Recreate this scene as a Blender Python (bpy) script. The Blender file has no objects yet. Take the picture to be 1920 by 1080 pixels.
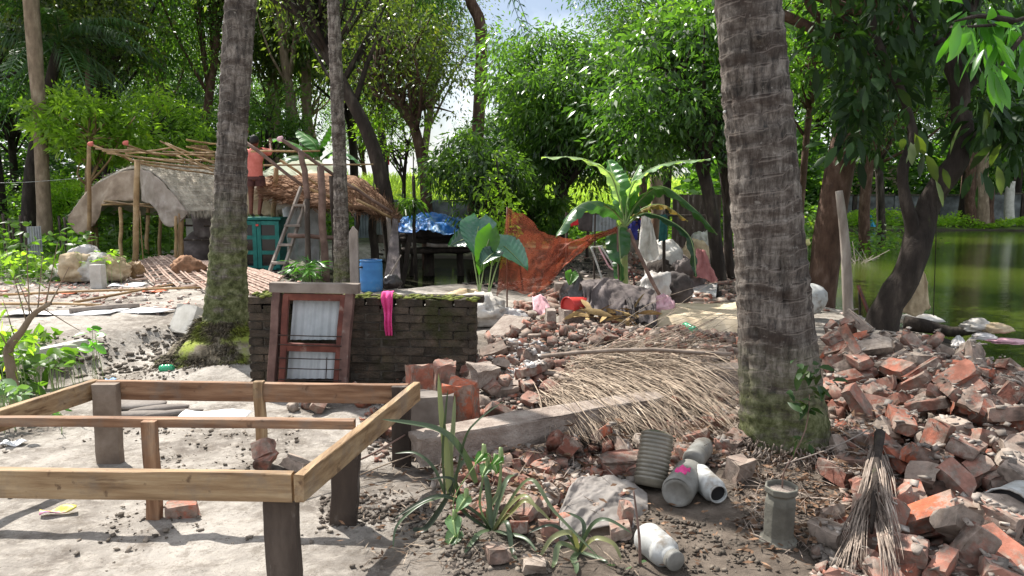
import bpy, bmesh, math, random
import numpy as np
from mathutils import Vector, Matrix, Euler
R = math.radians
rnd = random.Random(7)
NR = np.random.RandomState(11)
SC = bpy.context.scene
COL = SC.collection

# ---------------- camera, world, sun, exposure ----------------
CAM_Z, FPX, HOR = 1.6, 1400.0, 372.0
PITCH = math.atan((540 - HOR) / FPX)
cd = bpy.data.cameras.new('camera'); cam = bpy.data.objects.new('camera', cd); COL.objects.link(cam)
cam.location = (0, 0, CAM_Z); cam.rotation_euler = (math.pi / 2 - PITCH, 0, 0)
cd.sensor_width = 36; cd.lens = 36 * FPX / 1920; cd.clip_start = 0.05; cd.clip_end = 2000
SC.camera = cam
SUN_EL, SUN_AZ = R(54), R(-42)          # azimuth from +Y towards +X
W = bpy.data.worlds.new('World'); SC.world = W; W.use_nodes = True
wn = W.node_tree; bg = wn.nodes['Background']
sky = wn.nodes.new('ShaderNodeTexSky'); sky.sky_type = 'NISHITA'; sky.sun_disc = False
sky.sun_elevation = SUN_EL; sky.sun_rotation = SUN_AZ; sky.air_density = 1.0; sky.dust_density = 2.5; sky.ozone_density = 1.0
# broken white cloud over the blue
tc = wn.nodes.new('ShaderNodeTexCoord'); cn = wn.nodes.new('ShaderNodeTexNoise'); cn.inputs['Scale'].default_value = 2.6
cn.inputs['Detail'].default_value = 6; cn.inputs['Roughness'].default_value = .6
cr = wn.nodes.new('ShaderNodeValToRGB'); cr.color_ramp.elements[0].position = .40; cr.color_ramp.elements[1].position = .60
mx = wn.nodes.new('ShaderNodeMixRGB'); mx.inputs[2].default_value = (11.0, 11.4, 12.0, 1)
wn.links.new(tc.outputs['Generated'], cn.inputs['Vector']); wn.links.new(cn.outputs['Fac'], cr.inputs['Fac'])
wn.links.new(cr.outputs['Color'], mx.inputs[0]); wn.links.new(sky.outputs[0], mx.inputs[1])
wn.links.new(mx.outputs[0], bg.inputs['Color']); bg.inputs['Strength'].default_value = 0.075
ld = bpy.data.lights.new('sun', 'SUN'); ld.energy = 5.0; ld.angle = R(0.53); ld.color = (1, .955, .88)
sun = bpy.data.objects.new('sun', ld); COL.objects.link(sun)
SUNV = Vector((math.sin(SUN_AZ) * math.cos(SUN_EL), math.cos(SUN_AZ) * math.cos(SUN_EL), math.sin(SUN_EL)))
sun.rotation_euler = SUNV.to_track_quat('Z', 'Y').to_euler()
vs = SC.view_settings; vs.view_transform = 'Standard'; vs.look = 'None'; vs.gamma = 1; vs.use_curve_mapping = False
vs.exposure = 0.98
cy = SC.cycles
SC.render.engine = 'CYCLES'
cy.max_bounces = 7; cy.diffuse_bounces = 3; cy.glossy_bounces = 3; cy.transmission_bounces = 4; cy.transparent_max_bounces = 12
cy.use_denoising = True; cy.caustics_reflective = False; cy.caustics_refractive = False; cy.sample_clamp_indirect = 6

# ---------------- pixel to world ----------------
cp, sp_ = math.cos(PITCH), math.sin(PITCH)
def ray(px, py):
    x = (px - 960) / FPX; v = (540 - py) / FPX
    return Vector((x, cp + v * sp_, -sp_ + v * cp))
def P(px, py, D):
    r = ray(px, py); t = D / r.y
    return Vector((r.x * t, D, CAM_Z + r.z * t))
def G(px, py, z=0.0):
    r = ray(px, py); t = (z - CAM_Z) / r.z
    return Vector((r.x * t, r.y * t, z))

# ---------------- noise ----------------
def _h(i, j, k, s):
    h = (i.astype(np.int64) * 374761393 + j.astype(np.int64) * 668265263 + k.astype(np.int64) * 2147483647 + s * 1274126177) & 0xffffffff
    h = ((h ^ (h >> 13)) * 1274126177) & 0xffffffff
    return ((h ^ (h >> 16)) & 0xffff) / 65535.0
def vn3(x, y, z, s=0):
    x, y, z = np.broadcast_arrays(np.asarray(x, float), np.asarray(y, float), np.asarray(z, float))
    i, j, k = np.floor(x), np.floor(y), np.floor(z); fx, fy, fz = x - i, y - j, z - k
    fx, fy, fz = [f * f * (3 - 2 * f) for f in (fx, fy, fz)]
    r = 0
    for a in (0, 1):
        for b in (0, 1):
            for c in (0, 1):
                r = r + _h(i + a, j + b, k + c, s) * (fx if a else 1 - fx) * (fy if b else 1 - fy) * (fz if c else 1 - fz)
    return r * 2 - 1
def fbm(x, y, z=0.0, o=4, s=0):
    r = 0; a = .5
    x, y, z = np.asarray(x, float), np.asarray(y, float), np.asarray(z, float)
    for q in range(o):
        r = r + a * vn3(x, y, z, s + q); x, y, z, a = x * 2.03, y * 2.03, z * 2.03, a * .5
    return r
def sm(t):
    t = np.clip(t, 0, 1); return t * t * (3 - 2 * t)

# ---------------- terrain ----------------
WATER = -0.25
SHY = [0, 4, 7, 8.1, 9.7, 10.9, 12, 13, 43]; SHX = [9.5, 7.2, 5.5, 5.3, 5.75, 5.6, 5.0, 5.3, 17.8]
def Hn(x, y):
    x, y = np.asarray(x, float), np.asarray(y, float)
    n1 = fbm(x * .5, y * .5, 0, 3, 5)
    z = .03 * n1 + .022 * fbm(x * 2.2, y * 2.2, 0, 4, 9)
    lip = fbm(x * .9, y * .9, 0, 3, 21) * .5
    d = np.maximum((y - 8.7 - .1 * (x + 3)), (-4.25 - x) + (y - 6.6) * .15) + lip * .7
    terr = sm(d / .35 + .5) * (1 - sm((x + 1.2) / 1.5))
    z = z + .17 * terr
    z = z - .14 * np.exp(-(((x + 3.0) / .9) ** 2 + ((y - 7.7) / .7) ** 2)) - .12 * np.exp(-(((x + 4.1) / .5) ** 2 + ((y - 6.6) / 1.0) ** 2))
    z = z + .22 * np.exp(-(((x - 3.4) / 1.3) ** 2 + ((y - 5.6) / 1.6) ** 2)) + .10 * np.exp(-(((x - 2.9) / .8) ** 2 + ((y - 4.1) / 1.0) ** 2))
    z = z + .22 * np.exp(-(((x - .9) / 1.6) ** 2 + ((y - 7.4) / 1.3) ** 2)) + .10 * np.exp(-(((x + .1) / .7) ** 2 + ((y - 5.9) / .8) ** 2))
    z = z + .10 * np.exp(-(((x - 1.62) / .55) ** 2 + ((y - 4.45) / .5) ** 2))
    z = z + .16 * np.exp(-(((x + 2.75) / .6) ** 2 + ((y - 7.0) / .55) ** 2))
    # pond on the right
    xs = np.interp(y, SHY, SHX) + .25 * fbm(x * .8, y * .8, 0, 3, 33)
    pd = np.minimum(x - xs, (43.0 + .8 * fbm(x * .3, y * .3, 0, 2, 3)) - y)
    # ditch in the middle
    q = 1 - np.sqrt(((x + 2.2) / 2.7) ** 2 + ((y - 18.3) / 5.6) ** 2)
    z = z * (1 - sm(pd / 1.2 + .9)) + sm(pd / 1.2 + .9) * np.where(pd > 0, -.9, -.25 + .0 * z)
    z = np.where(pd > -1.1, z, z)
    z = z - .75 * sm(q * 2.2 + .35)
    z = z + sm((y - 60) / 60) * 1.5
    return z
def H(x, y): return float(Hn(x, y))
def T(px, py):
    'point where the line of sight first meets the ground'
    r = ray(px, py); o = Vector((0, 0, CAM_Z)); t = 1.5
    while t < 60:
        p = o + r * t
        if p.z <= H(p.x, p.y): break
        t += .01 if t < 12 else .05
    return o + r * t

# ---------------- mesh helpers ----------------
class MB:
    def __init__(s): s.V = []; s.F = []; s.n = 0
    def add(s, V, F, M=None):
        V = np.asarray(V, float).reshape(-1, 3)
        if M is not None:
            m = np.array(M); V = V @ m[:3, :3].T + m[:3, 3]
        s.V.append(V); o = s.n
        s.F.extend([tuple(int(i) + o for i in f) for f in F]); s.n += len(V)
    def empty(s): return s.n == 0
def mesh_from(name, V, F, mat=None, smooth=False):
    m = bpy.data.meshes.new(name)
    if isinstance(F, np.ndarray):
        k = F.shape[1]; V = np.asarray(V, dtype=np.float32)
        m.vertices.add(len(V)); m.vertices.foreach_set('co', V.ravel())
        m.loops.add(F.size); m.loops.foreach_set('vertex_index', F.ravel().astype(np.int32))
        m.polygons.add(len(F)); m.polygons.foreach_set('loop_start', np.arange(0, F.size, k, dtype=np.int32))
        m.update(calc_edges=True)
    else:
        m.from_pydata([tuple(v) for v in V], [], F); m.update()
    if smooth: m.polygons.foreach_set('use_smooth', [True] * len(m.polygons))
    if mat: m.materials.append(mat)
    return m
def link(name, me, parent=None, loc=None, rot=None, scale=None):
    o = bpy.data.objects.new(name, me); COL.objects.link(o)
    if parent: o.parent = parent
    if loc is not None: o.location = loc
    if rot is not None: o.rotation_euler = rot
    if scale is not None: o.scale = scale if hasattr(scale, '__len__') else (scale,) * 3
    return o
def build(mb, name, mat, parent=None, smooth=False, bevel=0, solid=0, autosmooth=False):
    V = np.vstack(mb.V) if mb.V else np.zeros((0, 3))
    if parent is not None:
        V = V - np.array(parent['_o'])
        loc = None
    else:
        loc = V.mean(0); loc[2] = V[:, 2].min(); V = V - loc
    o = link(name, mesh_from(name, V, mb.F, mat, smooth), parent, loc)
    if parent is None: o['_o'] = list(map(float, loc))
    else: o['_o'] = list(parent['_o'])
    if solid:
        s = o.modifiers.new('solid', 'SOLIDIFY'); s.thickness = solid; s.offset = 0
    if bevel:
        b = o.modifiers.new('bevel', 'BEVEL'); b.width = bevel; b.segments = 1 if bevel < .004 else 2; b.limit_method = 'ANGLE'
    return o
def tag(o, label=None, cat=None, group=None, kind=None):
    if label: o['label'] = label
    if cat: o['category'] = cat
    if group: o['group'] = group
    if kind: o['kind'] = kind
    return o
def thing(name, label, cat, loc, group=None):
    o = bpy.data.objects.new(name, None); COL.objects.link(o); o.location = loc
    o.empty_display_size = .1
    o['_o'] = [float(c) for c in loc]
    return tag(o, label, cat, group)
def one(mb, name, mat, label, cat, group=None, **k):
    return tag(build(mb, name, mat, **k), label, cat, group)
def copy_tree(o, parent=None, **k):
    c = o.copy(); COL.objects.link(c)
    if parent: c.parent = parent
    for ch in o.children: copy_tree(ch, c)
    for a, b in k.items(): setattr(c, a, b)
    return c

BOXF = [(0, 1, 3, 2), (4, 6, 7, 5), (0, 4, 5, 1), (2, 3, 7, 6), (0, 2, 6, 4), (1, 5, 7, 3)]
def box(mb, c, s, M=None, rz=0):
    V = np.array([(x, y, z) for x in (-.5, .5) for y in (-.5, .5) for z in (-.5, .5)]) * np.array(s)
    m = Matrix.Translation(Vector(c)) @ Matrix.Rotation(rz, 4, 'Z') @ (M if M is not None else Matrix())
    mb.add(V, BOXF, m)
def bar(mb, a, b, w, h, up=(0, 0, 1), roll=0):
    "square-section bar from a to b, w across, h along up"
    a, b = Vector(a), Vector(b); d = (b - a); L = d.length; d.normalize()
    u = Vector(up); s = d.cross(u)
    if s.length < 1e-4: s = d.cross(Vector((0, 1, 0)))
    s.normalize(); u = s.cross(d)
    if roll: 
        q = Matrix.Rotation(roll, 3, d); s = q @ s; u = q @ u
    M = Matrix.Identity(4)
    for i in range(3): M[i][0], M[i][1], M[i][2], M[i][3] = s[i], d[i], u[i], (a[i] + b[i]) / 2
    V = np.array([(x, y, z) for x in (-.5, .5) for y in (-.5, .5) for z in (-.5, .5)]) * np.array((w, L, h))
    mb.add(V, BOXF, M)
def wbar(mb, a, b, w, h, up=(0, 0, 1), seed=0, warp=.005, n=16):
    "hand sawn plank: chamfered, slightly warped and uneven"
    a, b = np.array(a, float), np.array(b, float); d = b - a; L = np.linalg.norm(d); d /= L; s = np.cross(d, up); s /= np.linalg.norm(s); u = np.cross(s, d); c = .0035
    prof = [(-w / 2 + c, -h / 2), (w / 2 - c, -h / 2), (w / 2, -h / 2 + c), (w / 2, h / 2 - c), (w / 2 - c, h / 2), (-w / 2 + c, h / 2), (-w / 2, h / 2 - c), (-w / 2, -h / 2 + c)]
    V = []
    for k in range(n):
        t = k / (n - 1); o = a + d * L * t + s * warp * float(fbm(t * 2.3, seed + .3, 0, 2, seed)) * 2 + u * warp * float(fbm(t * 2.1, seed + 5.3, 0, 2, seed + 1)) * 1.6
        for q, (x, y) in enumerate(prof): e = .0022 * float(vn3(t * 14, q * 1.7, seed, seed + 3)); V.append(o + s * (x + e) + u * (y + e * .8))
    F = [(k * 8 + q, k * 8 + (q + 1) % 8, (k + 1) * 8 + (q + 1) % 8, (k + 1) * 8 + q) for k in range(n - 1) for q in range(8)] + [tuple(range(8))[::-1], tuple((n - 1) * 8 + q for q in range(8))]
    mb.add(V, F)
def frames(pts):
    pts = np.asarray(pts, float); n = len(pts)
    T = np.gradient(pts, axis=0); T /= np.linalg.norm(T, axis=1)[:, None] + 1e-9
    ref = np.array((0, 0, 1.)) if abs(T[0][2]) < .9 else np.array((1., 0, 0))
    Ns = []; 
    nrm = np.cross(T[0], ref); nrm /= np.linalg.norm(nrm)
    for i in range(n):
        nrm = nrm - T[i] * nrm.dot(T[i]); nrm /= np.linalg.norm(nrm) + 1e-9
        Ns.append(nrm.copy())
    N = np.array(Ns); B = np.cross(T, N)
    return pts, T, N, B
def resample(pts, n, radii=None):
    pts = np.asarray([tuple(p) for p in pts], float)
    m = len(pts)
    if m > 2:   # catmull-rom
        t = np.linspace(0, m - 1, n); out = []
        for q in t:
            i = min(int(q), m - 2); f = q - i
            p0, p1, p2, p3 = pts[max(i - 1, 0)], pts[i], pts[i + 1], pts[min(i + 2, m - 1)]
            out.append(.5 * ((2 * p1) + (-p0 + p2) * f + (2 * p0 - 5 * p1 + 4 * p2 - p3) * f * f + (-p0 + 3 * p1 - 3 * p2 + p3) * f ** 3))
        out = np.array(out)
    else:
        f = np.linspace(0, 1, n)[:, None]; out = pts[0] * (1 - f) + pts[-1] * f
    if radii is None: return out
    return out, np.interp(np.linspace(0, 1, n), np.linspace(0, 1, len(radii)), radii)
def tube(mb, pts, radii, n=6, wob=0, seed=0, cap=True):
    pts, T, N, B = frames(pts); m = len(pts)
    radii = np.broadcast_to(np.asarray(radii, float), (m,))
    a = np.linspace(0, 2 * math.pi, n, endpoint=False)
    V = pts[:, None, :] + (N[:, None, :] * np.cos(a)[None, :, None] + B[:, None, :] * np.sin(a)[None, :, None]) * radii[:, None, None]
    if wob:
        w = 1 + wob * fbm(V[..., 0] * 6, V[..., 1] * 6, V[..., 2] * 4, 3, seed)
        V = pts[:, None, :] + (V - pts[:, None, :]) * w[..., None]
    V = V.reshape(-1, 3)
    F = [(i * n + j, i * n + (j + 1) % n, (i + 1) * n + (j + 1) % n, (i + 1) * n + j) for i in range(m - 1) for j in range(n)]
    if cap: F += [tuple(range(n))[::-1], tuple((m - 1) * n + j for j in range(n))]
    mb.add(V, F)
def pole(mb, a, b, r, n=6, sag=0, k=6, taper=.9, seed=0):
    p = resample([a, b], k); p = np.array(p)
    w = np.linspace(0, 1, k); p[:, 2] -= sag * 4 * w * (1 - w)
    off = NR.uniform(-1, 1, (k, 3)) * r * .35; off[0] = off[-1] = 0
    tube(mb, p + off, np.linspace(r, r * taper, k), n)
def grid(mb, fn, nu, nv, closed=False):
    u = np.linspace(0, 1, nu); v = np.linspace(0, 1, nv)
    U, Vv = np.meshgrid(u, v, indexing='ij')
    X = fn(U, Vv)
    F = [(i * nv + j, (i + 1) * nv + j, (i + 1) * nv + j + 1, i * nv + j + 1) for i in range(nu - 1) for j in range(nv - 1)]
    mb.add(np.asarray(X).reshape(-1, 3), F)
_ico = {}
def ico(sub):
    if sub not in _ico:
        b = bmesh.new(); bmesh.ops.create_icosphere(b, subdivisions=sub, radius=1)
        _ico[sub] = (np.array([v.co[:] for v in b.verts]), [tuple(v.index for v in f.verts) for f in b.faces]); b.free()
    return _ico[sub]
def blob(mb, c, s, sub=3, amp=.2, freq=1.5, seed=0, rz=0, flat=0, crease=0):
    V, F = ico(sub); n = fbm(V[:, 0] * freq + seed, V[:, 1] * freq, V[:, 2] * freq, 4, seed)
    if crease: n = n - crease * np.abs(fbm(V[:, 0] * freq * 2.5, V[:, 1] * freq * 2.5 + seed, V[:, 2] * freq * 2.5, 3, seed + 9))
    X = V * (1 + amp * n * 2)[:, None] * np.array(s)
    if flat: X[:, 2] = np.maximum(X[:, 2], -s[2] * flat)
    mb.add(X, F, Matrix.Translation(Vector(c)) @ Matrix.Rotation(rz, 4, 'Z'))
def lathe(mb, prof, n=24, M=None, sx=1, sy=1, cap=True, dent=0):
    a = np.linspace(0, 2 * math.pi, n, endpoint=False); prof = np.array(prof, float); m = len(prof)
    V = np.stack([prof[:, 0, None] * np.cos(a) * sx, prof[:, 0, None] * np.sin(a) * sy, np.repeat(prof[:, 1, None], n, 1)], -1).reshape(-1, 3)
    if dent: V[:, :2] *= (1 + dent * fbm(V[:, 0] * 9, V[:, 1] * 9, V[:, 2] * 9, 3, 4))[:, None]
    F = [(i * n + j, i * n + (j + 1) % n, (i + 1) * n + (j + 1) % n, (i + 1) * n + j) for i in range(m - 1) for j in range(n)]
    if cap: F.append(tuple(range(n))[::-1])
    mb.add(V, F, M)

# ---------------- materials ----------------
def newmat(name):
    m = bpy.data.materials.new(name); m.use_nodes = True
    nt = m.node_tree; b = nt.nodes['Principled BSDF']
    return m, nt, b
def N(nt, t, **k):
    n = nt.nodes.new(t)
    for a, v in k.items():
        if a in n.inputs: n.inputs[a].default_value = v
        else: setattr(n, a, v)
    return n
def ramp(nt, src, stops):
    r = nt.nodes.new('ShaderNodeValToRGB'); e = r.color_ramp.elements
    while len(e) > len(stops): e.remove(e[-1])
    while len(e) < len(stops): e.new(1)
    for q, (p, c) in zip(e, stops): q.position = p; q.color = (*c, 1) if len(c) == 3 else c
    nt.links.new(src, r.inputs[0]); return r.outputs[0]
def mixc(nt, fac, a, b, mode='MIX'):
    m = nt.nodes.new('ShaderNodeMixRGB'); m.blend_type = mode
    for i, v in ((0, fac), (1, a), (2, b)):
        if hasattr(v, 'links') or isinstance(v, bpy.types.NodeSocket): nt.links.new(v, m.inputs[i])
        elif i == 0: m.inputs[0].default_value = v
        else: m.inputs[i].default_value = (*v, 1)
    return m.outputs[0]
def g3(v): return (v, v, v)
def coords(nt, kind='Object', scale=(1, 1, 1)):
    t = nt.nodes.new('ShaderNodeTexCoord'); mp = nt.nodes.new('ShaderNodeMapping'); mp.inputs['Scale'].default_value = scale
    if kind == 'World':
        g = nt.nodes.new('ShaderNodeNewGeometry'); nt.links.new(g.outputs['Position'], mp.inputs[0])
    else: nt.links.new(t.outputs[kind], mp.inputs[0])
    return mp.outputs[0]
def noise(nt, vec, scale, detail=5, rough=.6, dist=0):
    n = N(nt, 'ShaderNodeTexNoise', Scale=scale, Detail=detail, Roughness=rough, Distortion=dist)
    nt.links.new(vec, n.inputs['Vector']); return n.outputs['Fac']
def _woody(name, k, cols, dark):
    st = [1.0] * 3
    for a in range(3): st[a] = .7 if a == k else 9.0
    m = mat(name, cols, 2.6, .7, .35, 14, tuple(st), dirt=(dark, 2.2, .60, .70)); nt = m.node_tree; b = nt.nodes['Principled BSDF']; l = b.inputs['Base Color'].links[0].from_socket; v = coords(nt)
    c = mixc(nt, ramp(nt, noise(nt, v, 5, 6, .7), [(.50, g3(0)), (.66, g3(.55))]), l, (.17, .14, .115)); c = mixc(nt, ramp(nt, noise(nt, v, 16, 5, .6), [(.62, g3(0)), (.70, g3(.7))]), c, (.07, .035, .02)); nt.links.new(c, b.inputs['Base Color']); return m
def rand_sock(nt, kind):
    if kind == 'island': return nt.nodes.new('ShaderNodeNewGeometry').outputs['Random Per Island']
    return nt.nodes.new('ShaderNodeObjectInfo').outputs['Random']
def bump(nt, b, src, st, dist=.01):
    n = N(nt, 'ShaderNodeBump', Strength=st, Distance=dist); nt.links.new(src, n.inputs['Height']); nt.links.new(n.outputs[0], b.inputs['Normal'])
def mat(name, stops, scale=8, rough=.8, bmp=.4, bs=None, stretch=(1, 1, 1), rv=0, rk='object', spec=.3, metal=0, detail=5, crd='Object', dirt=None, dist=.01):
    m, nt, b = newmat(name); v = coords(nt, crd, stretch)
    c = ramp(nt, noise(nt, v, scale, detail), stops)
    if dirt:   # (colour, scale, lo, hi)
        c = mixc(nt, ramp(nt, noise(nt, v, dirt[1], 6, .65), [(dirt[2], g3(0)), (dirt[3], g3(1))]), c, dirt[0])
    if rv:
        h = N(nt, 'ShaderNodeHueSaturation'); nt.links.new(c, h.inputs['Color'])
        mr = N(nt, 'ShaderNodeMapRange'); mr.inputs['To Min'].default_value = 1 - rv; mr.inputs['To Max'].default_value = 1 + rv
        nt.links.new(rand_sock(nt, rk), mr.inputs['Value']); nt.links.new(mr.outputs[0], h.inputs['Value']); c = h.outputs[0]
    nt.links.new(c, b.inputs['Base Color']); b.inputs['Roughness'].default_value = rough
    b.inputs['Specular IOR Level'].default_value = spec; b.inputs['Metallic'].default_value = metal
    if bmp: bump(nt, b, noise(nt, v, bs or scale * 3, 6, .65), bmp, dist)
    return m
def leafmat(name, c1, c2, transl=.35, rough=.45, rk='island', spec=.5, tc=None):
    m, nt, b = newmat(name)
    r = rand_sock(nt, rk)
    if rk == 'island':   # whole sprays differ in age and colour as well as single leaves
        n1 = ramp(nt, noise(nt, coords(nt, 'World'), .9, 4, .6), [(.36, g3(0)), (.64, g3(1))]); am = N(nt, 'ShaderNodeMath', operation='MULTIPLY_ADD'); nt.links.new(r, am.inputs[0]); am.inputs[1].default_value = .5
        hm = N(nt, 'ShaderNodeMath', operation='MULTIPLY'); nt.links.new(n1, hm.inputs[0]); hm.inputs[1].default_value = .5; nt.links.new(hm.outputs[0], am.inputs[2]); r = am.outputs[0]
    c = ramp(nt, r, [(.08, tuple(a * .6 for a in c1)), (.45, tuple((a + q) / 2 for a, q in zip(c1, c2))), (.8, c2), (.97, (c2[0] * 1.7, c2[1] * 1.25, c2[2]))])
    oi = nt.nodes.new('ShaderNodeObjectInfo'); h = N(nt, 'ShaderNodeHueSaturation')
    mr = N(nt, 'ShaderNodeMapRange'); mr.inputs['To Min'].default_value = .75; mr.inputs['To Max'].default_value = 1.25
    nt.links.new(oi.outputs['Random'], mr.inputs[0]); nt.links.new(mr.outputs[0], h.inputs['Value']); nt.links.new(c, h.inputs['Color'])
    c = h.outputs[0]
    nt.links.new(c, b.inputs['Base Color']); b.inputs['Roughness'].default_value = rough; b.inputs['Specular IOR Level'].default_value = spec
    t = nt.nodes.new('ShaderNodeBsdfTranslucent')
    tcol = mixc(nt, 1.0, c, tc or (1.9, 2.1, .55), 'MULTIPLY'); nt.links.new(tcol, t.inputs['Color'])
    ms = nt.nodes.new('ShaderNodeMixShader'); ms.inputs[0].default_value = transl
    nt.links.new(b.outputs[0], ms.inputs[1]); nt.links.new(t.outputs[0], ms.inputs[2])
    nt.links.new(ms.outputs[0], nt.nodes['Material Output'].inputs[0])
    return m
M = {}
M['wood_new'] = mat('pale sawn wood', [(.3, (.17, .105, .055)), (.5, (.29, .195, .11)), (.7, (.38, .275, .165))], 3, .65, .25, 30, (1, 1, 1), dirt=((.12, .055, .025), 5, .60, .70))
M['wood_new_y'] = None
M['wood_old'] = mat('weathered dark wood', [(.3, (.03, .022, .018)), (.55, (.065, .048, .038)), (.75, (.13, .10, .08))], 5, .8, .5, 40, (1, 1, .25), dirt=((.28, .25, .22), 7, .58, .72))
M['wood_grey'] = mat('silvered grey wood', [(.3, (.16, .13, .11)), (.55, (.28, .24, .21)), (.75, (.42, .38, .34))], 6, .85, .5, 40, (1, 1, .3), rv=.2)
M['wood_red'] = mat('red oxide painted wood', [(.3, (.07, .018, .012)), (.55, (.14, .04, .026)), (.72, (.20, .075, .05))], 7, .6, .3, 30, dirt=((.25, .17, .14), 9, .60, .72))
M['bamboo'] = mat('dry bamboo', [(.3, (.22, .13, .065)), (.55, (.40, .26, .13)), (.75, (.55, .40, .24))], 4, .6, .3, 30, rv=.3)
M['stick'] = mat('dry split sticks', [(.3, (.20, .13, .10)), (.55, (.36, .26, .21)), (.75, (.50, .40, .34))], 6, .85, .3, 30, rv=.35, rk='island')
M['thatch'] = mat('old brown thatch', [(.3, (.10, .055, .032)), (.55, (.22, .12, .07)), (.75, (.38, .24, .15))], 5, .95, .7, 50, rv=.4, rk='island')
M['thatch_grey'] = mat('bleached grey thatch', [(.3, (.30, .26, .21)), (.55, (.50, .45, .37)), (.75, (.68, .62, .53))], 5, .95, .8, 60, (1, 1, 1), rv=.25, rk='island')
M['tarp_brown'] = mat('brown burlap sheet', [(.3, (.19, .135, .095)), (.55, (.33, .25, .185)), (.75, (.46, .37, .29))], 2.5, .9, .5, 25)
M['tarp_grey'] = mat('grey white plastic sheet', [(.3, (.30, .27, .25)), (.55, (.52, .50, .49)), (.75, (.68, .66, .65))], 3, .5, .5, 12)
M['sack_white'] = mat('dirty white woven sack', [(.3, (.30, .27, .23)), (.55, (.52, .49, .45)), (.75, (.70, .68, .65))], 5, .75, .5, 40)
M['sack_tan'] = mat('tan jute sack', [(.3, (.30, .22, .13)), (.55, (.48, .38, .25)), (.75, (.62, .52, .38))], 5, .9, .5, 50)
M['cloth_dark'] = mat('dark grey brown cloth', [(.3, (.03, .025, .024)), (.55, (.075, .062, .06)), (.75, (.14, .12, .115))], 4, .8, .5, 30)
M['cloth_mauve'] = mat('dusty grey mauve cloth', [(.3, (.07, .056, .052)), (.55, (.14, .115, .11)), (.75, (.24, .205, .195))], 4, .85, .5, 30)
M['black_plastic'] = mat('black plastic sheet', [(.3, (.018, .013, .012)), (.7, (.05, .038, .035))], 4, .28, .5, 14, spec=.6)
M['blue_tarp'] = mat('blue tarpaulin', [(.3, (.01, .09, .36)), (.52, (.03, .20, .60)), (.64, (.25, .42, .66)), (.75, (.5, .56, .62))], 3.2, .5, .3, 10, spec=.4)
M['blue_plastic'] = mat('blue barrel plastic', [(.3, (.03, .13, .33)), (.6, (.05, .20, .45)), (.8, (.12, .28, .50))], 3, .42, .15, 20, dirt=((.25, .27, .30), 5, .58, .75))
M['red_plastic'] = mat('faded red plastic', [(.3, (.42, .03, .03)), (.6, (.60, .06, .05)), (.8, (.66, .13, .11))], 4, .4, .1, 20, dirt=((.5, .3, .26), 6, .62, .8))
M['white_plastic'] = mat('scuffed white plastic', [(.3, (.34, .34, .32)), (.6, (.50, .51, .50)), (.8, (.64, .65, .64))], 9, .5, .2, 20, dirt=((.22, .19, .155), 8, .50, .66))
M['grey_plastic'] = mat('mud stained grey plastic', [(.3, (.14, .135, .12)), (.6, (.25, .245, .225)), (.8, (.36, .355, .33))], 7, .5, .3, 30, dirt=((.12, .10, .085), 5, .52, .7))
M['smoke_plastic'] = mat('murky translucent plastic', [(.3, (.10, .09, .07)), (.6, (.20, .18, .14)), (.8, (.32, .30, .25))], 5, .25, .1, 20, spec=.6)
M['green_plastic'] = mat('green bottle plastic', [(.3, (.01, .22, .10)), (.7, (.03, .42, .20))], 5, .15, .1, 10, spec=.8)
M['pink_cloth'] = mat('hot pink cloth', [(.3, (.50, .03, .16)), (.7, (.75, .09, .30))], 12, .8, .3, 60)
M['pale_pink'] = mat('pale pink cloth', [(.3, (.50, .25, .30)), (.7, (.72, .48, .52))], 9, .85, .3, 50)
M['coral_cloth'] = mat('coral shirt cloth', [(.3, (.52, .13, .105)), (.7, (.68, .22, .18))], 10, .85, .3, 50)
M['maroon'] = mat('dark maroon lungi cloth', [(.3, (.05, .02, .02)), (.7, (.12, .05, .045))], 10, .85, .3, 50)
M['red_cloth'] = mat('red cloth', [(.3, (.45, .015, .025)), (.7, (.65, .04, .05))], 10, .85, .3, 50)
M['navy_cloth'] = mat('navy blue cloth', [(.3, (.02, .02, .12)), (.7, (.05, .05, .28))], 10, .85, .3, 50)
M['green_cloth'] = mat('dark teal cloth', [(.3, (.01, .05, .05)), (.7, (.02, .11, .10))], 10, .85, .3, 50)
M['yellow_leafdry'] = mat('dry ochre leaf', [(.3, (.16, .10, .045)), (.55, (.33, .22, .09)), (.75, (.46, .34, .17))], 8, .8, .4, 40, rv=.3, rk='island')
M['skin'] = mat('brown skin', [(.3, (.10, .035, .022)), (.7, (.16, .06, .038))], 14, .5, .1, 60)
M['hair'] = mat('black hair', [(.3, (.008, .007, .007)), (.7, (.02, .018, .016))], 30, .5, .6, 80)
M['concrete'] = mat('rough pale concrete', [(.3, (.20, .155, .13)), (.55, (.34, .285, .245)), (.75, (.46, .41, .365))], 7, .95, 1.0, 45, dirt=((.10, .075, .06), 3, .52, .68), dist=.02)
M['mud_grey'] = mat('mud caked grey', [(.3, (.14, .12, .105)), (.55, (.22, .195, .175)), (.75, (.32, .29, .265))], 5, .9, .4, 30)
M['sack_torn'] = mat('taupe woven sack', [(.3, (.11, .09, .08)), (.55, (.22, .185, .17)), (.75, (.36, .32, .30))], 4, .7, .5, 60)
M['banana_stem'] = mat('banana stem', [(.3, (.10, .17, .05)), (.55, (.20, .26, .09)), (.75, (.26, .20, .10))], 5, .5, .2)
M['concrete_light'] = mat('pale cement slab', [(.3, (.40, .38, .34)), (.55, (.52, .50, .46)), (.75, (.62, .60, .56))], 6, .9, .4, 30)
M['screed'] = mat('yellowish cement floor patch', [(.3, (.42, .33, .22)), (.55, (.55, .45, .32)), (.75, (.64, .54, .41))], 5, .95, .4, 30)
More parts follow.
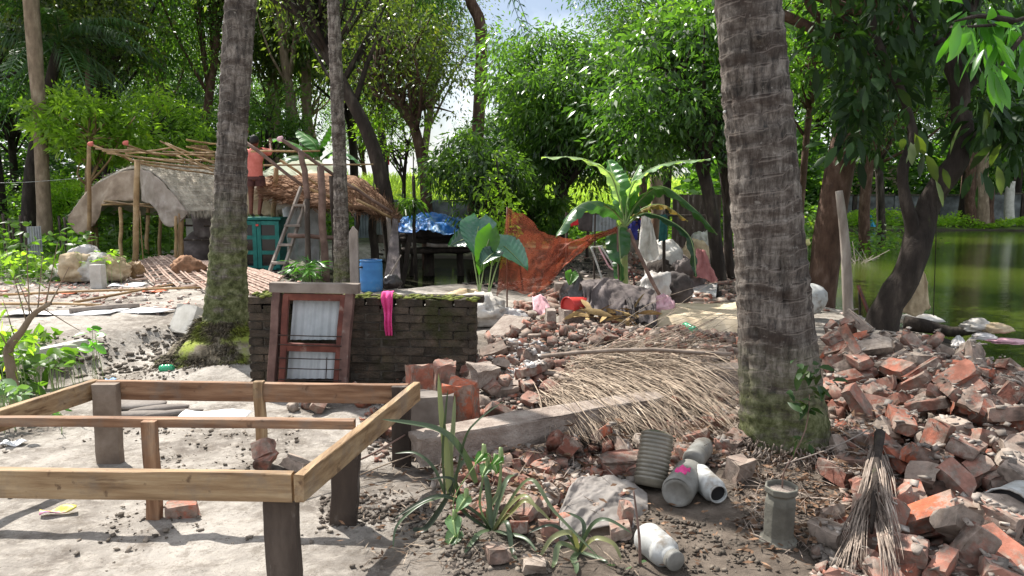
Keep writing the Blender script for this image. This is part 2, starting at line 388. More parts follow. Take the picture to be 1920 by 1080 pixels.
M['mortar'] = mat('old lime mortar', [(.3, (.045, .038, .03)), (.6, (.10, .088, .072)), (.8, (.17, .15, .125))], 12, .95, .8, 50)
M['teal_paint'] = mat('teal green paint', [(.3, (.005, .085, .075)), (.55, (.012, .15, .13)), (.75, (.04, .22, .19))], 6, .5, .2, 30, dirt=((.10, .09, .07), 6, .62, .78))
M['dark_void'] = mat('shaded hollow and dark parts', [(.3, (.012, .012, .013)), (.7, (.03, .028, .03))], 6, .6, .1)  # near black stands for shade in hollows, also on window and handle
M['cement_dark'] = mat('wet grey cement', [(.3, (.08, .075, .062)), (.6, (.16, .155, .13)), (.8, (.26, .25, .22))], 7, .85, .4, 40)
M['iron'] = mat('rusty iron', [(.3, (.02, .015, .014)), (.7, (.07, .05, .04))], 20, .6, .4, 60, metal=.5)
M['tin'] = mat('corrugated tin', [(.3, (.32, .33, .35)), (.6, (.50, .51, .53)), (.8, (.60, .61, .63))], 4, .5, .2, 30, metal=.25, dirt=((.20, .15, .12), 3, .58, .75))
M['tin_dark'] = mat('dull blue grey tin', [(.3, (.08, .10, .11)), (.6, (.16, .19, .20)), (.8, (.25, .28, .29))], 4, .55, .2, 30, metal=.2)
M['fibre'] = mat('dry palm frond fibre', [(.3, (.15, .11, .08)), (.55, (.30, .235, .175)), (.75, (.47, .39, .31))], 10, .8, .3, 60, rv=.35, rk='island')
M['fibre_dark'] = mat('grey dead frond', [(.3, (.13, .10, .08)), (.55, (.25, .20, .165)), (.75, (.38, .32, .27))], 10, .85, .3, 60, rv=.4, rk='island')
M['paper'] = mat('faded packet print', [(.3, (.45, .25, .35)), (.5, (.65, .60, .30)), (.7, (.25, .45, .55))], 6, .5, 0)
M['net_blue'] = mat('blue netting', [(.3, (.02, .20, .42)), (.7, (.08, .40, .60))], 6, .6, .3)
M['flower'] = mat('pale yellow flower', [(.3, (.6, .55, .2)), (.7, (.75, .70, .35))], 6, .6, 0)
M['house_wall'] = mat('pinkish plaster', [(.3, (.50, .36, .30)), (.7, (.66, .52, .45))], 3, .9, .2)
M['bark_dark'] = mat('dark wet bark', [(.3, (.016, .012, .010)), (.55, (.042, .032, .026)), (.75, (.10, .08, .065))], 6, .9, .9, 22, (1, 1, .35), dirt=((.06, .07, .03), 4, .60, .75), dist=.03)
M['bark_brown'] = mat('brown bark', [(.3, (.045, .025, .017)), (.55, (.10, .058, .04)), (.75, (.19, .13, .10))], 8, .9, .9, 30, (1, 1, .4), dist=.03)
M['bark_pale'] = mat('pale dusty bark', [(.3, (.13, .095, .065)), (.55, (.24, .18, .125)), (.75, (.38, .31, .23))], 7, .9, .8, 28, (1, 1, .4), rv=.2, dist=.02)

def _rings(nt, c):
    a = nt.nodes.new('ShaderNodeAttribute'); a.attribute_name = 'ring'; f = a.outputs['Fac']
    c = mixc(nt, ramp(nt, f, [(.74, g3(0)), (.81, g3(.42)), (.86, g3(0))]), c, (.34, .29, .25))
    return mixc(nt, ramp(nt, f, [(.0, g3(.6)), (.22, g3(0)), (.86, g3(0)), (.95, g3(.7))]), c, (.03, .022, .018))
def palm_bark(name, moss_top, base_z, light=1.0, mk=1.8):
    m, nt, b = newmat(name); v = coords(nt, 'World'); vs_ = coords(nt, 'World', (1, 1, .22)); vr = coords(nt, 'World', (.35, .35, 1))
    c = ramp(nt, noise(nt, vs_, 26, 9, .78), [(.36, g3(.04)), (.46, (.11 * light, .094 * light, .082 * light)), (.55, (.20 * light, .175 * light, .153 * light)), (.67, (.31 * light, .28 * light, .25 * light))])
    ta = nt.nodes.new('ShaderNodeAttribute'); ta.attribute_name = 'tone'; c = mixc(nt, 1.0, c, ramp(nt, ta.outputs['Fac'], [(0, g3(.5)), (.5, g3(.95)), (1, g3(1.35))]), 'MULTIPLY')
    c = mixc(nt, ramp(nt, noise(nt, vr, 9, 5, .7), [(.46, g3(0)), (.62, g3(.75))]), c, (.05, .035, .028))
    c = mixc(nt, ramp(nt, noise(nt, v, 13, 6, .7), [(.60, g3(0)), (.70, g3(.7))]), c, (.38, .35, .31))
    c = _rings(nt, c)
    # moss spreading up from the foot
    gm = nt.nodes.new('ShaderNodeNewGeometry'); sx = nt.nodes.new('ShaderNodeSeparateXYZ'); nt.links.new(gm.outputs['Position'], sx.inputs[0])
    mr = N(nt, 'ShaderNodeMapRange'); mr.inputs['From Min'].default_value = moss_top; mr.inputs['From Max'].default_value = base_z
    nt.links.new(sx.outputs[2], mr.inputs[0])
    ad = N(nt, 'ShaderNodeMath', operation='MULTIPLY'); nt.links.new(mr.outputs[0], ad.inputs[0]); 
    nn = ramp(nt, noise(nt, vr, 11, 6, .7), [(.34, g3(0)), (.55, g3(mk))]); nt.links.new(nn, ad.inputs[1])
    mc = ramp(nt, noise(nt, v, 17, 6, .7), [(.34, (.035, .038, .018)), (.46, (.085, .095, .038)), (.58, (.16, .17, .085)), (.72, (.30, .30, .19))])
    c = mixc(nt, ad.outputs[0], c, mc)
    nt.links.new(c, b.inputs['Base Color']); b.inputs['Roughness'].default_value = .95; b.inputs['Specular IOR Level'].default_value = .15
    bump(nt, b, noise(nt, vs_, 40, 8, .75), .9, .02)
    return m
def brickmat(name, rk, tint=1.0):
    m, nt, b = newmat(name); v = coords(nt, 'World' if rk == 'island' else 'Object')
    r = rand_sock(nt, rk)
    base = ramp(nt, r, [(0, (.44, .125, .065)), (.10, (.36, .13, .085)), (.28, (.33, .17, .13)), (.50, (.29, .16, .125)), (.66, (.19, .07, .048)), (.82, (.29, .21, .17)), (1, (.38, .32, .27))])
    vary = ramp(nt, noise(nt, v, 22, 5), [(.3, g3(.65)), (.7, g3(1.15))]); c = mixc(nt, 1.0, base, vary, 'MULTIPLY')
    ml = N(nt, 'ShaderNodeMath', operation='MULTIPLY_ADD'); nt.links.new(r, ml.inputs[0]); ml.inputs[1].default_value = 37.0; 
    ad = nt.nodes.new('ShaderNodeVectorMath'); ad.operation = 'ADD'; nt.links.new(v, ad.inputs[0]); nt.links.new(ml.outputs[0], ad.inputs[1])
    dust = ramp(nt, noise(nt, ad.outputs[0], 9, 6, .72), [(.45, g3(0)), (.55, g3(.85))])
    c = mixc(nt, dust, c, ramp(nt, noise(nt, v, 30, 4), [(.3, (.15, .12, .095)), (.7, (.33, .275, .235))]))
    dk = ramp(nt, noise(nt, ad.outputs[0], 4.2, 5, .6), [(.55, g3(0)), (.66, g3(.8))])
    c = mixc(nt, dk, c, (.055, .045, .038))
    nt.links.new(c, b.inputs['Base Color']); b.inputs['Roughness'].default_value = .93; b.inputs['Specular IOR Level'].default_value = .2
    bump(nt, b, noise(nt, v, 60, 8, .75), .7, .006)
    return m
M['brick'] = brickmat('broken red brick with mortar', 'object')
M['rubble'] = brickmat('small brick rubble', 'island')
M['chip'] = mat('grey plaster chips', [(.3, (.12, .095, .08)), (.55, (.27, .235, .205)), (.75, (.42, .385, .355))], 9, .9, .3, 40, rv=.45, rk='island', crd='World')
M['litter'] = mat('dead brown leaves', [(.3, (.07, .04, .025)), (.55, (.17, .10, .06)), (.75, (.30, .20, .13))], 5, .9, .2, 30, rv=.5, rk='island', crd='World')
M['wall_brick'] = mat('dark mossy old brick', [(.3, (.030, .025, .020)), (.55, (.078, .060, .045)), (.78, (.15, .105, .075))], 7, .97, 1.0, 45, rv=.3, dirt=((.036, .036, .014), 2.6, .50, .66), crd='World', dist=.02)
M['moss'] = mat('bright moss', [(.3, (.05, .07, .012)), (.55, (.15, .17, .035)), (.75, (.27, .28, .08))], 14, .95, .8, 60, crd='World', rv=.3, rk='island')
M['root'] = mat('mossy fibrous roots', [(.3, (.035, .028, .02)), (.5, (.12, .10, .07)), (.7, (.25, .22, .17))], 8, .95, .8, 60, crd='World', rv=.5, rk='island', dirt=((.17, .20, .035), 3.0, .48, .60))
M['far_wall'] = mat('mouldy far cement wall', [(.3, (.035, .035, .035)), (.5, (.13, .14, .14)), (.7, (.30, .32, .34))], .9, .9, .3, 10, crd='World')
LEAF = {
 'mango': leafmat('mango leaves', (.035, .085, .026), (.11, .20, .05), .52, .3, spec=.8),
 'deep': leafmat('deep green leaves', (.022, .065, .02), (.08, .16, .04), .48, .36, spec=.65),
 'mid': leafmat('mid green leaves', (.045, .105, .02), (.12, .22, .045), .54, .4, spec=.6),
 'lime': leafmat('bright lime leaves', (.14, .26, .03), (.28, .42, .06), .6, .45, tc=(1.7, 1.9, .7)),
 'olive': leafmat('olive small leaves', (.035, .065, .018), (.12, .16, .045), .5, .4, spec=.6),
 'palm': leafmat('palm leaflets', (.025, .075, .02), (.07, .15, .05), .3, .35, spec=.7),
 'field': leafmat('sunlit field grass', (.26, .38, .06), (.40, .50, .11), .5, .6, tc=(1.5, 1.6, .9)),
 'banana': leafmat('banana leaf', (.06, .17, .05), (.09, .22, .07), .42, .35, 'object', spec=.5),
 'near': leafmat('near glossy leaves', (.012, .034, .010), (.034, .075, .020), .26, .5, spec=.22),  # darkened so the foliage's shade sits in its colour
 'nearlit': leafmat('near lit leaves', (.06, .20, .03), (.12, .30, .06), .45, .3, spec=.6),  # lit copy of the near leaf, light put into its colour
 'strap': leafmat('strap leaf', (.045, .075, .035), (.10, .14, .075), .22, .4, 'object', spec=.5, tc=(1.5, 1.5, .8)),
}

# ================= ground, water =================
def ground_mat():
    m, nt, b = newmat('silty ground'); v = coords(nt, 'World')
    c = ramp(nt, noise(nt, v, 1.1, 7, .62), [(.36, (.14, .122, .105)), (.48, (.29, .264, .235)), (.62, (.42, .388, .35))])
    c = mixc(nt, ramp(nt, noise(nt, v, 3.1, 6, .7), [(.50, g3(0)), (.66, g3(.8))]), c, (.12, .10, .085))
    c = mixc(nt, ramp(nt, noise(nt, v, 14, 8, .75), [(.50, g3(0)), (.62, g3(.55))]), c, (.48, .44, .39))
    c = mixc(nt, ramp(nt, noise(nt, v, 9, 8, .8), [(.52, g3(0)), (.60, g3(.55))]), c, (.16, .135, .11))
    c = mixc(nt, ramp(nt, noise(nt, v, 55, 4, .7), [(.60, g3(0)), (.68, g3(.7))]), c, (.10, .085, .07))
    # greener and darker beyond the yard, sandy pale yard on the left terrace
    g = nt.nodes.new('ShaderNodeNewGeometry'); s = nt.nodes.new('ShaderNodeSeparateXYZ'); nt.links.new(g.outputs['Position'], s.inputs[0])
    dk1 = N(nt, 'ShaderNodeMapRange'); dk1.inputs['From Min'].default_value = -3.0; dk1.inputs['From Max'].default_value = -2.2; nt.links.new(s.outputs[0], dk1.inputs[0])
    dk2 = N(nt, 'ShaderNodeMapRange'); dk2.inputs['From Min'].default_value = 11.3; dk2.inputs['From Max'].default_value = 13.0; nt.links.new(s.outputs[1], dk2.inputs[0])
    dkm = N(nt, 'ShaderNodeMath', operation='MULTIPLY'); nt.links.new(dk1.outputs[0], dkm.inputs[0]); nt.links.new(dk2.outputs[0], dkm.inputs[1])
    c = mixc(nt, dkm.outputs[0], c, ramp(nt, noise(nt, v, 2.2, 7, .7), [(.38, (.04, .033, .027)), (.52, (.11, .09, .075)), (.66, (.24, .20, .17))]))  # debris soil, with tree shade put into its darker colour
    far = N(nt, 'ShaderNodeMapRange'); far.inputs['From Min'].default_value = 21; far.inputs['From Max'].default_value = 27; nt.links.new(s.outputs[1], far.inputs[0])
    c = mixc(nt, far.outputs[0], c, ramp(nt, noise(nt, v, .8, 6), [(.35, (.035, .03, .02)), (.5, (.06, .085, .025)), (.7, (.12, .17, .04))]))
    wet = N(nt, 'ShaderNodeMapRange'); wet.inputs['From Min'].default_value = -.12; wet.inputs['From Max'].default_value = -.22; nt.links.new(s.outputs[2], wet.inputs[0])
    c = mixc(nt, wet.outputs[0], c, (.045, .038, .03))
    # dark damp soil round the big palm and the rubble
    ys = N(nt, 'ShaderNodeMapRange'); ys.inputs['From Min'].default_value = -1.0; ys.inputs['From Max'].default_value = .1; nt.links.new(s.outputs[0], ys.inputs[0])
    yf = N(nt, 'ShaderNodeMapRange'); yf.inputs['From Min'].default_value = 9.5; yf.inputs['From Max'].default_value = 7.5; nt.links.new(s.outputs[1], yf.inputs[0])
    mm = N(nt, 'ShaderNodeMath', operation='MULTIPLY'); nt.links.new(ys.outputs[0], mm.inputs[0]); nt.links.new(yf.outputs[0], mm.inputs[1])
    c = mixc(nt, mm.outputs[0], c, ramp(nt, noise(nt, v, 5, 6, .65), [(.35, (.07, .056, .045)), (.6, (.16, .13, .105)), (.75, (.26, .22, .18))]))
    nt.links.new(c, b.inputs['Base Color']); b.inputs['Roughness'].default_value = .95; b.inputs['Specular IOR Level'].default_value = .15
    bump(nt, b, noise(nt, v, 24, 9, .75), .8, .03)
    return m
def lines(segs):
    out = []
    for a, b, st in segs: out += list(np.arange(a, b, st))
    return np.array(out)
gx = lines([(-500, -120, 40), (-120, -30, 6), (-30, -6, .5), (-6, 6.5, .045), (6.5, 30, .5), (30, 120, 6), (120, 501, 40)])
gy = lines([(-20, 1.8, 1.2), (1.8, 10, .04), (10, 20, .12), (20, 48, .5), (48, 120, 5), (120, 700, 50)])
X, Y = np.meshgrid(gx, gy, indexing='ij')
Z = Hn(X, Y) + .016 * fbm(X * 7, Y * 7, 0, 4, 77) * (Y < 14)
V = np.stack([X, Y, Z], -1).reshape(-1, 3)
i = np.arange(len(gx) - 1)[:, None] * len(gy) + np.arange(len(gy) - 1)[None, :]
F = np.stack([i, i + len(gy), i + len(gy) + 1, i + 1], -1).reshape(-1, 4)
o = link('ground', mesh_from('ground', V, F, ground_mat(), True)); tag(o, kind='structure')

def water_mat():
    m, nt, b = newmat('pond water'); v = coords(nt, 'World', (1, 1, 1)); vw = coords(nt, 'World', (.5, 1.6, 1))
    c = ramp(nt, noise(nt, v, .25, 3), [(.35, (.035, .052, .007)), (.65, (.07, .095, .012))])
    nt.links.new(c, b.inputs['Base Color']); b.inputs['Roughness'].default_value = .05; b.inputs['Specular IOR Level'].default_value = .8
    b.inputs['IOR'].default_value = 1.45
    bump(nt, b, noise(nt, vw, 3.0, 5, .65), .22, .03)
    return m
mb = MB(); mb.add([(2, 0, WATER), (60, 0, WATER), (60, 46, WATER), (2, 46, WATER)], [(0, 1, 2, 3)])
tag(build(mb, 'pond_water', water_mat()), kind='structure')
m_, nt_, b_ = newmat('black ditch water'); b_.inputs['Base Color'].default_value = (.012, .013, .009, 1); b_.inputs['Roughness'].default_value = .6; b_.inputs['Specular IOR Level'].default_value = 0
gl_ = nt_.nodes.new('ShaderNodeBsdfGlossy'); gl_.inputs['Roughness'].default_value = .08; ms_ = nt_.nodes.new('ShaderNodeMixShader'); ms_.inputs[0].default_value = .10; df_ = nt_.nodes.new('ShaderNodeBsdfDiffuse'); df_.inputs[0].default_value = (.018, .018, .012, 1)
nt_.links.new(df_.outputs[0], ms_.inputs[1]); nt_.links.new(gl_.outputs[0], ms_.inputs[2]); nt_.links.new(ms_.outputs[0], nt_.nodes['Material Output'].inputs[0])
bump(nt_, b_, noise(nt_, coords(nt_, 'World'), 6, 4), .15, .02)
mb = MB(); mb.add([(-5.6, 13, WATER - .02), (1.0, 13, WATER - .02), (1.0, 25.5, WATER - .02), (-5.6, 25.5, WATER - .02)], [(0, 1, 2, 3)])
tag(build(mb, 'ditch_water', m_), kind='structure')

# ================= leaves =================
def leaves_np(C, Dr, L, Wd, rs, droop=.15):
    "C centres (N,3), Dr directions (N,3) -> quads"
    n = len(C); Dr = Dr / (np.linalg.norm(Dr, axis=1)[:, None] + 1e-9)
    rv = rs.normal(size=(n, 3)); S = np.cross(Dr, rv); S /= np.linalg.norm(S, axis=1)[:, None] + 1e-9
    L = np.asarray(L)[:, None] if np.ndim(L) else L; Wd = np.asarray(Wd)[:, None] if np.ndim(Wd) else Wd
    mid = C + Dr * L * .45
    tip = C + Dr * L; tip[:, 2] -= (np.ravel(L) if np.ndim(L) else L) * droop
    V = np.stack([C, mid + S * Wd / 2, tip, mid - S * Wd / 2], 1).reshape(-1, 3)
    F = np.arange(n * 4).reshape(n, 4)
    return V, F
def crown_np(seed, K, per, rad, L, Wd, cl=.28, down=.5, shell=.35, flat=.0):
    "leaf clumps in a unit ellipsoid scaled by rad; returns V,F and clump centres"
    rs = np.random.RandomState(seed)
    d = rs.normal(size=(K, 3)); d /= np.linalg.norm(d, axis=1)[:, None]
    r = rs.uniform(shell, 1, K) ** .6
    c = d * r[:, None]
    c *= (1 + .75 * fbm(d[:, 0] * 1.6 + seed, d[:, 1] * 1.6, d[:, 2] * 1.6, 2, seed))[:, None]
    if flat: c[:, 2] = np.maximum(c[:, 2], -flat)
    c = c * np.array(rad)
    size = rs.uniform(.55, 1.35, K) * cl * min(rad)
    npr = np.maximum(3, (per * rs.uniform(.5, 1.4, K)).astype(int))
    idx = np.repeat(np.arange(K), npr); n = len(idx)
    off = rs.normal(size=(n, 3)) * (1, 1, .62)
    off /= np.maximum(1, np.linalg.norm(off, axis=1) / 1.6)[:, None]
    C = c[idx] + off * size[idx][:, None]
    Dr = off * .8 + rs.normal(size=(n, 3)) * .6; Dr[:, 2] -= down
    Ls = L * rs.uniform(.6, 1.25, n)
    V, F = leaves_np(C, Dr, Ls, Ls * Wd, rs)
    return V, F, c
def make_tree(name, label, cat, base, trunk, tr, crown_c, rad, leaf, bark, seed, K=70, per=90, L=.16, Wd=.4, cl=.28, down=.5, shell=.35, limbs=26, group=None, flat=0, fork=.45, crown=None):
    """trunk: list of points (first = foot) ; tr radii ; crown centre crown_c, rad=(rx,ry,rz)"""
    t = thing(name, label, cat, base, group)
    mb = MB(); pts, rr = resample(trunk, 14, tr); tube(mb, pts, rr, 10, .12, seed)
    V, F, c = crown_np(seed, K, per, rad, L, Wd, cl, down, shell, flat)
    cc = np.array(crown_c); c = c + cc
    rs = np.random.RandomState(seed + 5)
    for q in rs.permutation(len(c))[:limbs]:
        e = c[q]; k = min(13, max(int(13 * fork), int(13 * rs.uniform(fork, 1))))
        s = pts[k]; mid = (s + e) / 2 + rs.normal(size=3) * .12 * np.linalg.norm(e - s); mid[2] += .1 * np.linalg.norm(e - s)
        tube(mb, resample([s, mid, e], 7), np.linspace(min(rr[k] * .55, .10 + rr[k] * .2), .012, 7), 5)
    build(mb, 'trunk', bark, t, True)
    me = mesh_from('crown', V + (cc - np.array(t.location)), F, leaf); o = link('crown', me, t)
    return t

# ================= coconut crowns =================
def frond_mesh(mb, rachis, width, n, leaf_l, hang=.6, rs=NR, wl=.035, ragged=.2):
    pts, T, Nn, B = frames(resample(rachis, 26)); m = len(pts)
    tube(mb, pts, np.linspace(width, width * .25, m), 5)
    VV = []; FF = []; cnt = 0
    for k in range(n):
        f = .12 + .88 * k / n; q = f * (m - 1); i0 = int(q); p = pts[min(i0, m - 1)]
        t = T[min(i0, m - 1)]
        side = np.cross(t, (0, 0, 1.)); side /= np.linalg.norm(side) + 1e-9
        ll = leaf_l * math.sin(math.pi * (.18 + .78 * f)) * rs.uniform(1 - ragged, 1 + ragged * .4)
        for s in (-1, 1):
            d = side * s + t * .75 + np.array((0, 0, .15)) + rs.normal(size=3) * .08; d /= np.linalg.norm(d)
            a = p; b = a + d * ll * .5; b[2] -= hang * ll * .12; c = b + (d * (1 - hang * .8) + np.array((0, 0, -hang))) * ll * .55
            wv = t * wl * .5
            VV += [a - wv * .6, a + wv * .6, b + wv, b - wv, c]
            FF += [(cnt, cnt + 1, cnt + 2, cnt + 3), (cnt + 3, cnt + 2, cnt + 4)]; cnt += 5
    mb.add(VV, FF)
def palm_head(t, top, n, length, seed, matl=None, name='frond', dmin=-.5, dmax=1.2, leaf_l=.75, nl=70, only=None):
    rs = np.random.RandomState(seed)
    for k in range(n):
        az = 2 * math.pi * (k * .382) + rs.uniform(-.2, .2); el = rs.uniform(dmin, dmax)
        if only and not only(az, el): continue
        h = np.array((math.cos(az), math.sin(az), 0)); L = length * rs.uniform(.8, 1.1); top_ = np.array(top)
        p = [top_]
        for s_ in (.25, .5, .75, 1.0):
            p.append(top_ + h * L * s_ * math.cos(el * (1 - s_)) * .92 + np.array((0, 0, L * (s_ * math.sin(el) - .62 * s_ * s_ * (1.1 - .2 * el)))))
        mb = MB(); frond_mesh(mb, p, .035, nl, leaf_l, rs.uniform(.5, .85), rs)
        build(mb, name, matl or LEAF['palm'], t)

# ringed coconut trunk
def ring_trunk(t, pts, rr, bark, seed, n=40, ring=.085, name='trunk', irr=.05, lift=.02):
    L = sum((Vector(pts[i + 1]) - Vector(pts[i])).length for i in range(len(pts) - 1))
    m = int(L / .018); m = min(m, 520)
    P_, r_ = resample(pts, m, rr); s = np.linspace(0, L, m)
    _, T, Nn, B = frames(P_); a = np.linspace(0, 2 * math.pi, n, endpoint=False)
    S, A = np.meshgrid(s, a, indexing='ij')
    ca, sa = np.cos(A), np.sin(A)
    wav = fbm(ca * .55 + seed, sa * .55, S * .5, 2, seed) * ring * 2.6 + fbm(ca * 4, sa * 4, S * 5, 2, seed + 1) * ring * .22
    ph = ((S + wav) / ring) % 1.0
    idx = np.floor((S + wav) / ring)
    prof = np.where(ph < .84, (ph / .84) ** 1.6, ((1 - ph) / .16) ** .7)
    amp = lift * (.4 + .9 * (_h(idx, idx * 0, idx * 0, seed)))
    rad = r_[:, None] * (1 + irr * fbm(ca * 2, sa * 2, S * 2.2, 3, seed + 3)) + amp * prof * .55 + .012 * fbm(ca * 8, sa * 8, S * 14, 3, seed + 8)
    pit = vn3(ca * 3.1, sa * 3.1, S * 5, seed + 40); rad = rad - .035 * sm((pit - .72) / .1)
    V = P_[:, None, :] + (Nn[:, None, :] * ca[..., None] + B[:, None, :] * sa[..., None]) * rad[..., None]
    i = np.arange(m - 1)[:, None] * n + np.arange(n)[None, :]; j = np.arange(m - 1)[:, None] * n + (np.arange(n)[None, :] + 1) % n
    F = np.stack([i, j, j + n, i + n], -1).reshape(-1, 4)
    me = mesh_from(name, V.reshape(-1, 3) - np.array(t.location), F, bark, True)
    at = me.attributes.new('ring', 'FLOAT', 'POINT'); at.data.foreach_set('value', ph.ravel().astype(np.float32))
    at = me.attributes.new('tone', 'FLOAT', 'POINT'); at.data.foreach_set('value', np.clip(_h(idx, idx * 0, idx * 0, seed + 5) * .7 + .3 * (.5 + .9 * fbm(ca, sa, S * 1.1, 2, seed + 6)), 0, 1).ravel().astype(np.float32))
    return link(name, me, t)
def roots_stuff(t, c, r0, r1, h, n, matl, seed, name='roots'):
    "matted aerial rootlets at a palm foot: stuff"
    rs = np.random.RandomState(seed); V = []; F = []; k = 0
    for _ in range(n):
        a = rs.uniform(0, 6.283); u = rs.uniform(0, 1); z = h * (1 - u) ** 1.3
        r = r0 + (r1 - r0) * u ** 1.2
        p = np.array((c[0] + math.cos(a) * r, c[1] + math.sin(a) * r, c[2] + z))
        d = np.array((math.cos(a) * rs.uniform(.2, 1), math.sin(a) * rs.uniform(.2, 1), -rs.uniform(.2, 1.3))) + rs.normal(size=3) * .35
        d /= np.linalg.norm(d); l = rs.uniform(.03, .085); w = rs.uniform(.004, .008); s = np.cross(d, rs.normal(size=3)); s /= np.linalg.norm(s); s2 = np.cross(d, s)
        q = p + d * l
        V += [p + s * w, p - s * w * .5 + s2 * w, p - s * w * .5 - s2 * w, q]; F += [(k, k + 1, k + 3), (k + 1, k + 2, k + 3), (k + 2, k, k + 3)]; k += 4
    me = mesh_from(name, np.array(V) - np.array(t.location), np.array(F), matl); o = link(name, me, t); tag(o, kind='stuff'); return o

# --- the big leaning palm trunk in front on the right
def coconut(label, pxs, foot_px, bark_args, seed, n, ring, top_h, D, crown_n=14, lean=None, lift=.02):
    pts = [P(x, y, D) for x, y, w in pxs]; rr = [w / 2 * D / FPX for x, y, w in pxs]
    top = pts[-1]; d = (pts[-1] - pts[-2]).normalized()
    ext = [top + d * (top_h - top.z) * f for f in (.33, .66, 1)]
    r_top = rr[-1]
    allp = pts + ext; allr = rr + [r_top * .92, r_top * .85, r_top * .8]
    base = Vector((pts[0].x, pts[0].y, H(pts[0].x, pts[0].y)))
    t = thing('coconut_palm', label, 'palm tree', base)
    # even parameterisation: resample by arc length
    q = np.array([tuple(v) for v in allp]); s = np.r_[0, np.cumsum(np.linalg.norm(np.diff(q, axis=0), axis=1))]
    u = np.linspace(0, s[-1], 24); ev = np.stack([np.interp(u, s, q[:, k]) for k in range(3)], 1); er = np.interp(u, s, allr)
    for _ in range(2): ev[1:-1] = (ev[:-2] + 2 * ev[1:-1] + ev[2:]) / 4
    ring_trunk(t, [tuple(v) for v in ev], er, palm_bark(*bark_args), seed, n, ring * .88, lift=lift)
    palm_head(t, ev[-1], crown_n, 4.2, seed, leaf_l=.8, nl=46)
    return t
big = coconut('thick ringed coconut palm trunk rising beside the brick pile, mossy green at its foot',
    [(1478, 905, 188), (1475, 860, 176), (1471, 800, 162), (1463, 700, 147), (1453, 600, 134), (1444, 500, 128), (1436, 360, 122), (1421, 200, 115), (1411, 100, 113), (1402, 0, 112)], None,
    ('big palm bark', .78, -.05, 1.0), 3, 56, .10, 12, 4.45, 12, lift=.022)
lp = coconut('ringed coconut palm trunk with a mound of mossy roots beside the brick wall',
    [(421, 700, 108), (422, 640, 88), (425, 560, 75), (428, 480, 66), (430, 400, 59), (434, 270, 51), (443, 120, 51), (451, 0, 52)], None,
    ('left palm bark', 1.7, -.1, 1.05, 3.0), 5, 40, .10, 13, 7.15, 12, lift=.024)
mp = coconut('slender pale coconut palm trunk behind the leaning window frame and blue barrel',
    [(642, 556, 34), (642, 535, 33), (641, 450, 28), (638, 330, 24), (633, 200, 23), (628, 80, 22), (625, 0, 21)], None,
    ('thin palm bark', .8, -.1, 1.25), 9, 28, .11, 14, 12.9, 12, lift=.02)
bl = Vector(lp.location)
mb = MB(); blob(mb, (bl.x, bl.y, bl.z - .02), (.42, .40, .36), 4, .14, 2.2, 4)
mb.V[0][:, :2] += (mb.V[0][:, :2] - np.array((bl.x, bl.y))) * np.clip((.22 - (mb.V[0][:, 2:3] - bl.z)) * 1.1, 0, 1)
build(mb, 'root_mound', M['root'], lp, True)
roots_stuff(lp, (bl.x, bl.y, bl.z - .02), .22, .60, .40, 9000, M['root'], 3)
bb = Vector(big.location)
roots_stuff(big, (bb.x, bb.y, bb.z - .03), .31, .44, .07, 900, M['fibre_dark'], 8)

# ================= the trees of the grove =================
def Pl(l, D): return [P(x, y, D) if len(q) == 2 else P(q[0], q[1], q[2]) for q in l for x, y in [q[:2]]]
def foot(x, y): return Vector((x, y, H(x, y)))
def rooted(pts):  # first point snapped to the ground
    p = [Vector(q) for q in pts]; p[0].z = H(p[0].x, p[0].y) - .05; return p
# 1 central tree with glossy drooping leaves
D = 19.0; tp = rooted(Pl([(1050, 470), (1052, 400), (1055, 330), (1070, 250), (1090, 160)], D))
make_tree('mango_tree', 'broad glossy leaved tree in the middle, behind the orange net and banana plant', 'tree', foot(tp[0].x, tp[0].y), tp, [.22, .18, .16, .13, .08],
    P(1100, 205, D + .3), (2.95, 2.3, 1.95), LEAF['mango'], M['bark_dark'], 21, K=250, per=190, L=.18, Wd=.30, cl=.185, down=.7, shell=.25, limbs=70, fork=.4)
D = 17.2; tp = rooted(Pl([(905, 470), (902, 420), (895, 380), (893, 340)], D))
make_tree('young_mango_tree', 'small dense leafy tree growing beside the blue tarp', 'tree', foot(tp[0].x, tp[0].y), tp, [.06, .05, .04, .03],
    P(893, 325, D), (1.1, .9, .95), LEAF['mango'], M['bark_dark'], 22, K=60, per=110, L=.17, Wd=.28, cl=.26, down=.9, limbs=24)
D = 14.5; tp = rooted(Pl([(925, 500), (930, 450), (935, 400), (938, 370)], D))
make_tree('shrub_tree', 'yellow green shrub growing up against the orange net', 'shrub', foot(tp[0].x, tp[0].y), tp, [.02, .018, .014, .01],
    P(930, 420, D), (.45, .4, .95), LEAF['lime'], M['bark_dark'], 23, K=34, per=26, L=.13, Wd=.4, cl=.3, down=.2, limbs=16)
D = 18.0; tp = rooted(Pl([(975, 470), (978, 430), (975, 400)], D))
make_tree('leafy_bush', 'dark bush behind the top of the orange net', 'shrub', foot(tp[0].x, tp[0].y), tp, [.05, .04, .03],
    P(985, 395, D), (1.0, .8, .55), LEAF['mid'], M['bark_dark'], 24, K=40, per=90, L=.2, Wd=.3, cl=.26, down=.7, limbs=16)
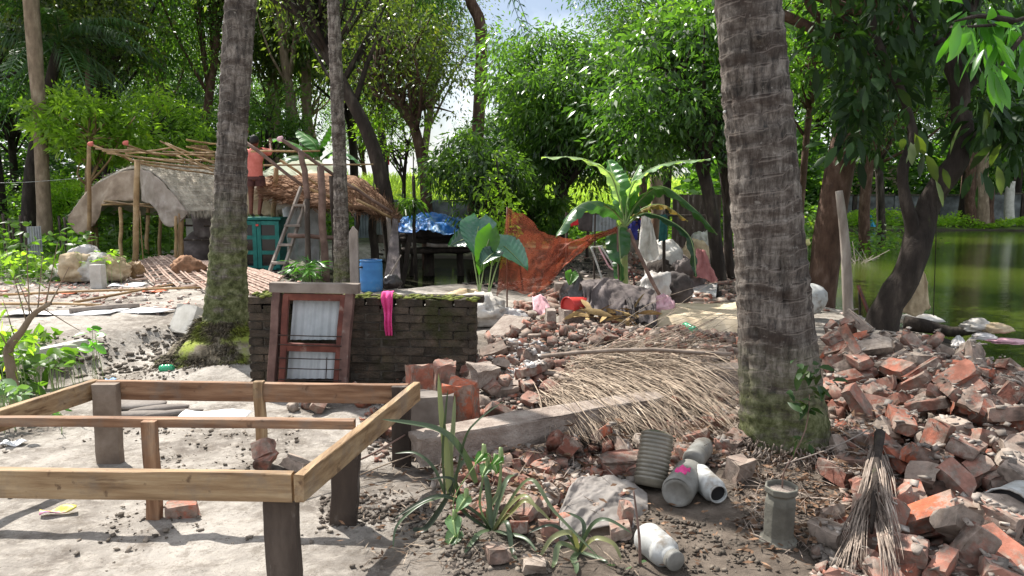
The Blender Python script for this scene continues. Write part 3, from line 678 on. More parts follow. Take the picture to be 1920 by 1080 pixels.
# 2 leaning trunks left of centre
D = 17.0; tp = rooted(Pl([(745, 470), (728, 400), (712, 320), (690, 250), (655, 180), (610, 90), (575, -20), (550, -120)], D))
make_tree('leaning_tree', 'dark trunk leaning left over the thatched lean-to with small leaves', 'tree', foot(tp[0].x, tp[0].y), tp, [.20, .18, .17, .15, .14, .11, .09, .05],
    P(600, -60, D + .5), (2.6, 2.2, 1.7), LEAF['olive'], M['bark_dark'], 31, K=110, per=80, L=.13, Wd=.4, cl=.22, limbs=40, fork=.6)
D = 20.0; tp = rooted(Pl([(803, 470), (800, 380), (795, 320), (783, 260), (765, 210), (735, 175), (700, 150), (670, 130)], D))
make_tree('crooked_tree', 'crooked tree bending left with sparse small leaves against white sky', 'tree', foot(tp[0].x, tp[0].y), tp, [.17, .16, .15, .14, .12, .09, .07, .05],
    P(745, 105, D + .2), (1.75, 1.6, 1.8), LEAF['olive'], M['bark_brown'], 32, K=95, per=75, L=.13, Wd=.42, cl=.22, limbs=44, fork=.45)
D = 21.0; tp = rooted(Pl([(757, 450), (757, 380), (759, 320), (765, 262)], D))
make_tree('thin_tree', 'thin bare stem with yellow green leaves between the leaning and crooked trees', 'tree', foot(tp[0].x, tp[0].y), tp, [.07, .06, .05, .04],
    P(745, 245, D), (1.1, 1.0, .75), LEAF['lime'], M['bark_dark'], 33, K=30, per=45, L=.14, Wd=.4, cl=.26, limbs=16)
# 3 far left pair of trunks
D = 20.0; tp = rooted(Pl([(84, 450), (82, 380), (78, 300), (73, 200), (66, 110), (58, 0), (50, -150)], D))
make_tree('tall_pale_tree', 'tall pale brown trunk at the edge of the yard behind the weeds', 'tree', foot(tp[0].x, tp[0].y), tp, [.22, .18, .17, .17, .18, .2, .12],
    P(60, -190, D), (3.2, 2.8, 1.8), LEAF['mid'], M['bark_pale'], 34, K=90, per=70, L=.2, limbs=20, fork=.85)
D = 23.0; tp = rooted(Pl([(50, 440), (58, 330), (75, 230), (98, 140), (112, 80)], D))
t = thing('dark_coconut_palm', 'coconut palm with drooping fronds above the lime green tree', 'palm tree', foot(tp[0].x, tp[0].y))
mb = MB(); p_, r_ = resample(tp, 16, [.24, .2, .17, .16, .15]); tube(mb, p_, r_, 10, .1, 3); build(mb, 'trunk', M['bark_dark'], t, True)
palm_head(t, tp[-1], 22, 3.6, 12, leaf_l=.85, nl=70)
D = 26.0; tp = rooted(Pl([(885, 430), (893, 300), (903, 70), (882, 0), (862, -90), (850, -200)], D))
t = thing('tall_coconut_palm', 'far coconut palm whose frond tips hang into the white sky gap', 'palm tree', foot(tp[0].x, tp[0].y))
mb = MB(); p_, r_ = resample(tp, 20, [.24, .22, .2, .18, .16]); tube(mb, p_, r_, 10, .1, 3); build(mb, 'trunk', M['bark_brown'], t, True)
palm_head(t, tp[-1], 20, 4.0, 15, leaf_l=.9, nl=60)
for q, (px_, top, D, lab) in enumerate([(575, 100, 30, 'straight grey trunk standing behind the person on the cupboard'), (541, 135, 31, 'thinner grey trunk just left of the straight grey trunk'),
        (165, 90, 24, 'slim tan trunk behind the lime green tree'), (1232, 330, 24, 'pale cut trunk behind the banana plant')]):
    tp = rooted(Pl([(px_, 460), (px_ + 2, 300 if q < 3 else 400), (px_ - 2, top)], D))
    t = thing('straight_tree', lab, 'tree', foot(tp[0].x, tp[0].y))
    mb = MB(); w = [.24, .15, .09, .26][q]; p_, r_ = resample(tp, 12, [w, w * .9, w * .7]); tube(mb, p_, r_, 9, .15, q); build(mb, 'trunk', M['bark_pale'], t, True)
    if q < 3:
        V, F, c = crown_np(60 + q, 60, 70, (2.0, 2.0, 1.8), .2, .4); link('crown', mesh_from('crown', V + np.array(tp[-1]) + (0, 0, .9) - np.array(t.location), F, LEAF['olive']), t)
# 4 trees right of centre
D = 14.0; tp = rooted(Pl([(1350, 560), (1345, 490), (1335, 400), (1318, 320), (1290, 260), (1268, 200), (1262, 100)], D))
make_tree('bent_dark_tree', 'dark bent trunk just left of the big palm trunk', 'tree', foot(tp[0].x, tp[0].y), tp, [.15, .13, .12, .11, .10, .08, .05],
    P(1280, 150, D), (1.45, 1.5, 1.5), LEAF['deep'], M['bark_dark'], 41, K=100, per=90, L=.17, Wd=.35, cl=.24, limbs=36, fork=.5)
D = 15.0; tp = rooted(Pl([(1372, 560), (1366, 480), (1362, 380), (1350, 250), (1345, 120)], D))
make_tree('slim_dark_tree', 'slim dark trunk half hidden by the big palm trunk', 'tree', foot(tp[0].x, tp[0].y), tp, [.10, .09, .08, .07, .05],
    P(1345, 80, D), (1.3, 1.3, 1.5), LEAF['mid'], M['bark_dark'], 42, K=70, per=80, L=.16, Wd=.35, cl=.25, limbs=24)
D = 24.0; tp = rooted(Pl([(1010, 450), (1015, 380), (1020, 320)], D))
make_tree('forked_tree', 'short stem seen against the bright field left of the central trunk', 'tree', foot(tp[0].x, tp[0].y), tp, [.1, .09, .07],
    P(1010, 270, D), (1.8, 1.5, 1.2), LEAF['deep'], M['bark_dark'], 43, K=60, per=80, L=.2, limbs=20)
D = 11.6; tp = rooted(Pl([(1530, 615), (1543, 520), (1560, 400), (1578, 300), (1600, 190), (1650, 90), (1705, -30), (1760, -160)], D))
make_tree('brown_bark_tree', 'stout reddish brown trunk leaning right beside the white ball', 'tree', foot(tp[0].x, tp[0].y), tp, [.26, .22, .22, .21, .20, .18, .16, .1],
    (2.4, 10.9, 7.5), (4.3, 3.2, 1.4), LEAF['deep'], M['bark_brown'], 44, K=170, per=90, L=.16, Wd=.38, cl=.2, limbs=46, fork=.7)  # unseen crown, spread leftward above the view to shade the brick pile
D = 17.0; tp = rooted(Pl([(1490, 540), (1500, 400), (1513, 250), (1525, 130), (1500, 40), (1480, -60)], D))
make_tree('slim_brown_tree', 'slim brown stem between the big palm trunk and stout brown trunk', 'tree', foot(tp[0].x, tp[0].y), tp, [.09, .08, .07, .07, .06, .05],
    P(1500, 60, D), (1.7, 1.7, 1.7), LEAF['mid'], M['bark_brown'], 45, K=90, per=80, L=.15, Wd=.4, cl=.22, limbs=30)
# 5 forked dark tree on the bank with big hanging leaves
D = 9.2
t = thing('forked_bank_tree', 'dark forked tree at the pond edge with big dark hanging leaves', 'tree', foot(P(1655, 620, D).x, D))
mb = MB()
for pts_, rr_ in (([(1650, 645), (1662, 580), (1690, 520), (1713, 460), (1740, 400), (1768, 340), (1800, 275), (1792, 180), (1775, 90), (1830, 0), (1880, -100)], [.22, .18, .17, .165, .15, .14, .13, .11, .10, .09, .06]),
                  ([(1702, 490), (1706, 430), (1692, 380), (1690, 320), (1712, 260), (1700, 190), (1650, 110), (1630, 20)], [.09, .08, .07, .065, .06, .05, .05, .03]),
                  ([(1800, 275), (1850, 240), (1900, 250), (1960, 200)], [.10, .07, .06, .04]),
                  ([(1775, 95), (1720, 50), (1690, -40)], [.07, .06, .04]),
                  ([(1792, 180), (1860, 120), (1930, 60)], [.06, .05, .03])):
    p_, r_ = resample(Pl(pts_, D), 26, rr_); p_ = np.array(p_); p_[:, 1] += .25 * fbm(p_[:, 0] * 1.5, p_[:, 2] * 1.5, 3.3, 2, 8); tube(mb, p_, r_, 12, .28, 6)
build(mb, 'trunk', M['bark_dark'], t, True)
def big_leaf_np(C, Dr, L, rs, fold=.25, w=.40, droop=.35):
    "8-vertex leaf with a folded midrib"
    n = len(C); Dr = Dr / (np.linalg.norm(Dr, axis=1)[:, None]); rv = rs.normal(size=(n, 3)) * (.5, .5, 1) + (0, 0, .6)
    S = np.cross(Dr, rv); S /= np.linalg.norm(S, axis=1)[:, None] + 1e-9; U = np.cross(S, Dr)
    L = L[:, None]; st = [(0, 0.02), (.3, .8), (.62, 1.0), (.86, .55), (1, 0.03)]
    cols = []
    for f, ww in st:
        c = C + Dr * L * f; c[:, 2] -= (L[:, 0] * droop * f * f)
        h = L * w * .5 * ww
        cols += [c - S * h + U * h * fold, c, c + S * h + U * h * fold]
    V = np.stack(cols, 1).reshape(-1, 3); F = []
    b = np.arange(n)[:, None] * 15
    for k in range(4):
        F += [b + np.array([[3 * k, 3 * k + 3, 3 * k + 4, 3 * k + 1]]), b + np.array([[3 * k + 1, 3 * k + 4, 3 * k + 5, 3 * k + 2]])]
    return V, np.stack(F, 1).reshape(-1, 4)
def leaf_group(t, px_boxes, Drange, n_clump, per, Lr, matl, seed, name='crown', w=.42, down=1.1, sub=.22):
    rs = np.random.RandomState(seed); Cs = []; Ds = []
    for (x0, y0, x1, y1), share in px_boxes:
        for _ in range(int(n_clump * share)):
            c = np.array(P(rs.uniform(x0, x1), rs.uniform(y0, y1), rs.uniform(*Drange)))
            for _ in range(per):
                o_ = rs.normal(size=3) * sub; Cs.append(c + o_ * .5); d = o_ / sub * .55 + rs.normal(size=3) * .25; d[2] -= down * rs.uniform(.3, 1.2); Ds.append(d)
    Cs, Ds = np.array(Cs), np.array(Ds); V, F = big_leaf_np(Cs, Ds, rs.uniform(*Lr, len(Cs)), rs, w=w)
    return link(name, mesh_from(name, V - np.array(t.location), F, matl), t)
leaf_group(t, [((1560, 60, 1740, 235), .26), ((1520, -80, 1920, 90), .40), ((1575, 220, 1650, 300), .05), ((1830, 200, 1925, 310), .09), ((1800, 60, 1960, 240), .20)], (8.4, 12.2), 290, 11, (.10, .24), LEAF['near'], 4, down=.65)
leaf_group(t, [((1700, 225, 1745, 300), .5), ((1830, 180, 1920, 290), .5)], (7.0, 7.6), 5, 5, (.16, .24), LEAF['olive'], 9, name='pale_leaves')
t2 = thing('overhanging_branch', 'fresh green leafy branch hanging into the top corner by the pond', 'branch', P(1940, 30, 4.6))
mb = MB()
for pts_ in ([(2050, -20), (1960, 20), (1880, 45), (1800, 50)], [(1960, 20), (1900, 90), (1860, 150)], [(1900, 40), (1840, 30), (1790, 40)]):
    tube(mb, resample(Pl(pts_, 4.6), 8), np.linspace(.022, .006, 8), 6)
tube(mb, resample([P(1900, -140, 9.0), P(2020, -200, 7.0), P(2050, -20, 4.6)], 12), np.linspace(.06, .024, 12), 7)
build(mb, 'stem', M['bark_dark'], t2, True)
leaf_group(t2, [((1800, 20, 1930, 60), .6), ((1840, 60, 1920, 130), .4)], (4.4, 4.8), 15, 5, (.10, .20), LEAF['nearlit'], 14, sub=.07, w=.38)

# 6 lime papaya-like tree and shrubs behind the hut
D = 20.5; tp = rooted(Pl([(166, 450), (165, 380), (165, 300), (168, 250)], D))
make_tree('lime_green_tree', 'bright lime green spreading tree behind the bamboo poles', 'tree', foot(tp[0].x, tp[0].y), tp, [.09, .08, .07, .05],
    P(180, 235, D), (1.55, 1.3, .85), LEAF['lime'], M['bamboo'], 51, K=60, per=75, L=.24, Wd=.34, cl=.27, down=.15, limbs=26)
sh = [(275, 240, 2.0, 1.0, 'mid', 'fine leaved'), (350, 255, 1.6, .8, 'mid', 'dark'), (135, 380, 1.1, .9, 'mid', 'low'), (500, 235, 2.0, 1.5, 'mid', 'tall')]
labs = ['feathery green shrub to the right of the lime green tree', 'green shrub behind the bamboo poles beside the ringed palm trunk', 'shrub under the lime green tree left of the arched hut', 'shrub behind the person on the cupboard']
for q, (x, y, rx, rz, lf, _) in enumerate(sh):
    D = 23 + q; b = P(x, 430, D); tp = rooted([b, P(x, (430 + y) / 2, D), P(x, y + 10, D)])
    make_tree('shrub', labs[q], 'shrub', foot(b.x, b.y), tp, [.08, .06, .04], P(x, y, D), (rx, 1.3, rz), LEAF[['lime', 'mid', 'lime', 'mid'][q]], M['bark_dark'], 55 + q, K=60, per=80, L=.17, Wd=.33, cl=.26, limbs=18, down=.3)

# 7 the forest behind: prototypes shared by many trees
protos = []
for k, (lf, L, Wd, rad, dn, hh) in enumerate([('deep', .17, .36, (3.0, 3.0, 3.4), .6, 9), ('mid', .16, .4, (3.2, 3.0, 2.8), .5, 8), ('olive', .13, .45, (2.6, 2.6, 3.6), .4, 10), ('deep', .19, .34, (3.6, 3.2, 2.6), .8, 7.5), ('mid', .15, .4, (2.4, 2.4, 4.2), .4, 11)]):
    t = thing('forest_tree', 'x', 'tree', (0, 0, -50)); mb = MB(); rs = np.random.RandomState(k + 70)
    tp = [(0, 0, -.3), (rs.uniform(-.3, .3), .1, hh * .35), (rs.uniform(-.6, .6), -.2, hh * .7), (0, 0, hh * 1.05)]
    V, F, c = crown_np(k + 80, 150, 125, rad, L, Wd, .24, dn, .3); c = c + (0, 0, hh)
    pts, rr = resample(tp, 12, [.22, .17, .14, .05]); tube(mb, pts, rr, 8, .15, k)
    for q in rs.permutation(150)[:34]:
        s = pts[rs.randint(5, 11)]; e = c[q]; md = (s + e) / 2 + rs.normal(size=3) * .3; tube(mb, resample([s, md, e], 6), np.linspace(.07, .015, 6), 4)
    t['_o'] = [0, 0, 0]
    o1 = build(mb, 'trunk', M[['bark_dark', 'bark_brown', 'bark_pale', 'bark_dark', 'bark_brown'][k]], t, True)
    o2 = link('crown', mesh_from('crown', V + (0, 0, hh), F, LEAF[lf]), t)
    protos.append(t)
KD = ['deep green broad leaved tree', 'fresh green rounded tree', 'thin leaved olive green tree', 'spreading dark green tree', 'tall narrow green tree']
forest = []
rs = np.random.RandomState(5)
for row, (D0, xs_) in enumerate([(27, [-22, -17.5, -14.2, -10.6, -7.6, -4.6, 8.8, 12.2]), (32, [-27, -22, -17, -12.5, -9, 6.0, 11.5, 15.5]),
                                 (50, [-34, -27, -20, -13, 14, 19, 24, 29, 34, 40]), (47, [17, 22, 27.5, 33, 38]), (64, [-40, -30, -21, -12, 12, 20, 28, 36, 46]), (38, [-26, -19, -12, -7.2])]):
    for x in xs_:
        forest.append((x + rs.uniform(-.8, .8), D0 + rs.uniform(-1.5, 1.5), rs.randint(5), rs.uniform(.85, 1.2) * (1 if D0 < 35 else 1.25)))
forest += [(-3.6, 33, 2, .95), (-1.0, 35.5, 1, .5), (.9, 35.2, 1, .52), (5.4, 30, 1, .9)]
first = set()
for (x, y, k, s) in forest:
    side = 'behind the arched hut' if x < -6 and y < 36 else 'far beyond the yard' if x < 8 else 'beyond the pond' if y > 40 else 'right of the central tree'
    src = protos[k]
    if k in first: o = copy_tree(src)
    else: o = src; first.add(k)
    o.location = (x, y, H(x, y) - .1); o.rotation_euler = (0, 0, rs.uniform(0, 6.28)); o.scale = (s, s, s * rs.uniform(.9, 1.15))
    px_ = 960 + x / y * FPX
    near = 'outside the view' if px_ < -250 or px_ > 2170 else min([(0, 'the pale tall trunk'), (150, 'the lime green tree'), (300, 'the bamboo roof frame'), (430, 'the mossy ringed palm'), (520, 'the person on the cupboard'), (640, 'the slender palm'), (730, 'the leaning trunk'), (800, 'the crooked tree'), (900, 'the white sky gap'), (1050, 'the central glossy tree'), (1240, 'the banana plant'), (1340, 'the bent dark trunk'), (1430, 'the big ringed palm'), (1560, 'the stout brown trunk'), (1700, 'the forked bank tree'), (1850, 'the far bank trunks'), (1960, 'the pond at the picture edge')], key=lambda q: abs(q[0] - px_))[1]
    NP = dict((b, a) for a, b in [(0, 'the pale tall trunk'), (150, 'the lime green tree'), (300, 'the bamboo roof frame'), (430, 'the mossy ringed palm'), (520, 'the person on the cupboard'), (640, 'the slender palm'), (730, 'the leaning trunk'), (800, 'the crooked tree'), (900, 'the white sky gap'), (1050, 'the central glossy tree'), (1240, 'the banana plant'), (1340, 'the bent dark trunk'), (1430, 'the big ringed palm'), (1560, 'the stout brown trunk'), (1700, 'the forked bank tree'), (1850, 'the far bank trunks'), (1960, 'the pond at the picture edge')])
    if near in NP and near != 'the pond at the picture edge': near += ', to its left' if px_ < NP[near] else ', to its right'
    dep = ', first row' if y < 30 else ', second row' if y < 36 else ', deeper in' if y < 44 else ', far back' if y < 56 else ', farthest back'
    o['label'] = KD[k] + ('%s behind %s' % (dep, near) if near[:3] == 'the' else '%s beyond the side of the view' % dep); o['group'] = 'trees of the grove'
for k, t in enumerate(protos):
    if k not in first:
        for ch in list(t.children): bpy.data.objects.remove(ch)
        bpy.data.objects.remove(t)

# ================= undergrowth, far field, far bank =================
def scatter_leaves(name, boxes, n, Lr, matl, seed, Wd=.4, up=.6, hgt=.5, kind='stuff', zf=None):
    rs = np.random.RandomState(seed); C = []
    for (x0, y0, x1, y1), sh_, h_ in boxes:
        k = int(n * sh_); x = rs.uniform(x0, x1, k); y = rs.uniform(y0, y1, k)
        dens = fbm(x * .5, y * .5, 0, 3, seed); hh = h_ * np.clip(.55 + dens * 1.6, .12, 1.5)
        C.append(np.stack([x, y, Hn(x, y) + rs.uniform(0, 1, k) * hh], 1))
    C = np.vstack(C); Dr = rs.normal(size=C.shape); Dr[:, 2] = np.abs(Dr[:, 2]) * up
    L = rs.uniform(*Lr, len(C)); V, F = leaves_np(C, Dr, L, L * Wd, rs)
    o = link(name, mesh_from(name, V, F, matl)); tag(o, kind=kind); return o
tag(scatter_leaves('undergrowth', [((-26, 24, -6, 44), .45, 1.7), ((7, 24, 14, 40), .2, 2.0), ((1, 25.5, 9, 31), .12, .5), ((-24, 18.5, -9.5, 24), .23, .7)], 60000, (.12, .3), LEAF['mid'], 5), 'dense green undergrowth below the trees', 'undergrowth')
tag(scatter_leaves('bank_undergrowth', [((17, 43.6, 45, 45.5), 1, .9)], 14000, (.12, .3), LEAF['lime'], 6), 'green plants along the far bank of the pond', 'undergrowth')
tag(scatter_leaves('dark_undergrowth', [((-46, 36, -13, 46), .40, 7.0), ((-12, 30.5, -7, 33), .08, 2.5), ((10.5, 40, 17, 46), .12, 5.0), ((16, 56, 60, 62), .40, 9)], 90000, (.25, .6), LEAF['deep'], 16), 'dark thicket behind the grove', 'thicket')
tag(scatter_leaves('weeds', [((-13, 12.6, -7.3, 18.0), .75, .35), ((-7, 5.0, -4.6, 7.6), .25, .22)], 9000, (.07, .2), LEAF['mid'], 7), 'weeds along the left of the yard', 'weeds')
tag(scatter_leaves('far_thicket', [((14, 50, 62, 58), .7, 9), ((9, 33, 14, 40), .12, 5), ((-60, 46, -18, 52), .18, 9)], 75000, (.35, .8), LEAF['deep'], 26), 'leafy thicket beyond the far wall and behind the grove', 'thicket')
# tall bright field grass
rs = np.random.RandomState(9); n = 46000
x = rs.uniform(-16, 12, n); y = 42 + rs.uniform(0, 1, n) ** 1.0 * 8
C = np.stack([x, y, Hn(x, y) + rs.uniform(0, 1.0, n) * (2.55 + .5 * fbm(x * .5, y * .5, 0, 2, 4))], 1); Dr = rs.normal(size=(n, 3)) * (.35, .35, .3) + (0, 0, 1)
L = rs.uniform(.35, .8, n); V, F = leaves_np(C, Dr, L, .045, rs, .1)
tag(link('field_grass', mesh_from('field_grass', V, F, LEAF['field'])), 'tall sunlit lime green grass of the field behind the trees', 'grass', kind='stuff')
for nm, lab, (px_, D, n, r_, h_) in (('taro_clump', '', (0, 0, 0, 0, 0)),): pass
# far wall across the pond
for (x0, x1, yy, z1, lab) in ((19.0, 29.5, 47.5, 1.75, 'mouldy cement boundary wall with pale upper band across the pond'), (29.9, 47, 48.2, 1.85, 'dark stained boundary wall across the pond behind the palm trunks')):
    t = thing('boundary_wall', lab, 'wall', ((x0 + x1) / 2, yy, 0)); n = int((x1 - x0) / 2.6)
    for k in range(n):
        a = x0 + (x1 - x0) * k / n; b = x0 + (x1 - x0) * (k + 1) / n
        mb = MB(); box(mb, ((a + b) / 2, yy, z1 / 2 - .2), (b - a - .30, .14, z1 + .4)); build(mb, 'panel', M['far_wall'], t)
        mb = MB(); box(mb, (a, yy - .02, z1 / 2 - .15), (.26, .26, z1 + .5)); build(mb, 'post', M['bark_dark'] if k % 2 else M['far_wall'], t)
    mb = MB(); box(mb, ((x0 + x1) / 2, yy, z1 + .06), (x1 - x0, .3, .1)); build(mb, 'coping', M['mortar'], t)
t = thing('yard_wall', 'dark low boundary wall behind the blue tarp and trees', 'wall', (-4, 34, 0))
for k in range(9):
    mb = MB(); box(mb, (-16 + k * 1.9 + .95, 34, .6), (1.86, .14, 1.7)); build(mb, 'panel', M['far_wall'], t)
mb = MB(); box(mb, (-16 + 8.55, 34, 1.5), (17.3, .3, .08)); build(mb, 'coping', M['mortar'], t)
# far house glimpsed above the wall
t = thing('far_house', 'pinkish plastered house corner glimpsed above the far wall', 'house', (25.5, 54, 0))
mb = MB(); box(mb, (25.4, 54, 1.6), (3.4, 3.0, 4.2)); build(mb, 'wall', M['house_wall'], t)
mb = MB(); box(mb, (25.9, 52.47, 2.4), (.7, .08, 1.0)); build(mb, 'window', M['dark_void'], t)
mb = MB(); box(mb, (25.4, 54, 3.8), (3.9, 3.5, .2)); build(mb, 'roof', M['concrete'], t)
# palm trunks and posts on the far bank
for q, (px_, y0, y1, w, mt, lab) in enumerate([(1840, 440, 250, .42, 'bark_pale', 'thick pale palm trunk standing on the far bank of the pond'), (1857, 435, 350, .22, 'bark_brown', 'dark post just right of the thick pale palm trunk'),
        (1893, 432, 340, .28, 'concrete_light', 'whitish trunk standing on the far bank by the picture edge'), (1820, 440, 260, .3, 'bark_brown', 'brown trunk left of the thick pale palm trunk')]):
    D = 44.6; pts = rooted(Pl([(px_, y0), (px_ - 1, (y0 + y1) / 2), (px_ + 2, y1)], D)); t = thing('bank_palm', lab, 'tree', foot(pts[0].x, pts[0].y))
    mb = MB(); p_, r_ = resample(pts, 14, [w * 1.1, w * .95, w * .9]); tube(mb, p_, r_, 10, .12, q); build(mb, 'trunk', M[mt], t, True)
# blue net on the far bank
mb = MB()
a, b_, c_ = P(1600, 428, 43.7), P(1632, 402, 44.0), P(1650, 432, 43.6)
def fn(u, v):
    A = np.array(a); B = np.array(b_); Cc = np.array(c_)
    base = A + (Cc - A) * u[..., None]; top = B
    X = base * (1 - v[..., None]) + top * v[..., None]; X[..., 2] -= .25 * np.sin(v * np.pi) * (1 - u); X[..., 1] += .12 * np.sin(u * 14); return X
grid(mb, fn, 24, 14); one(mb, 'fishing_net', M['net_blue'], 'blue net hung like a small tent on the far bank', 'net', smooth=True, solid=.01)

# ================= bed frame =================
NEWC, NEWD = [(.32, (.15, .09, .045)), (.46, (.27, .175, .095)), (.56, (.33, .23, .13)), (.7, (.42, .31, .19))], (.10, .05, .025)
TANC = [(.32, (.12, .058, .03)), (.48, (.22, .12, .068)), (.6, (.29, .175, .105)), (.72, (.36, .24, .15))]
M['wood_new'] = _woody('pale sawn wood along x', 0, NEWC, NEWD); M['wood_new_y'] = _woody('pale sawn wood along y', 1, NEWC, NEWD); M['wood_new_z'] = _woody('pale sawn wood upright', 2, NEWC, NEWD)
M['wood_tan'] = _woody('tan wood along x', 0, TANC, NEWD); M['wood_tan_z'] = _woody('tan wood upright', 2, TANC, NEWD)
def bed():
    A, B, Cn, Dn = Vector((-2.52, 4.44, .5)), Vector((-.59, 4.36, .5)), Vector((-.88, 2.9, .5)), Vector((-2.83, 2.98, .5))
    t = thing('bed_frame', 'unfinished wooden bed frame of sawn planks on short legs', 'bed frame', (-1.7, 3.6, 0))
    hh = .115; th = .042
    def rail(a, b, h=hh, w=th, z=.5, name='rail', label=None, mt='wood_new'):
        mb = MB(); a = Vector(a); b = Vector(b); a.z = b.z = z - h / 2; wbar(mb, a, b, w, h, seed=len(t.children) + 3)
        o = build(mb, name, M[mt], t)
        if label: o['label'] = label
        return o
    rail(Dn, Cn + Vector((-.005, 0, 0)), h=.12); rail(A, B + Vector((-.03, 0, 0)), mt='wood_tan')
    rail(Cn + Vector((.024, -.03, 0)), B + Vector((.02, .03, 0)), z=.503, mt='wood_new_y'); rail(A + Vector((-.024, .03, 0)), Dn + Vector((-.024, -.03, 0)), z=.502, mt='wood_new_y')
    k0 = Vector((-2.66, 3.62, 0)); k1 = Vector((-.775, 3.57, 0)); rail(k0, k1, h=.045, w=.05, z=.522, name='cross_bar', label='narrow reddish cross bar', mt='wood_tan')
    def leg(x, y, w, d, top, mt='wood_old', name='leg', lean=0, lab=None):
        mb = MB(); z0 = H(x, y) - .02; wbar(mb, (x + lean, y, z0), (x, y, top), w, d, up=(0, 1, 0), seed=len(t.children) + 3); o = build(mb, name, M[mt], t)
        if lab: o['label'] = lab
    leg(-.95, 2.955, .135, .06, .38); leg(-2.44, 4.385, .145, .06, .496, 'wood_leg'); leg(-.80, 3.50, .13, .055, .385, lean=-.03); leg(-.66, 4.33, .11, .06, .495)
    leg(-2.72, 3.03, .13, .06, .38)
    leg(-1.52, 4.39, .058, .05, .51, 'wood_new_z', 'post', lab='thin pale post against the far rail')
    leg(-1.775, 3.555, .068, .045, .518, 'wood_tan_z', 'post', lab='thin post at the cross bar')
    # nail heads
    mb = MB()
    for (x, y, z) in [(-.93, 2.87, .45), (-.93, 2.87, .41), (-.85, 2.93, .45)]: blob(mb, (x, y, z), (.005,) * 3, 1, 0)
M['wood_leg'] = mat('brown grey plank', [(.3, (.09, .065, .05)), (.5, (.17, .13, .10)), (.7, (.25, .20, .16))], 5, .75, .4, 30)
bed()

# ================= brick wall =================
def wall():
    yw = 6.28; x0, x1 = -2.21, -.30; t = thing('brick_wall', 'low dark mossy brick wall behind the bed frame', 'wall', ((x0 + x1) / 2, yw, 0))
    mb = MB(); box(mb, ((x0 + x1) / 2, yw, .29), (x1 - x0 - .03, .208, .78)); build(mb, 'mortar_core', M['mortar'], t)
    # shared brick meshes
    ms = []
    for k in range(6):
        mb = MB(); n = 3
        V, F = [], []
        b = bmesh.new(); bmesh.ops.create_cube(b, size=1); bmesh.ops.subdivide_edges(b, edges=b.edges[:], cuts=1)
        co = np.array([v.co[:] for v in b.verts]) * (.236, .112, .062); co += np.random.RandomState(k).uniform(-1, 1, co.shape) * (.007, .006, .005)
        F = [tuple(v.index for v in f.verts) for f in b.faces]; b.free(); ms.append(mesh_from('brick', co, F, M['wall_brick']))
    rs = np.random.RandomState(3)
    for c in range(11):
        z = .02 + c * .071; zb = z - .06; off = .12 if c % 2 else 0
        x = x0 - off * 1.0
        while x < x1 - .03:
            a, b = max(x, x0), min(x + .246, x1); w = b - a
            if w > .05:
                top = c == 10
                if top and (a < -2.0 and a > -2.1): x += .246; continue
                slope = -.035 * (a - x0) / (x1 - x0) * (c / 10)
                o = link('brick', ms[rs.randint(6)], t, ((a + b) / 2 - t.location.x, -.062 + rs.uniform(-.011, .009), z + .031 - t.location.z + slope + (rs.uniform(-.008, .004) if top else 0)), (rs.uniform(-.05, .05), rs.uniform(-.02, .02), rs.uniform(-.03, .03)), (w / .246 * rs.uniform(.93, 1), 1, rs.uniform(.88, 1.05)))
            x += .246
    for c in (10,):   # back row of the top course
        x = x0
        while x < x1 - .1:
            link('brick', ms[rs.randint(6)], t, (x + .12 - t.location.x, .062, .775 + rs.uniform(-.02, 0) - .03 * (x - x0) / 1.9), (rs.uniform(-.03, .03),) * 3); x += .247
    # end faces bricks
    for c in range(11):
        link('brick', ms[c % 6], t, (x1 - .058 - t.location.x, .02 if c % 2 else .0, .05 + c * .0685), (0, 0, R(90)), (1, 1, 1))
    # moss cap: clumpy crust
    mb = MB()
    for k in range(230):
        x = rs.uniform(x0, x1); z = .80 - .035 * (x - x0) / (x1 - x0) + rs.uniform(-.012, .006)
        blob(mb, (x, yw + rs.uniform(-.13, .12), z), (rs.uniform(.015, .05), rs.uniform(.015, .035), rs.uniform(.006, .016)), 1, .25, 2, k)
    tag(build(mb, 'moss', M['moss'], t, True), kind='stuff')
wall()
mb = MB()   # pink cloth on the wall
def fn(u, v):
    c0 = np.array((-1.035, 6.13, .80)); w = .055 * (1 - .45 * v) * (1 + .1 * np.sin(v * 9))
    x = c0[0] + (u - .5) * w * 1.6 + .012 * v; z = c0[2] + .035 - v * .37
    y = np.where(v < .12, c0[1] + .10 - v * .9, c0[1] - .012) - .014 * np.sin(u * 12 + v * 2) - .012 * np.sin(v * 11)
    z = np.where(v < .12, .825, z)
    return np.stack([x, y, z], -1)
grid(mb, fn, 14, 26); one(mb, 'cloth', M['pink_cloth'], 'twisted bright pink cloth hanging over the top of the brick wall', 'cloth', smooth=True, solid=.006)

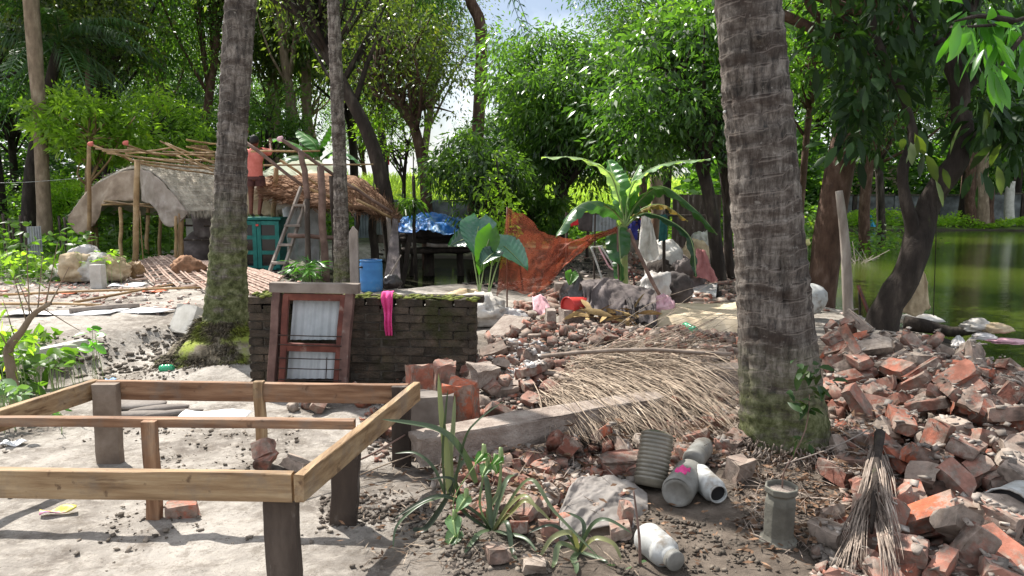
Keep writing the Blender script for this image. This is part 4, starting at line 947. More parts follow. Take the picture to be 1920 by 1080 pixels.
# ================= window frame leaning on the wall =================
def window():
    t = thing('window_frame', 'old red brown wooden window frame leaning upright against the brick wall', 'window', P(575, 750, 5.8))
    yb, yt = 5.86, 6.05
    def D(y): return yb + (yt - yb) * (750 - y) / 215
    def Q(x, y, dz=0): return P(x, y, D(y) + dz)
    def bb(name, a, b, w, h, mt, dz=0, lab=None, bev=.003):
        mb = MB(); wbar(mb, Q(*a, dz), Q(*b, dz), w, h, up=(0, 1, 0), seed=len(t.children)); o = build(mb, name, M[mt], t)
        if lab: o['label'] = lab
    bb('jamb', (508, 742), (521, 549), .062, .09, 'wood_frame'); bb('jamb', (642, 742), (656, 549), .066, .09, 'wood_frame')
    mb = MB(); bar(mb, Q(508, 538), Q(674, 541), .10, .08); build(mb, 'lintel', M['wood_grey2'], t, bevel=.003)
    mb = MB(); bar(mb, Q(488, 747), Q(650, 750), .09, .055); build(mb, 'sill', M['wood_frame'], t, bevel=.003)
    bb('stile', (526, 738), (538, 553), .05, .04, 'wood_red', -.012); bb('stile', (630, 738), (643, 553), .045, .04, 'wood_red', -.012)
    for (a, b, h) in (((533, 556), (642, 558), .055), ((527, 650), (636, 653), .065), ((524, 722), (632, 725), .05)):
        mb = MB(); bar(mb, Q(*a, -.012), Q(*b, -.012), .036, h); build(mb, 'sash_rail', M['wood_red'], t, bevel=.003)
    for (y0, y1) in ((561, 643), (660, 716)):
        mb = MB()
        def fn(u, v):
            x = 531 + u * 103; y = y0 + (y1 - y0) * v; sk = (750 - y) * .06
            X = np.stack([(x + sk - 6 - 960) / FPX * 5.95, 5.94 + (750 - y) / 215 * .19 + .006 * np.sin(u * 2 * np.pi * 7), 1.6 - (y - HOR) * 5.95 / FPX], -1)
            return X
        grid(mb, fn, 60, 4); build(mb, 'panel', M['tin_pale'], t, True)
    for y in (628, 646, 671, 690, 711):
        mb = MB(); tube(mb, [Q(522, y, -.05), Q(580, y + 2, -.055), Q(640, y + 3, -.05)], .0045, 5); build(mb, 'iron_bar', M['iron'], t)
    mb = MB(); tube(mb, [Q(613, 670, -.045), Q(611, 712, -.045)], .004, 5); build(mb, 'bolt', M['iron'], t)
M['wood_frame'] = mat('brown frame wood', [(.3, (.075, .04, .033)), (.5, (.15, .085, .07)), (.7, (.23, .15, .125))], 5, .75, .4, 30, dirt=((.27, .24, .21), 7, .6, .75))
M['wood_grey2'] = mat('grey brown lintel wood', [(.3, (.11, .085, .07)), (.5, (.20, .165, .14)), (.7, (.30, .26, .225))], 4, .8, .4, 30)
M['tin_pale'] = mat('pale ribbed sheet', [(.3, (.32, .35, .36)), (.6, (.48, .51, .53)), (.8, (.58, .60, .62))], 3, .6, .1, 30)
window()

# ================= hut with arched roof =================
def curve_lerp(pts, u):
    p = resample(pts, 41); f = u * 40; i = np.clip(f.astype(int), 0, 39); g = (f - i)[..., None]
    return p[i] * (1 - g) + p[i + 1] * g
def cloth(name, top, bot, mt, nu, nv, amp, fr, label=None, cat=None, group=None, parent=None, seed=0, ymul=1.0, solid=.008, sag=0):
    mb = MB()
    def fn(u, v):
        A = curve_lerp(top, u); B = curve_lerp(bot, u); X = A * (1 - v[..., None]) + B * v[..., None]
        wu, wv = u + .18 * fbm(u * 2.3, v * 2.3, seed + .7, 3, seed + 2), v + .18 * fbm(u * 2.3, v * 2.3, seed + 3.1, 3, seed + 4)
        rg = .5 - np.abs(fbm((wu + .35 * wv) * fr * 1.7, wv * fr * .28, seed + .5, 2, seed)) * 2.6 + .30 * (.5 - np.abs(fbm((wu - .5 * wv) * fr * 3.4, wv * fr * .7, seed + 8.5, 2, seed + 1)) * 2.4)
        X[..., 1] -= amp * rg * (.4 + .8 * v) * ymul
        X[..., 2] += amp * .55 * (rg + fbm(u * 9, v * 9, seed + 5, 3, seed)) - sag * np.sin(v * np.pi)
        return X
    grid(mb, fn, nu, nv)
    o = build(mb, name, M[mt] if isinstance(mt, str) else mt, parent, True, solid=solid)
    if label: tag(o, label, cat, group)
    return o
def strands(mb_or_list, fn_pos, n, L, w, rs):
    V = []; F = []
    for k in range(n):
        p, d = fn_pos(rs); d = np.array(d) / np.linalg.norm(d); s = np.cross(d, rs.normal(size=3)); s /= np.linalg.norm(s) + 1e-9
        l = L * rs.uniform(.5, 1.3); b = len(V); q = p + d * l
        V += [p + s * w, p - s * w, q]; F.append((b, b + 1, b + 2))
    return np.array(V), np.array(F)
M['tarp_taupe'] = mat('taupe sheet', [(.3, (.22, .175, .14)), (.55, (.36, .30, .255)), (.75, (.52, .46, .41))], 3, .7, .5, 14)
def hut():
    t = thing('arched_hut', 'open hut with arched grey thatch roof and cloth covers, left side of the yard', 'hut', (-7.6, 17, .15))
    arch = Pl([(130, 405, 18.2), (165, 358, 17.9), (210, 328, 17.6), (262, 315, 17.2), (305, 340, 16.6), (350, 397, 16.1)], 17)
    AX = np.array((2.0, 1.2, .03))
    A = resample(arch, 41)
    mb = MB()
    def fn(u, v):
        X = curve_lerp(arch, u) + AX * v[..., None]; X[..., 2] += .03 * fbm(u * 8, v * 8, 1, 3, 4) ; return X
    grid(mb, fn, 50, 24); build(mb, 'roof', M['thatch_grey'], t, True, solid=.05)
    rs = np.random.RandomState(4)
    def pos(rs):
        u = rs.uniform(0, .98); i = int(u * 40); v = rs.uniform(0, 1); p = A[i] + AX * v; d = (A[min(i + 1, 40)] - A[i]) * (1 if u > .5 else -1)
        nr = np.cross(AX, A[min(i + 1, 40)] - A[i]); nr /= np.linalg.norm(nr) + 1e-9; nr = nr * (1 if nr[2] > 0 else -1)
        return p + nr * .055, d / np.linalg.norm(d) + nr * rs.uniform(0, .25) + rs.normal(size=3) * .25
    V, F = strands(None, pos, 9000, .16, .006, rs); o = link('thatch', mesh_from('thatch', V - np.array(t.location), F, M['thatch_grey']), t); tag(o, kind='stuff')
    def pos2(rs): return A[40] + AX * rs.uniform(0, 1) + rs.normal(size=3) * .02, (.15, -.1, -1 + rs.uniform(-.3, .3))
    V, F = strands(None, pos2, 1500, .13, .006, rs); o = link('eave_fringe', mesh_from('eave_fringe', V - np.array(t.location), F, M['thatch_grey']), t); tag(o, kind='stuff')
    cloth('gable_cloth', Pl([(130, 405, 18.1), (165, 358, 17.8), (210, 328, 17.5), (262, 316, 17.1)], 17), Pl([(126, 414, 18.0), (150, 440, 17.8), (180, 418, 17.6), (200, 380, 17.4), (262, 378, 17.1)], 17), 'tarp_brown', 34, 20, .05, 5, parent=t, seed=2)
    cloth('hanging_cloth', Pl([(262, 316, 16.95), (290, 328, 16.6), (320, 358, 16.3), (352, 398, 15.9)], 17), Pl([(268, 378, 17.0), (290, 390, 16.5), (313, 424, 16.2), (352, 404, 15.9)], 17), 'tarp_taupe', 44, 26, .08, 3, parent=t, seed=5)
    cloth('side_cloth', Pl([(357, 400, 16.1), (398, 398, 16.6)], 17), Pl([(366, 440, 16.1), (376, 447, 16.3), (400, 446, 16.6)], 17), 'cloth_mauve', 16, 12, .05, 3, parent=t, seed=7)
    for (a, b, D, r) in (((225, 388), (227, 490), 17.0, .045), ((278, 390), (274, 478), 17.8, .05), ((301, 396), (298, 478), 17.6, .045), ((339, 400), (335, 478), 16.1, .065), ((330, 405), (329, 488), 16.0, .035), ((171, 405), (171, 462), 18.0, .06), ((178, 405), (180, 458), 18.1, .05), ((396, 400), (394, 480), 16.9, .05)):
        p, q = P(*a, D), P(*b, D); q.z = H(q.x, q.y) - .1; mb = MB(); pole(mb, q, p, r, 7, seed=int(D)); build(mb, 'post', M['bamboo'], t, True)
    for (a, b, D) in (((190, 384), (290, 382), 17.0), ((195, 377), (300, 390), 16.9), ((340, 422), (398, 424), 16.4), ((340, 450), (398, 450), 16.4)):
        mb = MB(); pole(mb, P(*a, D), P(*b, D), .025, 6); build(mb, 'tie_pole', M['bamboo'] if a[0] < 300 else M['wood_old'], t, True)
    mb = MB(); blob(mb, P(372, 470, 16.9), (.42, .35, .42), 3, .12, 1.3, 4); o = build(mb, 'sack', M['cloth_mauve'], None, True); tag(o, 'big dark stuffed sack under the eave of the arched hut', 'sack')
    mb = MB(); a = P(342, 410, 17.6); b = P(398, 460, 17.9); box(mb, ((a.x + b.x) / 2, 17.8, (a.z + b.z) / 2), (b.x - a.x, .06, a.z - b.z)); build(mb, 'wall_panel', M['concrete_light'], t)
hut()
def frame_poles():
    t = thing('bamboo_roof_frame', 'bare bamboo roof frame of thin poles above the arched hut', 'bamboo frame', (-8, 15.5, .15))
    L = [((168, 270), (312, 322)), ((192, 283), (402, 291)), ((200, 287), (402, 312)), ((238, 278), (330, 292)), ((235, 288), (325, 276)), ((243, 300), (402, 318)), ((300, 264), (404, 322)), ((306, 284), (402, 286)),
         ((232, 270), (300, 292)), ((260, 296), (402, 302)), ((252, 305), (402, 327)), ((210, 280), (250, 304)), ((310, 268), (402, 306)), ((332, 292), (402, 322)), ((180, 279), (262, 282)), ((350, 262), (405, 270)), ((350, 275), (405, 285))]
    rs = np.random.RandomState(8)
    for k, (a, b) in enumerate(L):
        D0, D1 = 15.2 + rs.uniform(0, 1.8), 15.4 + rs.uniform(0, 2.0); mb = MB(); pole(mb, P(*a, D0), P(*b, D1), .017 + rs.uniform(0, .012), 6, sag=.01, seed=k); build(mb, 'pole', M['bamboo'], t, True)
    for a, b, D, r in (((258, 300), (250, 500), 14.9, .06), ((167, 272), (164, 450), 17.5, .05), ((262, 395), (269, 495), 15.0, .012)):
        p, q = P(*a, D), P(*b, D); q.z = H(q.x, q.y) - .1; mb = MB(); pole(mb, q, p, r, 7); build(mb, 'post', M['bamboo'], t, True)
    for c in ((170, 270), (236, 268)):
        mb = MB(); blob(mb, P(*c, 15.2), (.06, .05, .055), 2, .3, 3, 2); build(mb, 'rag_tie', M['coral_cloth'], t, True)
    for k in range(9):   # loose split lath near the ridge
        mb = MB(); x = 372 + k * 3.5; pole(mb, P(x - 14, 272, 16.2), P(x + 4, 298, 16.2), .012, 4); build(mb, 'lath', M['thatch'], t)
frame_poles()

# ================= lean-to with thatch =================
def leanto():
    t = thing('thatched_lean_to', 'lean-to shed of poles with sagging brown thatch above the stepladder', 'shed', (-4.2, 14.8, .1))
    top = Pl([(497, 333, 16.6), (560, 330, 16.9), (655, 333, 17.2), (700, 355, 16.9), (742, 400, 15.6)], 16)
    bot = Pl([(500, 361, 14.7), (540, 372, 14.6), (600, 386, 14.5), (675, 392, 14.6), (742, 410, 15.2)], 15)
    mb = MB()
    def fn(u, v):
        X = curve_lerp(top, u) * (1 - v[..., None]) + curve_lerp(bot, u) * v[..., None]; X[..., 2] += .06 * fbm(u * 9, v * 5, 3, 3, 2); return X
    grid(mb, fn, 60, 16); build(mb, 'thatch_mat', M['thatch'], t, True, solid=.08)
    T = resample(top, 41); B = resample(bot, 41); rs = np.random.RandomState(3)
    def pos(rs):
        i = rs.randint(41); v = rs.uniform(0, 1) ** .7; p = T[i] * (1 - v) + B[i] * v + (0, 0, .05 - rs.uniform(0, .14)); d = (B[i] - T[i]); d = d / np.linalg.norm(d)
        along = T[min(i + 1, 40)] - T[max(i - 1, 0)]; along /= np.linalg.norm(along)
        return p, along * rs.choice([-1, 1]) * .8 + d * .5 + rs.normal(size=3) * .25
    V, F = strands(None, pos, 7000, .32, .011, rs); tag(link('thatch', mesh_from('thatch', V - np.array(t.location), F, M['thatch']), t), kind='stuff')
    PL = [((460, 267), (567, 348), 13.6, .035, 'pole'), ((527, 261), (629, 330), 13.9, .038, 'pole'), ((470, 284), (600, 283), 14.0, .022, 'pole'), ((494, 310), (700, 308), 14.4, .02, 'pole'),
          ((567, 348), (660, 386), 14.2, .03, 'rafter'), ((629, 330), (735, 398), 14.4, .035, 'rafter'), ((660, 345), (735, 402), 15.2, .03, 'rafter'), ((525, 300), (600, 350), 15.2, .03, 'rafter'), ((669, 375), (733, 408), 14.3, .03, 'rafter'), ((540, 441), (632, 446), 13.9, .05, 'cross_pole')]
    for a, b, D, r, nm in PL:
        mb = MB(); pole(mb, P(*a, D), P(*b, D + .4), r, 6); build(mb, nm, M['wood_brown'] if r > .03 else M['bamboo'], t, True)
    for a, b, D, r, mt in (((518, 314), (513, 410), 15.3, .055, 'bamboo'), ((564, 284), (577, 375), 13.9, .06, 'wood_brown'), ((601, 312), (612, 528), 13.9, .075, 'wood_brown'), ((576, 373), (581, 526), 13.8, .055, 'wood_old'), ((622, 330), (634, 520), 14.3, .06, 'wood_old'), ((700, 400), (702, 500), 16.5, .10, 'bark_dark'), ((675, 385), (668, 440), 15.2, .05, 'wood_old'), ((728, 405), (742, 500), 14.9, .05, 'wood_grey')):
        p, q = P(*a, D), P(*b, D); q.z = H(q.x, q.y) - .1 if b[1] > 480 else q.z; mb = MB(); pole(mb, q, p, r, 7); build(mb, 'post', M[mt], t, True)
    mb = MB(); blob(mb, P(357 / 3.375 + 420, 70 / 3.375 + 240, 13.9), (.06, .05, .06), 2, .3, 3, 2); build(mb, 'rag_tie', M['pale_pink'], t, True)
M['wood_brown'] = mat('red brown pole', [(.3, (.10, .06, .048)), (.55, (.20, .13, .105)), (.75, (.32, .23, .19))], 5, .75, .4, 30)
leanto()
# tarp heap over the back of the lean-to
cloth('tarp', Pl([(492, 322, 17.8), (530, 305, 18.0), (590, 302, 18.1), (640, 318, 18.2)], 18), Pl([(480, 334, 16.9), (540, 330, 16.9), (600, 332, 17.0), (650, 336, 17.1)], 17), mat('olive grey tarp', [(.3, (.10, .13, .08)), (.55, (.22, .24, .16)), (.7, (.55, .5, .36))], 1.6, .7, .4, 20), 26, 14, .06, 2, 'olive and cream sheet thrown over the back of the thatched lean-to', 'sheet')
cloth('sheet', Pl([(455, 355, 15.9), (500, 360, 16.1)], 16), Pl([(452, 404, 15.9), (515, 404, 16.1)], 16), 'sack_tan', 16, 14, .05, 2, 'cream sheet hanging behind the legs of the person on the cupboard', 'sheet')
cloth('sheet', Pl([(528, 388, 15.8), (600, 392, 16.0)], 16), Pl([(545, 490, 15.7), (600, 500, 15.9)], 16), 'tarp_grey', 22, 22, .10, 3, 'pale grey sheet hanging behind the stepladder', 'sheet')
# ================= cupboard =================
def cabinet():
    D = 14.75; a = P(438, 408, D); b = P(527, 515, D); z0 = H(-5, D); h = a.z - z0; w = b.x - a.x; cx = (a.x + b.x) / 2
    t = thing('cupboard', 'teal green wooden cupboard with dark panes beside the ringed palm trunk', 'cupboard', (cx, D, z0))
    mb = MB(); box(mb, (cx, D + .27, z0 + h / 2 - .02), (w - .02, .46, h - .06)); build(mb, 'body', M['teal_paint'], t, bevel=.006)
    mb = MB(); box(mb, (cx, D + .25, z0 + h - .02), (w + .08, .58, .05)); build(mb, 'top', M['teal_paint'], t, bevel=.006)
    for s in (-1, 1):
        dx = cx + s * w / 4; mb = MB()
        for k in (-1, 1): box(mb, (dx + k * (w / 4 - .045), D, z0 + h * .49), (.08, .04, h * .88))
        for z in (.06, .345, .63, .90): box(mb, (dx, D + .003, z0 + h * z), (w / 2 - .17, .034, .075))
        dr = build(mb, 'door', M['teal_paint'], t)
        for z in (.20, .49, .77):
            mb = MB(); box(mb, (dx, D + .012, z0 + h * z), (w / 2 - .168, .012, h * .235)); build(mb, 'pane', M['dark_pane'], dr)
    mb = MB(); box(mb, (cx + .02, D - .03, z0 + h * .86), (.05, .02, .04)); build(mb, 'latch', M['red_plastic'], t)
    return t, z0 + h
m_, nt_, b_ = newmat('dark glass'); b_.inputs['Base Color'].default_value = (.012, .014, .016, 1); b_.inputs['Roughness'].default_value = .12; M['dark_pane'] = m_
cab, cabtop = cabinet()
# ================= ladder =================
t = thing('stepladder', 'weathered wooden ladder with flat rungs leaning beside the teal cupboard', 'ladder', P(515, 523, 14.0))
for a, b in (((503, 524), (565, 350)), ((528, 524), (577, 366))):
    mb = MB(); p, q = P(*a, 13.7), P(*b, 14.5); p.z = max(p.z, H(p.x, p.y)); bar(mb, p, q, .05, .06); build(mb, 'side_rail', M['wood_grey'], t, bevel=.004)
for (x0, x1, y) in ((549, 575, 385), (534, 564, 423), (522, 549, 459), (509, 537, 493)):
    mb = MB(); D = 13.6 + (524 - y) / 174 * .85; bar(mb, P(x0, y, D), P(x1, y, D + .02), .13, .045); build(mb, 'rung', M['wood_grey'], t, bevel=.004)

# ================= tin shed, blue tarp, platform =================
def corr(mb, a, b, z0, z1, per=.09, amp=.012):
    a, b = Vector(a), Vector(b); L = (b - a).length; n = int(L / per * 6); d = (b - a).normalized(); s = Vector((-d.y, d.x, 0))
    def fn(u, v):
        X = np.array(a)[None, None, :] + np.array(d)[None, None, :] * (u * L)[..., None] + np.array(s)[None, None, :] * (amp * np.sin(u * L / per * 6.283))[..., None]
        X[..., 2] = z0 + (z1 - z0) * v; return X
    grid(mb, fn, n, 3)
t = thing('tin_shed', 'low dark tin shed with pale posts behind the lean-to', 'shed', (-4.2, 24.5, -.1))
def sh_(px0, px1, y0, y1, D, mt, nm='wall_sheet', c=True):
    a, b = P(px0, y1, D), P(px1, y0, D); mb = MB()
    if c: corr(mb, (a.x, D, 0), (b.x, D, 0), a.z, b.z); build(mb, nm, M[mt], t, True)
    else: box(mb, ((a.x + b.x) / 2, D, (a.z + b.z) / 2), (b.x - a.x, .1, b.z - a.z)); build(mb, nm, M[mt], t)
sh_(665, 702, 384, 446, 24, 'tin_dark'); sh_(704, 736, 386, 450, 24.3, 'tin_pale'); sh_(738, 776, 390, 440, 24.6, 'concrete', c=False); sh_(776, 815, 378, 410, 26, 'tin_dark'); sh_(700, 780, 440, 462, 23.9, 'wood_old', 'floor_board', False)
for x in (703, 737, 775):
    mb = MB(); pole(mb, P(x, 470, 23.8), P(x, 378, 23.8), .06, 6); build(mb, 'post', M['wood_grey'], t, True)
mb = MB(); a = P(660, 380, 23.6); box(mb, (-3.9, 24.6, 1.52), (3.2, 2.0, .07)); build(mb, 'roof', M['tin_dark'], t)
t = thing('raised_platform', 'dark log platform on posts over the ditch under the blue tarp', 'platform', (-2.4, 18.2, -.3))
rs = np.random.RandomState(2)
for k in range(7):
    mb = MB(); y = 17.6 + k * .2; pole(mb, P(742, 470, y), P(884 - k * 3, 468 + (k % 3), y), .07, 7); build(mb, 'log', M['bark_dark'], t, True)
for k in range(3):
    mb = MB(); pole(mb, P(750, 450 - k * 7, 17.8 + k * .2), P(880, 452 - k * 6, 18.1), .075, 7); build(mb, 'log', M['bark_dark'], t, True)
for x in (757, 775, 800, 808, 862):
    p = P(x, 470, 18.1); mb = MB(); pole(mb, (p.x, p.y, -.95), p, .09, 7); build(mb, 'post', M['bark_dark'], t, True)
mb = MB(); pole(mb, P(800, 459, 17.4), P(885, 462, 17.5), .05, 7); one(mb, 'pole', M['wood_grey'], 'pale grey pole lying along the edge of the log platform', 'pole', smooth=True)
mb = MB(); c = P(812, 434, 18.2); blob(mb, (c.x, c.y, c.z - .02), (.80, .55, .28), 4, .2, 1.6, 4, crease=.5)
one(mb, 'stacked_goods', M['cloth_dark'], 'dark covered heap on the platform beneath the blue tarp', 'heap', smooth=True)
cloth('tarpaulin', Pl([(760, 412, 18.9), (790, 404, 19), (830, 402, 19), (868, 416, 18.8)], 18.8), Pl([(744, 436, 17.5), (775, 438, 17.3), (800, 433, 17.2), (835, 440, 17.2), (876, 444, 17.4)], 17.4), 'blue_tarp', 60, 30, .13, 5, 'crumpled bright blue tarpaulin spread over the dark heap', 'tarpaulin', seed=3, sag=-.14)
# small tree stump legs & debris around ditch
for q, (a, b, D, r, lab) in enumerate([((770, 440), (745, 545), 15.5, .06, 'bent dark root stem left of the platform'), ((775, 330), (780, 520), 17.0, .045, 'thin dark stem with a leafy top beside the blue tarp')]):
    p, z = P(*a, D), P(*b, D); z.z = H(z.x, z.y) - .1; t = thing('thin_sapling', lab, 'sapling', z); mb = MB(); pole(mb, z, p, r, 7); build(mb, 'trunk', M['bark_dark'], t, True)
    if q:
        c = P(765, 383, D); rs = np.random.RandomState(5); n = 260; C = np.array(c) + rs.normal(size=(n, 3)) * (.12, .12, .06); Dr = rs.normal(size=(n, 3)); Dr[:, 2] = Dr[:, 2] * .5 - .1
        V, F = leaves_np(C, Dr, rs.uniform(.2, .42, n), .035, rs, .5); link('crown', mesh_from('crown', V - np.array(t.location), F, LEAF['mid']), t)
# grey slab post, barrel
mb = MB(); a = P(664, 535, 12.2); z0 = H(a.x, a.y) - .05; h = P(664, 424, 12.2).z
mb.add([(a.x - .065, 12.2, z0), (a.x + .075, 12.2, z0), (a.x + .075, 12.2, h - .09), (a.x + .0, 12.2, h), (a.x - .065, 12.2, h - .1), (a.x - .065, 12.28, z0), (a.x + .075, 12.28, z0), (a.x + .075, 12.28, h - .09), (a.x, 12.28, h), (a.x - .065, 12.28, h - .1)],
    [(0, 1, 2, 3, 4), (9, 8, 7, 6, 5), (0, 5, 6, 1), (1, 6, 7, 2), (2, 7, 8, 3), (3, 8, 9, 4), (4, 9, 5, 0)])
one(mb, 'slab_post', M['wood_grey'], 'upright grey slab with pointed top between thin palm trunk and blue barrel', 'post', bevel=.006)
D = 11.7; c = G(697, 553, .08); c = P(697, 553, D); z0 = H(c.x, c.y); r = .178; hh = P(697, 488, D).z - z0
t = thing('barrel', 'blue plastic drum standing behind the brick wall', 'barrel', (c.x, D, z0)); mb = MB()
prof = [(r * .88, 0), (r * .96, .02), (r, .06), (r, hh * .33), (r * 1.015, hh * .345), (r, hh * .36), (r, hh * .70), (r * 1.02, hh * .72), (r * 1.0, hh * .74), (r * 1.0, hh * .86), (r * .97, hh * .93), (r * .93, hh * .945), (r * .93, hh * .965), (r * .98, hh * .97), (r * .98, hh)]
lathe(mb, prof, 28, Matrix.Translation((c.x, D, z0)), cap=False); lathe(mb, [(r * .9, 0), (r * .9, .01)], 20, Matrix.Translation((c.x, D, z0 + hh * .62)))
build(mb, 'body', M['blue_plastic'], t, True)
mb = MB(); V_ = Matrix.Translation((c.x, D, z0 + hh * .975)) ; a_ = np.linspace(0, 6.283, 29)
tube(mb, [(c.x + r * .95 * math.cos(q), D + r * .95 * math.sin(q), z0 + hh) for q in a_], .009, 6); build(mb, 'rim', M['blue_plastic'], t, True)
mb = MB(); lathe(mb, [(r * .9, 0), (.0, .005)], 20, Matrix.Translation((c.x, D, z0 + hh * .9))); build(mb, 'hollow_shade', M['dark_void'], t)  # dark disc stands in for the shade inside the drum
mb = MB(); box(mb, (c.x - r * .72, D - r * .78, z0 + hh * .80), (.07, .05, .03), rz=.8); build(mb, 'handle', M['dark_void'], t, bevel=.008)

# ================= fallen lattice =================
t = thing('bamboo_lattice', 'fallen criss-cross lattice of split sticks lying on the yard', 'lattice', (-5.2, 12.2, .12))
c00, c10, c11, c01 = [np.array(v) for v in (G(205, 530, .12), G(505, 578, .12), G(535, 524, .16), G(335, 482, .22))]
def Lp(u, v, dz=0):
    X = c00 * (1 - u) * (1 - v) + c10 * u * (1 - v) + c11 * u * v + c01 * (1 - u) * v
    X = X.copy(); X[2] = H(X[0], X[1]) + .04 + .16 * math.sin(v * 3.0) * (1 - u * .5) + dz; return X
rs = np.random.RandomState(6)
for dirn in (0, 1):
    for k in range(34):
        s = k / 33 * 2 - 1 + rs.uniform(-.02, .02)     # lines u - v = s  or u + v = 1 + s
        pts_ = []
        for q in np.linspace(0, 1, 7):
            u = q; v = q - s if dirn == 0 else 1 + s - q
            if -.02 <= v <= 1.02: pts_.append(Lp(u, min(max(v, 0), 1), .02 * dirn + rs.uniform(0, .012)))
        if len(pts_) > 1:
            mb = MB(); tube(mb, pts_, .014 + rs.uniform(0, .006), 4); build(mb, 'stick', M['stick'], t)

# ================= rubble =================
GX0, GY0, CS = -2.2, 2.6, .02; NXG, NYG = 430, 400
_x = GX0 + CS * np.arange(NXG); _y = GY0 + CS * np.arange(NYG)
HG = Hn(*np.meshgrid(_x, _y, indexing='ij')) + .005
def cells(x, y, l, w, a):
    r = math.hypot(l, w) / 2; i0, i1 = int((x - r - GX0) / CS), int((x + r - GX0) / CS) + 1; j0, j1 = int((y - r - GY0) / CS), int((y + r - GY0) / CS) + 1
    if i0 < 0 or j0 < 0 or i1 >= NXG or j1 >= NYG: return None
    I, J = np.meshgrid(np.arange(i0, i1), np.arange(j0, j1), indexing='ij'); dx = GX0 + I * CS - x; dy = GY0 + J * CS - y
    u = dx * math.cos(a) + dy * math.sin(a); v = -dx * math.sin(a) + dy * math.cos(a); m = (np.abs(u) < l / 2) & (np.abs(v) < w / 2)
    return I[m], J[m], u[m], v[m]
def settle(x, y, l, w, h, a, rs, tilt=.22, sink=.3):
    c = cells(x, y, l, w, a)
    if c is None or len(c[0]) < 3: return None
    I, J, u, v = c; z = HG[I, J]; A = np.stack([u, v, np.ones(len(u))], 1); su, sv, z0 = np.linalg.lstsq(A, z, rcond=None)[0]
    su, sv = np.clip(su + rs.normal() * tilt, -.75, .75), np.clip(sv + rs.normal() * tilt, -.75, .75)
    up = np.array((-su, -sv, 1.0)); top = np.percentile(z - su * u - sv * v, 85)
    zc = top + h / 2 - sink * h * .5
    HG[I, J] = np.maximum(HG[I, J], zc + h * .42 + su * u + sv * v)
    # local axes -> world
    X = np.array((1, 0, su)); X /= np.linalg.norm(X); U = up / np.linalg.norm(up); Yv = np.cross(U, X); Yv /= np.linalg.norm(Yv); U = np.cross(X, Yv)
    Rz = np.array([[math.cos(a), -math.sin(a), 0], [math.sin(a), math.cos(a), 0], [0, 0, 1]])
    Rm = Rz @ np.stack([X, Yv, U], 1)
    return np.array((x, y, zc)), Rm
def in_poly(px, py, poly):
    c = False; j = len(poly) - 1
    for i in range(len(poly)):
        if (poly[i][1] > py) != (poly[j][1] > py) and px < (poly[j][0] - poly[i][0]) * (py - poly[i][1]) / (poly[j][1] - poly[i][1]) + poly[i][0]: c = not c
        j = i
    return c
def TH(px, py, up=.0):
    r = np.array(ray(px, py)); t = np.arange(2.0, 9.0, .01); p = np.array((0, 0, CAM_Z)) + r * t[:, None]
    i = np.clip(((p[:, 0] - GX0) / CS).astype(int), 0, NXG - 1); j = np.clip(((p[:, 1] - GY0) / CS).astype(int), 0, NYG - 1)
    k = np.argmax(p[:, 2] <= HG[i, j] + up); return Vector(p[k])
def world_poly(pp, z=.15): return [(G(x, y, z).x, G(x, y, z).y) for x, y in pp]
EXCL = [(bb.x, bb.y, .30)]
def excl_px(x, y, r, z=.05): g = G(x, y, z); EXCL.append((g.x, g.y, r))
for q in ((1228, 925, .16), (1285, 940, .17), (1350, 945, .12), (1245, 1065, .14), (1470, 1030, .16), (1315, 895, .12), (1100, 1000, .12)): excl_px(*q)
BA, BB = np.array((-.56, 4.22)), np.array((.98, 5.0))
def blocked(x, y, r=.0):
    for a, b, c in EXCL:
        if (x - a) ** 2 + (y - b) ** 2 < (c + r) ** 2: return True
    d = BB - BA; t_ = np.dot((x, y) - BA, d) / d.dot(d)
    if 0 < t_ < 1 and np.linalg.norm((x, y) - BA - d * t_) < .13: return True
    return False
def sample(poly, n, rs):
    xs = [p[0] for p in poly]; ys = [p[1] for p in poly]; out = []
    while len(out) < n:
        x, y = rs.uniform(min(xs), max(xs)), rs.uniform(min(ys), max(ys))
        if in_poly(x, y, poly): out.append((x, y))
    return out
# brick fragments : shared meshes (full, three quarter, half, broken ends)
def brick_mesh(k, L, Wd, Hh, brk):
    rs = np.random.RandomState(k + 500); b = bmesh.new(); bmesh.ops.create_cube(b, size=1)
    bmesh.ops.subdivide_edges(b, edges=b.edges[:], cuts=2); co = np.array([v.co[:] for v in b.verts])
    # round the corners a little
    e = (np.abs(co) > .49).sum(1); co *= np.where(e[:, None] == 3, .93 - .10 * rs.rand(len(co), 1) ** 2, np.where(e[:, None] == 2, .985 - .05 * rs.rand(len(co), 1) ** 2, 1.0))
    if brk:
        m = co[:, 0] > .1; cut = .5 + rs.uniform(-.25, .05) + co[:, 1] * rs.uniform(-.5, .5) + co[:, 2] * rs.uniform(-.5, .5)
        co[m, 0] = np.where(co[m, 0] > .4, cut[m] + rs.uniform(-.09, .09, m.sum()), co[m, 0] * .8)
        if rs.rand() < .5:
            c = co[:, 2] + co[:, 1] * rs.choice([-1, 1]) > .75; co[c] *= .8
    co = co * (L, Wd, Hh) + rs.uniform(-1, 1, co.shape) * .0045
    F = [tuple(v.index for v in f.verts) for f in b.faces]; b.free()
    return co, F
BK = []
for k in range(16):
    full = k % 4 == 0; L = [.235, .17, .125, .10][k % 4] * rnd.uniform(.95, 1.05); Wd = .112 * rnd.uniform(.92, 1.04); Hh = .070 * rnd.uniform(.92, 1.05)
    if k % 4 == 3: Wd *= .8; Hh *= .85
    co, F = brick_mesh(k, L, Wd, Hh, not full); BK.append((co, F, (L, Wd, Hh), mesh_from('brick', co, F, M['brick'])))
